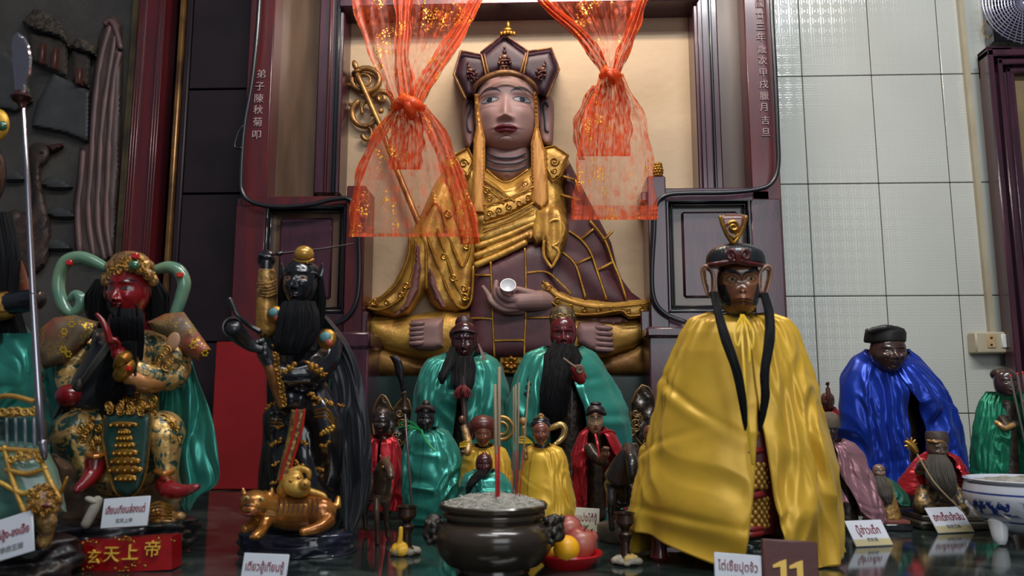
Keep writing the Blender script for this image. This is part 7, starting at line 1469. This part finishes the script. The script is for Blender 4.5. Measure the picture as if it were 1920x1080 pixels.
# red small statue with raised fist behind
Y = 1.86
q3 = small_statue('small_red_statue', 'small statue in red netting with raised brown fist beside the blue cape', Y, (1550, 880), (1552, 752, 12, 16, -.02), [(762, 1536, 1564, 1548, 1552), (772, 1526, 1572, 1547, 1553), (800, 1520, 1576, 1545, 1555), (880, 1516, 1580, 1544, 1556)], M_redc, None, dict(BF, skin=(.10, .04, .03)), seed=33, body=lambda mb: column(mb, 1550, 790, 890, Y, 16, 24), nu=90, nv=40)
m = MB(); m.pt([(1558, 765, Y-.04, 5), (1554, 745, Y-.045, 5), (1552, 728, Y-.045, 4)]); hand(m, 1552, 720, Y-.05, 8, 0, 1.6, n=6); remesh(m.build('raised_arm', mat('brown_wood_arm', (.10, .035, .025), .4), q3), .0016, 1)
# small green caped bearded figure
Y = 1.52
q4 = small_statue('small_bearded_statue', 'tiny bearded statue in dull green cape on a red and black slab', Y, (1668, 980), (1648, 885, 11, 14, -.01), [(893, 1640, 1660, 1644, 1652), (900, 1636, 1672, 1644, 1655), (912, 1634, 1686, 1644, 1660), (930, 1632, 1700, 1644, 1668), (948, 1632, 1704, 1645, 1680)], mat('dull_green_satin', (.02, .11, .07), .4, metal=.2), None, dict(skin=(.20, .12, .08), lip=(.1, .02, .02)), seed=35, dr=.5, body=lambda mb: (mb.pt([(1656, 905, Y, 14), (1660, 940, Y-.01, 20), (1664, 970, Y-.01, 24)], n=16)), bodymat=M_gb, nu=100, nv=40)
m = MB(); m.pe(1648, 877, Y-.01, 10, 5, 10); m.build('headband', M_gb, q4)
beard('beard', q4, [(1650, 893, Y-.02, 9, 5), (1656, 910, Y-.035, 13, 6), (1662, 930, Y-.045, 12, 5), (1668, 946, Y-.045, 5, 3)], mat('brown_grey_beard', (.06, .05, .04), .8), n=110, w=1.0, seed=4)
m = MB(); a = P(1640, 980, Y-.02); b_ = P(1700, 980, Y-.02); m.box((a.x, Y-.045, 0), (b_.x, Y+.04, .012), .002); bs_ = m.build('black_slab', M_black, q4); m = MB(); m.box((a.x+.001, Y-.044, .012), (b_.x-.003, Y+.038, .018), .001); m.build('red_slab', mat('terracotta_slab', (.18, .05, .03), .6), bs_)
# red caped bearded sage
Y = 1.56
q5 = small_statue('bearded_sage_statue', 'seated statue with long brown grey beard, tall cap and open red cape', Y, (1760, 975), (1757, 842, 18, 22, -.03), [(846, 1738, 1776, 1741, 1773), (856, 1722, 1794, 1732, 1780), (876, 1706, 1806, 1728, 1786), (900, 1692, 1818, 1728, 1795), (918, 1684, 1830, 1730, 1808), (925, 1680, 1838, 1731, 1812)], M_redc, None, dict(skin=(.10, .055, .04), lip=(.08, .02, .015), white=(.06, .04, .03), brow=(.04, .03, .02), ez=0), seed=37, dr=.5,
    body=lambda mb: (mb.pt([(1757, 870, Y, 24), (1758, 910, Y-.01, 34), (1762, 950, Y-.02, 46)], n=20), mb.pt([(1740, 925, Y-.03, 22), (1732, 950, Y-.05, 18)]), mb.pt([(1790, 930, Y-.03, 22), (1800, 955, Y-.05, 18)]), mb.pt([(1730, 870, Y-.02, 10), (1724, 884, Y-.045, 9), (1730, 870, Y-.065, 7)])), bodymat=carved('dark_gilt_carving', (.34, .22, .08), (.03, .025, .02), 60, .42, .6), nu=160, gather=.08)
m = MB(); kk = S(Y); q = P(1757, 828, Y-.025); m.lathe([(18*kk, -4*kk), (19*kk, 2*kk), (18.5*kk, 14*kk), (17*kk, 18*kk), (0, 19*kk)], tuple(q), 30); cpq = m.build('tall_cap', mat('brown_carved_cap', (.06, .04, .03), .5, bump=.6, bscale=90, bdist=.002), q5); m = MB(); m.pt([(1739, 826, Y-.035, 2.5), (1757, 829, Y-.048, 2.8), (1776, 826, Y-.035, 2.5)]); m.build('cap_band', M_gb, cpq)
beard('beard', q5, [(1757, 853, Y-.05, 15, 7), (1760, 870, Y-.06, 24, 10), (1764, 895, Y-.07, 28, 10), (1772, 915, Y-.075, 20, 8), (1778, 935, Y-.075, 8, 4)], MATS['brown_grey_beard'], n=260, w=1.1, seed=7)
m = MB(); hand(m, 1728, 868, Y-.075, 9, 10, 1.5, n=6); m.pt([(1728, 872, Y-.07, 6), (1726, 882, Y-.05, 7)]); remesh(m.build('hand', mat('brown_wood_arm', (.10, .035, .025), .4), q5), .0014, 0)
m = MB(); a = P(1708, 975, Y-.03); b_ = P(1850, 975, Y-.03); m.box((a.x, Y-.07, 0), (b_.x, Y+.07, .014), .003); m.box((a.x+.008, Y-.06, .014), (b_.x-.008, Y+.06, .024), .002); m.build('plinth', mat('dark_gilt_plinth', (.05, .04, .025), .4, c2=(.16, .11, .04), nscale=20, lo=.6, hi=.7, coat=.3), q5)
dg_ = thing('dragon_staff', P(1750, 930, Y-.1), 'thin pale staff with gilded dragon head held by the bearded sage statue', 'staff')
m = MB(); m.pt([(1716, 845, Y-.09, 1.8), (1745, 895, Y-.10, 1.6), (1770, 925, Y-.105, 1.5), (1812, 965, Y-.11, 1.3)], n=8); m.build('staff', mat('pale_wood', (.40, .28, .16), .5), dg_)
m = MB(); m.pt([(1718, 848, Y-.09, 5), (1712, 838, Y-.09, 6), (1704, 832, Y-.09, 5), (1698, 828, Y-.09, 3)]); 
for i in range(9): a = i*.7; m.pt([(1707+4*math.cos(a), 834+4*math.sin(a), Y-.09, 3), (1707+12*math.cos(a), 832+12*math.sin(a), Y-.09, 1)], n=6)
m.build('dragon_head', M_gold, dg_)
# green caped monkey at the right edge
Y = 1.72
q6 = small_statue('small_monkey_statue', 'dark monkey faced statue in open green cape at the right edge', Y, (1885, 880), (1886, 718, 20, 25, -.04), [(0, 0, 0, 0, 0), (734, 1852, 1918, 1866, 1902), (752, 1840, 1930, 1868, 1904), (780, 1832, 1938, 1874, 1908), (830, 1827, 1944, 1878, 1912), (915, 1826, 1950, 1872, 1915)][1:], M_grn, None, dict(skin=(.045, .022, .02), lip=(.04, .015, .012), white=(.10, .05, .03), brow=(.015, .01, .01), nose=.05, jaw=.05, cheek=.03), seed=41, dr=.5, extra=None, body=lambda mb: (column(mb, 1890, 760, 890, Y, 30, 36), mb.pt([(1880, 785, Y-.03, 10), (1890, 800, Y-.05, 8), (1904, 795, Y-.06, 7)])), bodymat=M_dkc, nu=140)
m = MB(); m.pe(1880, 702, Y-.03, 21, 14, 20); m.build('skull_cap', M_dkc, q6)
m = MB(); m.pt([(1868, 792, Y-.08, 5), (1884, 802, Y-.09, 6), (1900, 797, Y-.09, 5)], n=10); m.build('gilt_cuff', M_gb, q6)
# porcelain incense pot
Yq = 1.36; k = S(Yq); cx = P(1930, 1000, Yq).x; pp = thing('porcelain_pot', (cx, Yq, 0), 'white porcelain incense pot with blue painted dragon at the right edge', 'incense pot')
mp = mat('white_blue_porcelain', (.52, .54, .60), .12, coat=.6)
_t = NT(mp); _b = _t.n['Principled BSDF']; _tc = _t.add('ShaderNodeTexCoord'); _s = _t.add('ShaderNodeSeparateXYZ'); _t.link(_tc.outputs['Object'], _s.inputs[0])
_n = _t.add('ShaderNodeTexNoise'); _n.inputs['Scale'].default_value = 32; _n.inputs['Detail'].default_value = 5; _n.inputs['Distortion'].default_value = 2.2; _t.link(_tc.outputs['Object'], _n.inputs['Vector'])
def _rg(a, f0, f1, t0, t1):
    n = _t.add('ShaderNodeMapRange'); _t.link(a, n.inputs['Value']); n.inputs['From Min'].default_value = f0; n.inputs['From Max'].default_value = f1; n.inputs['To Min'].default_value = t0; n.inputs['To Max'].default_value = t1; return n.outputs[0]
def _mu(a, b, op='MULTIPLY'):
    n = _t.add('ShaderNodeMath', operation=op); _t.link(a, n.inputs[0]); _t.link(b, n.inputs[1]); return n.outputs[0]
zr = P(1930, 898, Yq).z; zb_ = .016
band_ = _mu(_rg(_s.outputs[2], zb_+.028, zb_+.034, 0, 1), _rg(_s.outputs[2], zr-.028, zr-.034, 0, 1)); pat = _mu(_rg(_n.outputs['Fac'], .50, .53, 0, 1), band_)
ln = _mu(_rg(_s.outputs[2], zb_+.020, zb_+.021, 0, 1), _rg(_s.outputs[2], zb_+.024, zb_+.023, 0, 1)); ln2 = _mu(_rg(_s.outputs[2], zr-.022, zr-.021, 0, 1), _rg(_s.outputs[2], zr-.018, zr-.019, 0, 1))
allp_ = _mu(_mu(pat, ln, 'MAXIMUM'), ln2, 'MAXIMUM'); _mx = _t.add('ShaderNodeMix', data_type='RGBA'); _t.link(allp_, _mx.inputs['Factor']); _mx.inputs[6].default_value = (.52, .54, .60, 1); _mx.inputs[7].default_value = (.012, .035, .20, 1); _t.link(_mx.outputs[2], _b.inputs['Base Color'])
m = MB(); m.lathe([(0, zb_), (40*k, zb_), (62*k, zb_+.010), (84*k, zb_+.026), (98*k, zb_+.045), (101*k, zb_+.062), (96*k, zb_+.078), (88*k, zr-.018), (86*k, zr-.012), (90*k, zr-.006), (97*k, zr-.002), (98*k, zr), (95*k, zr+.001), (88*k, zr-.004), (84*k, zr-.012), (0, zr-.012)], (cx, Yq, 0), 90, caps=False); m.build('pot_body', mp, pp, origin=(cx, Yq, 0))
for a in (200, 330, 90):
    x_, y_ = cx+70*k*math.cos(R(a)), Yq+70*k*math.sin(R(a)); m = MB(); m.tube([(x_, y_, zb_+.022), (x_, y_-.002, zb_), (x_, y_-.003, .006)], [16*k, 13*k, 10*k], n=18); m.build('foot', mat('white_porcelain', (.75, .76, .78), .12, coat=.5), pp)
m = MB(); rings = []
for j in range(16):
    q_ = j/15; rr = 90*k*(1-q_)+1e-4; rings.append([(cx+rr*math.cos(a), Yq+rr*math.sin(a), zr-.005+.006*smst(0, .6, q_)+.003*noise.noise(Vector((rr*70*math.cos(a), rr*70*math.sin(a), 7)))*(q_ > .05)) for a in [i*2*math.pi/60 for i in range(60)]])
m.grid(rings, closed_u=True); tag(m.build('incense_ash', MATS['grey_ash'], auto=180), 'grey ash filling the blue and white porcelain pot', 'ash', kind='stuff')
for (x0, y0, x1, y1, lab) in ((1936, 896, 1895, 708, 'burning incense stick with red tip leaning left in the porcelain pot'), (1940, 896, 1908, 704, 'incense stick in the porcelain pot, second from the left'), (1946, 896, 1918, 702, 'incense stick in the porcelain pot nearest the picture edge')):
    t_ = thing('incense_stick', P(x0, y0, Yq), lab, 'incense', 'incense sticks in the porcelain pot'); a = P(x0, y0, Yq); b_ = P(x1, y1, Yq); c = a.lerp(b_, .3)
    m = MB(); m.tube([a, c], 2.2*k, n=8, smooth=1); m.build('red_base', M_stkr, t_); m = MB(); m.tube([c, b_], 1.8*k, n=8, smooth=1); m.build('incense_paste', mat('grey_brown_incense', (.12, .09, .08), .8), t_)
    m = MB(); m.tube([b_, b_+(b_-a).normalized()*.004], 1.7*k, n=8, smooth=1); m.build('burning_tip', mat('glowing_tip', (.5, .05, .03), .6), t_)
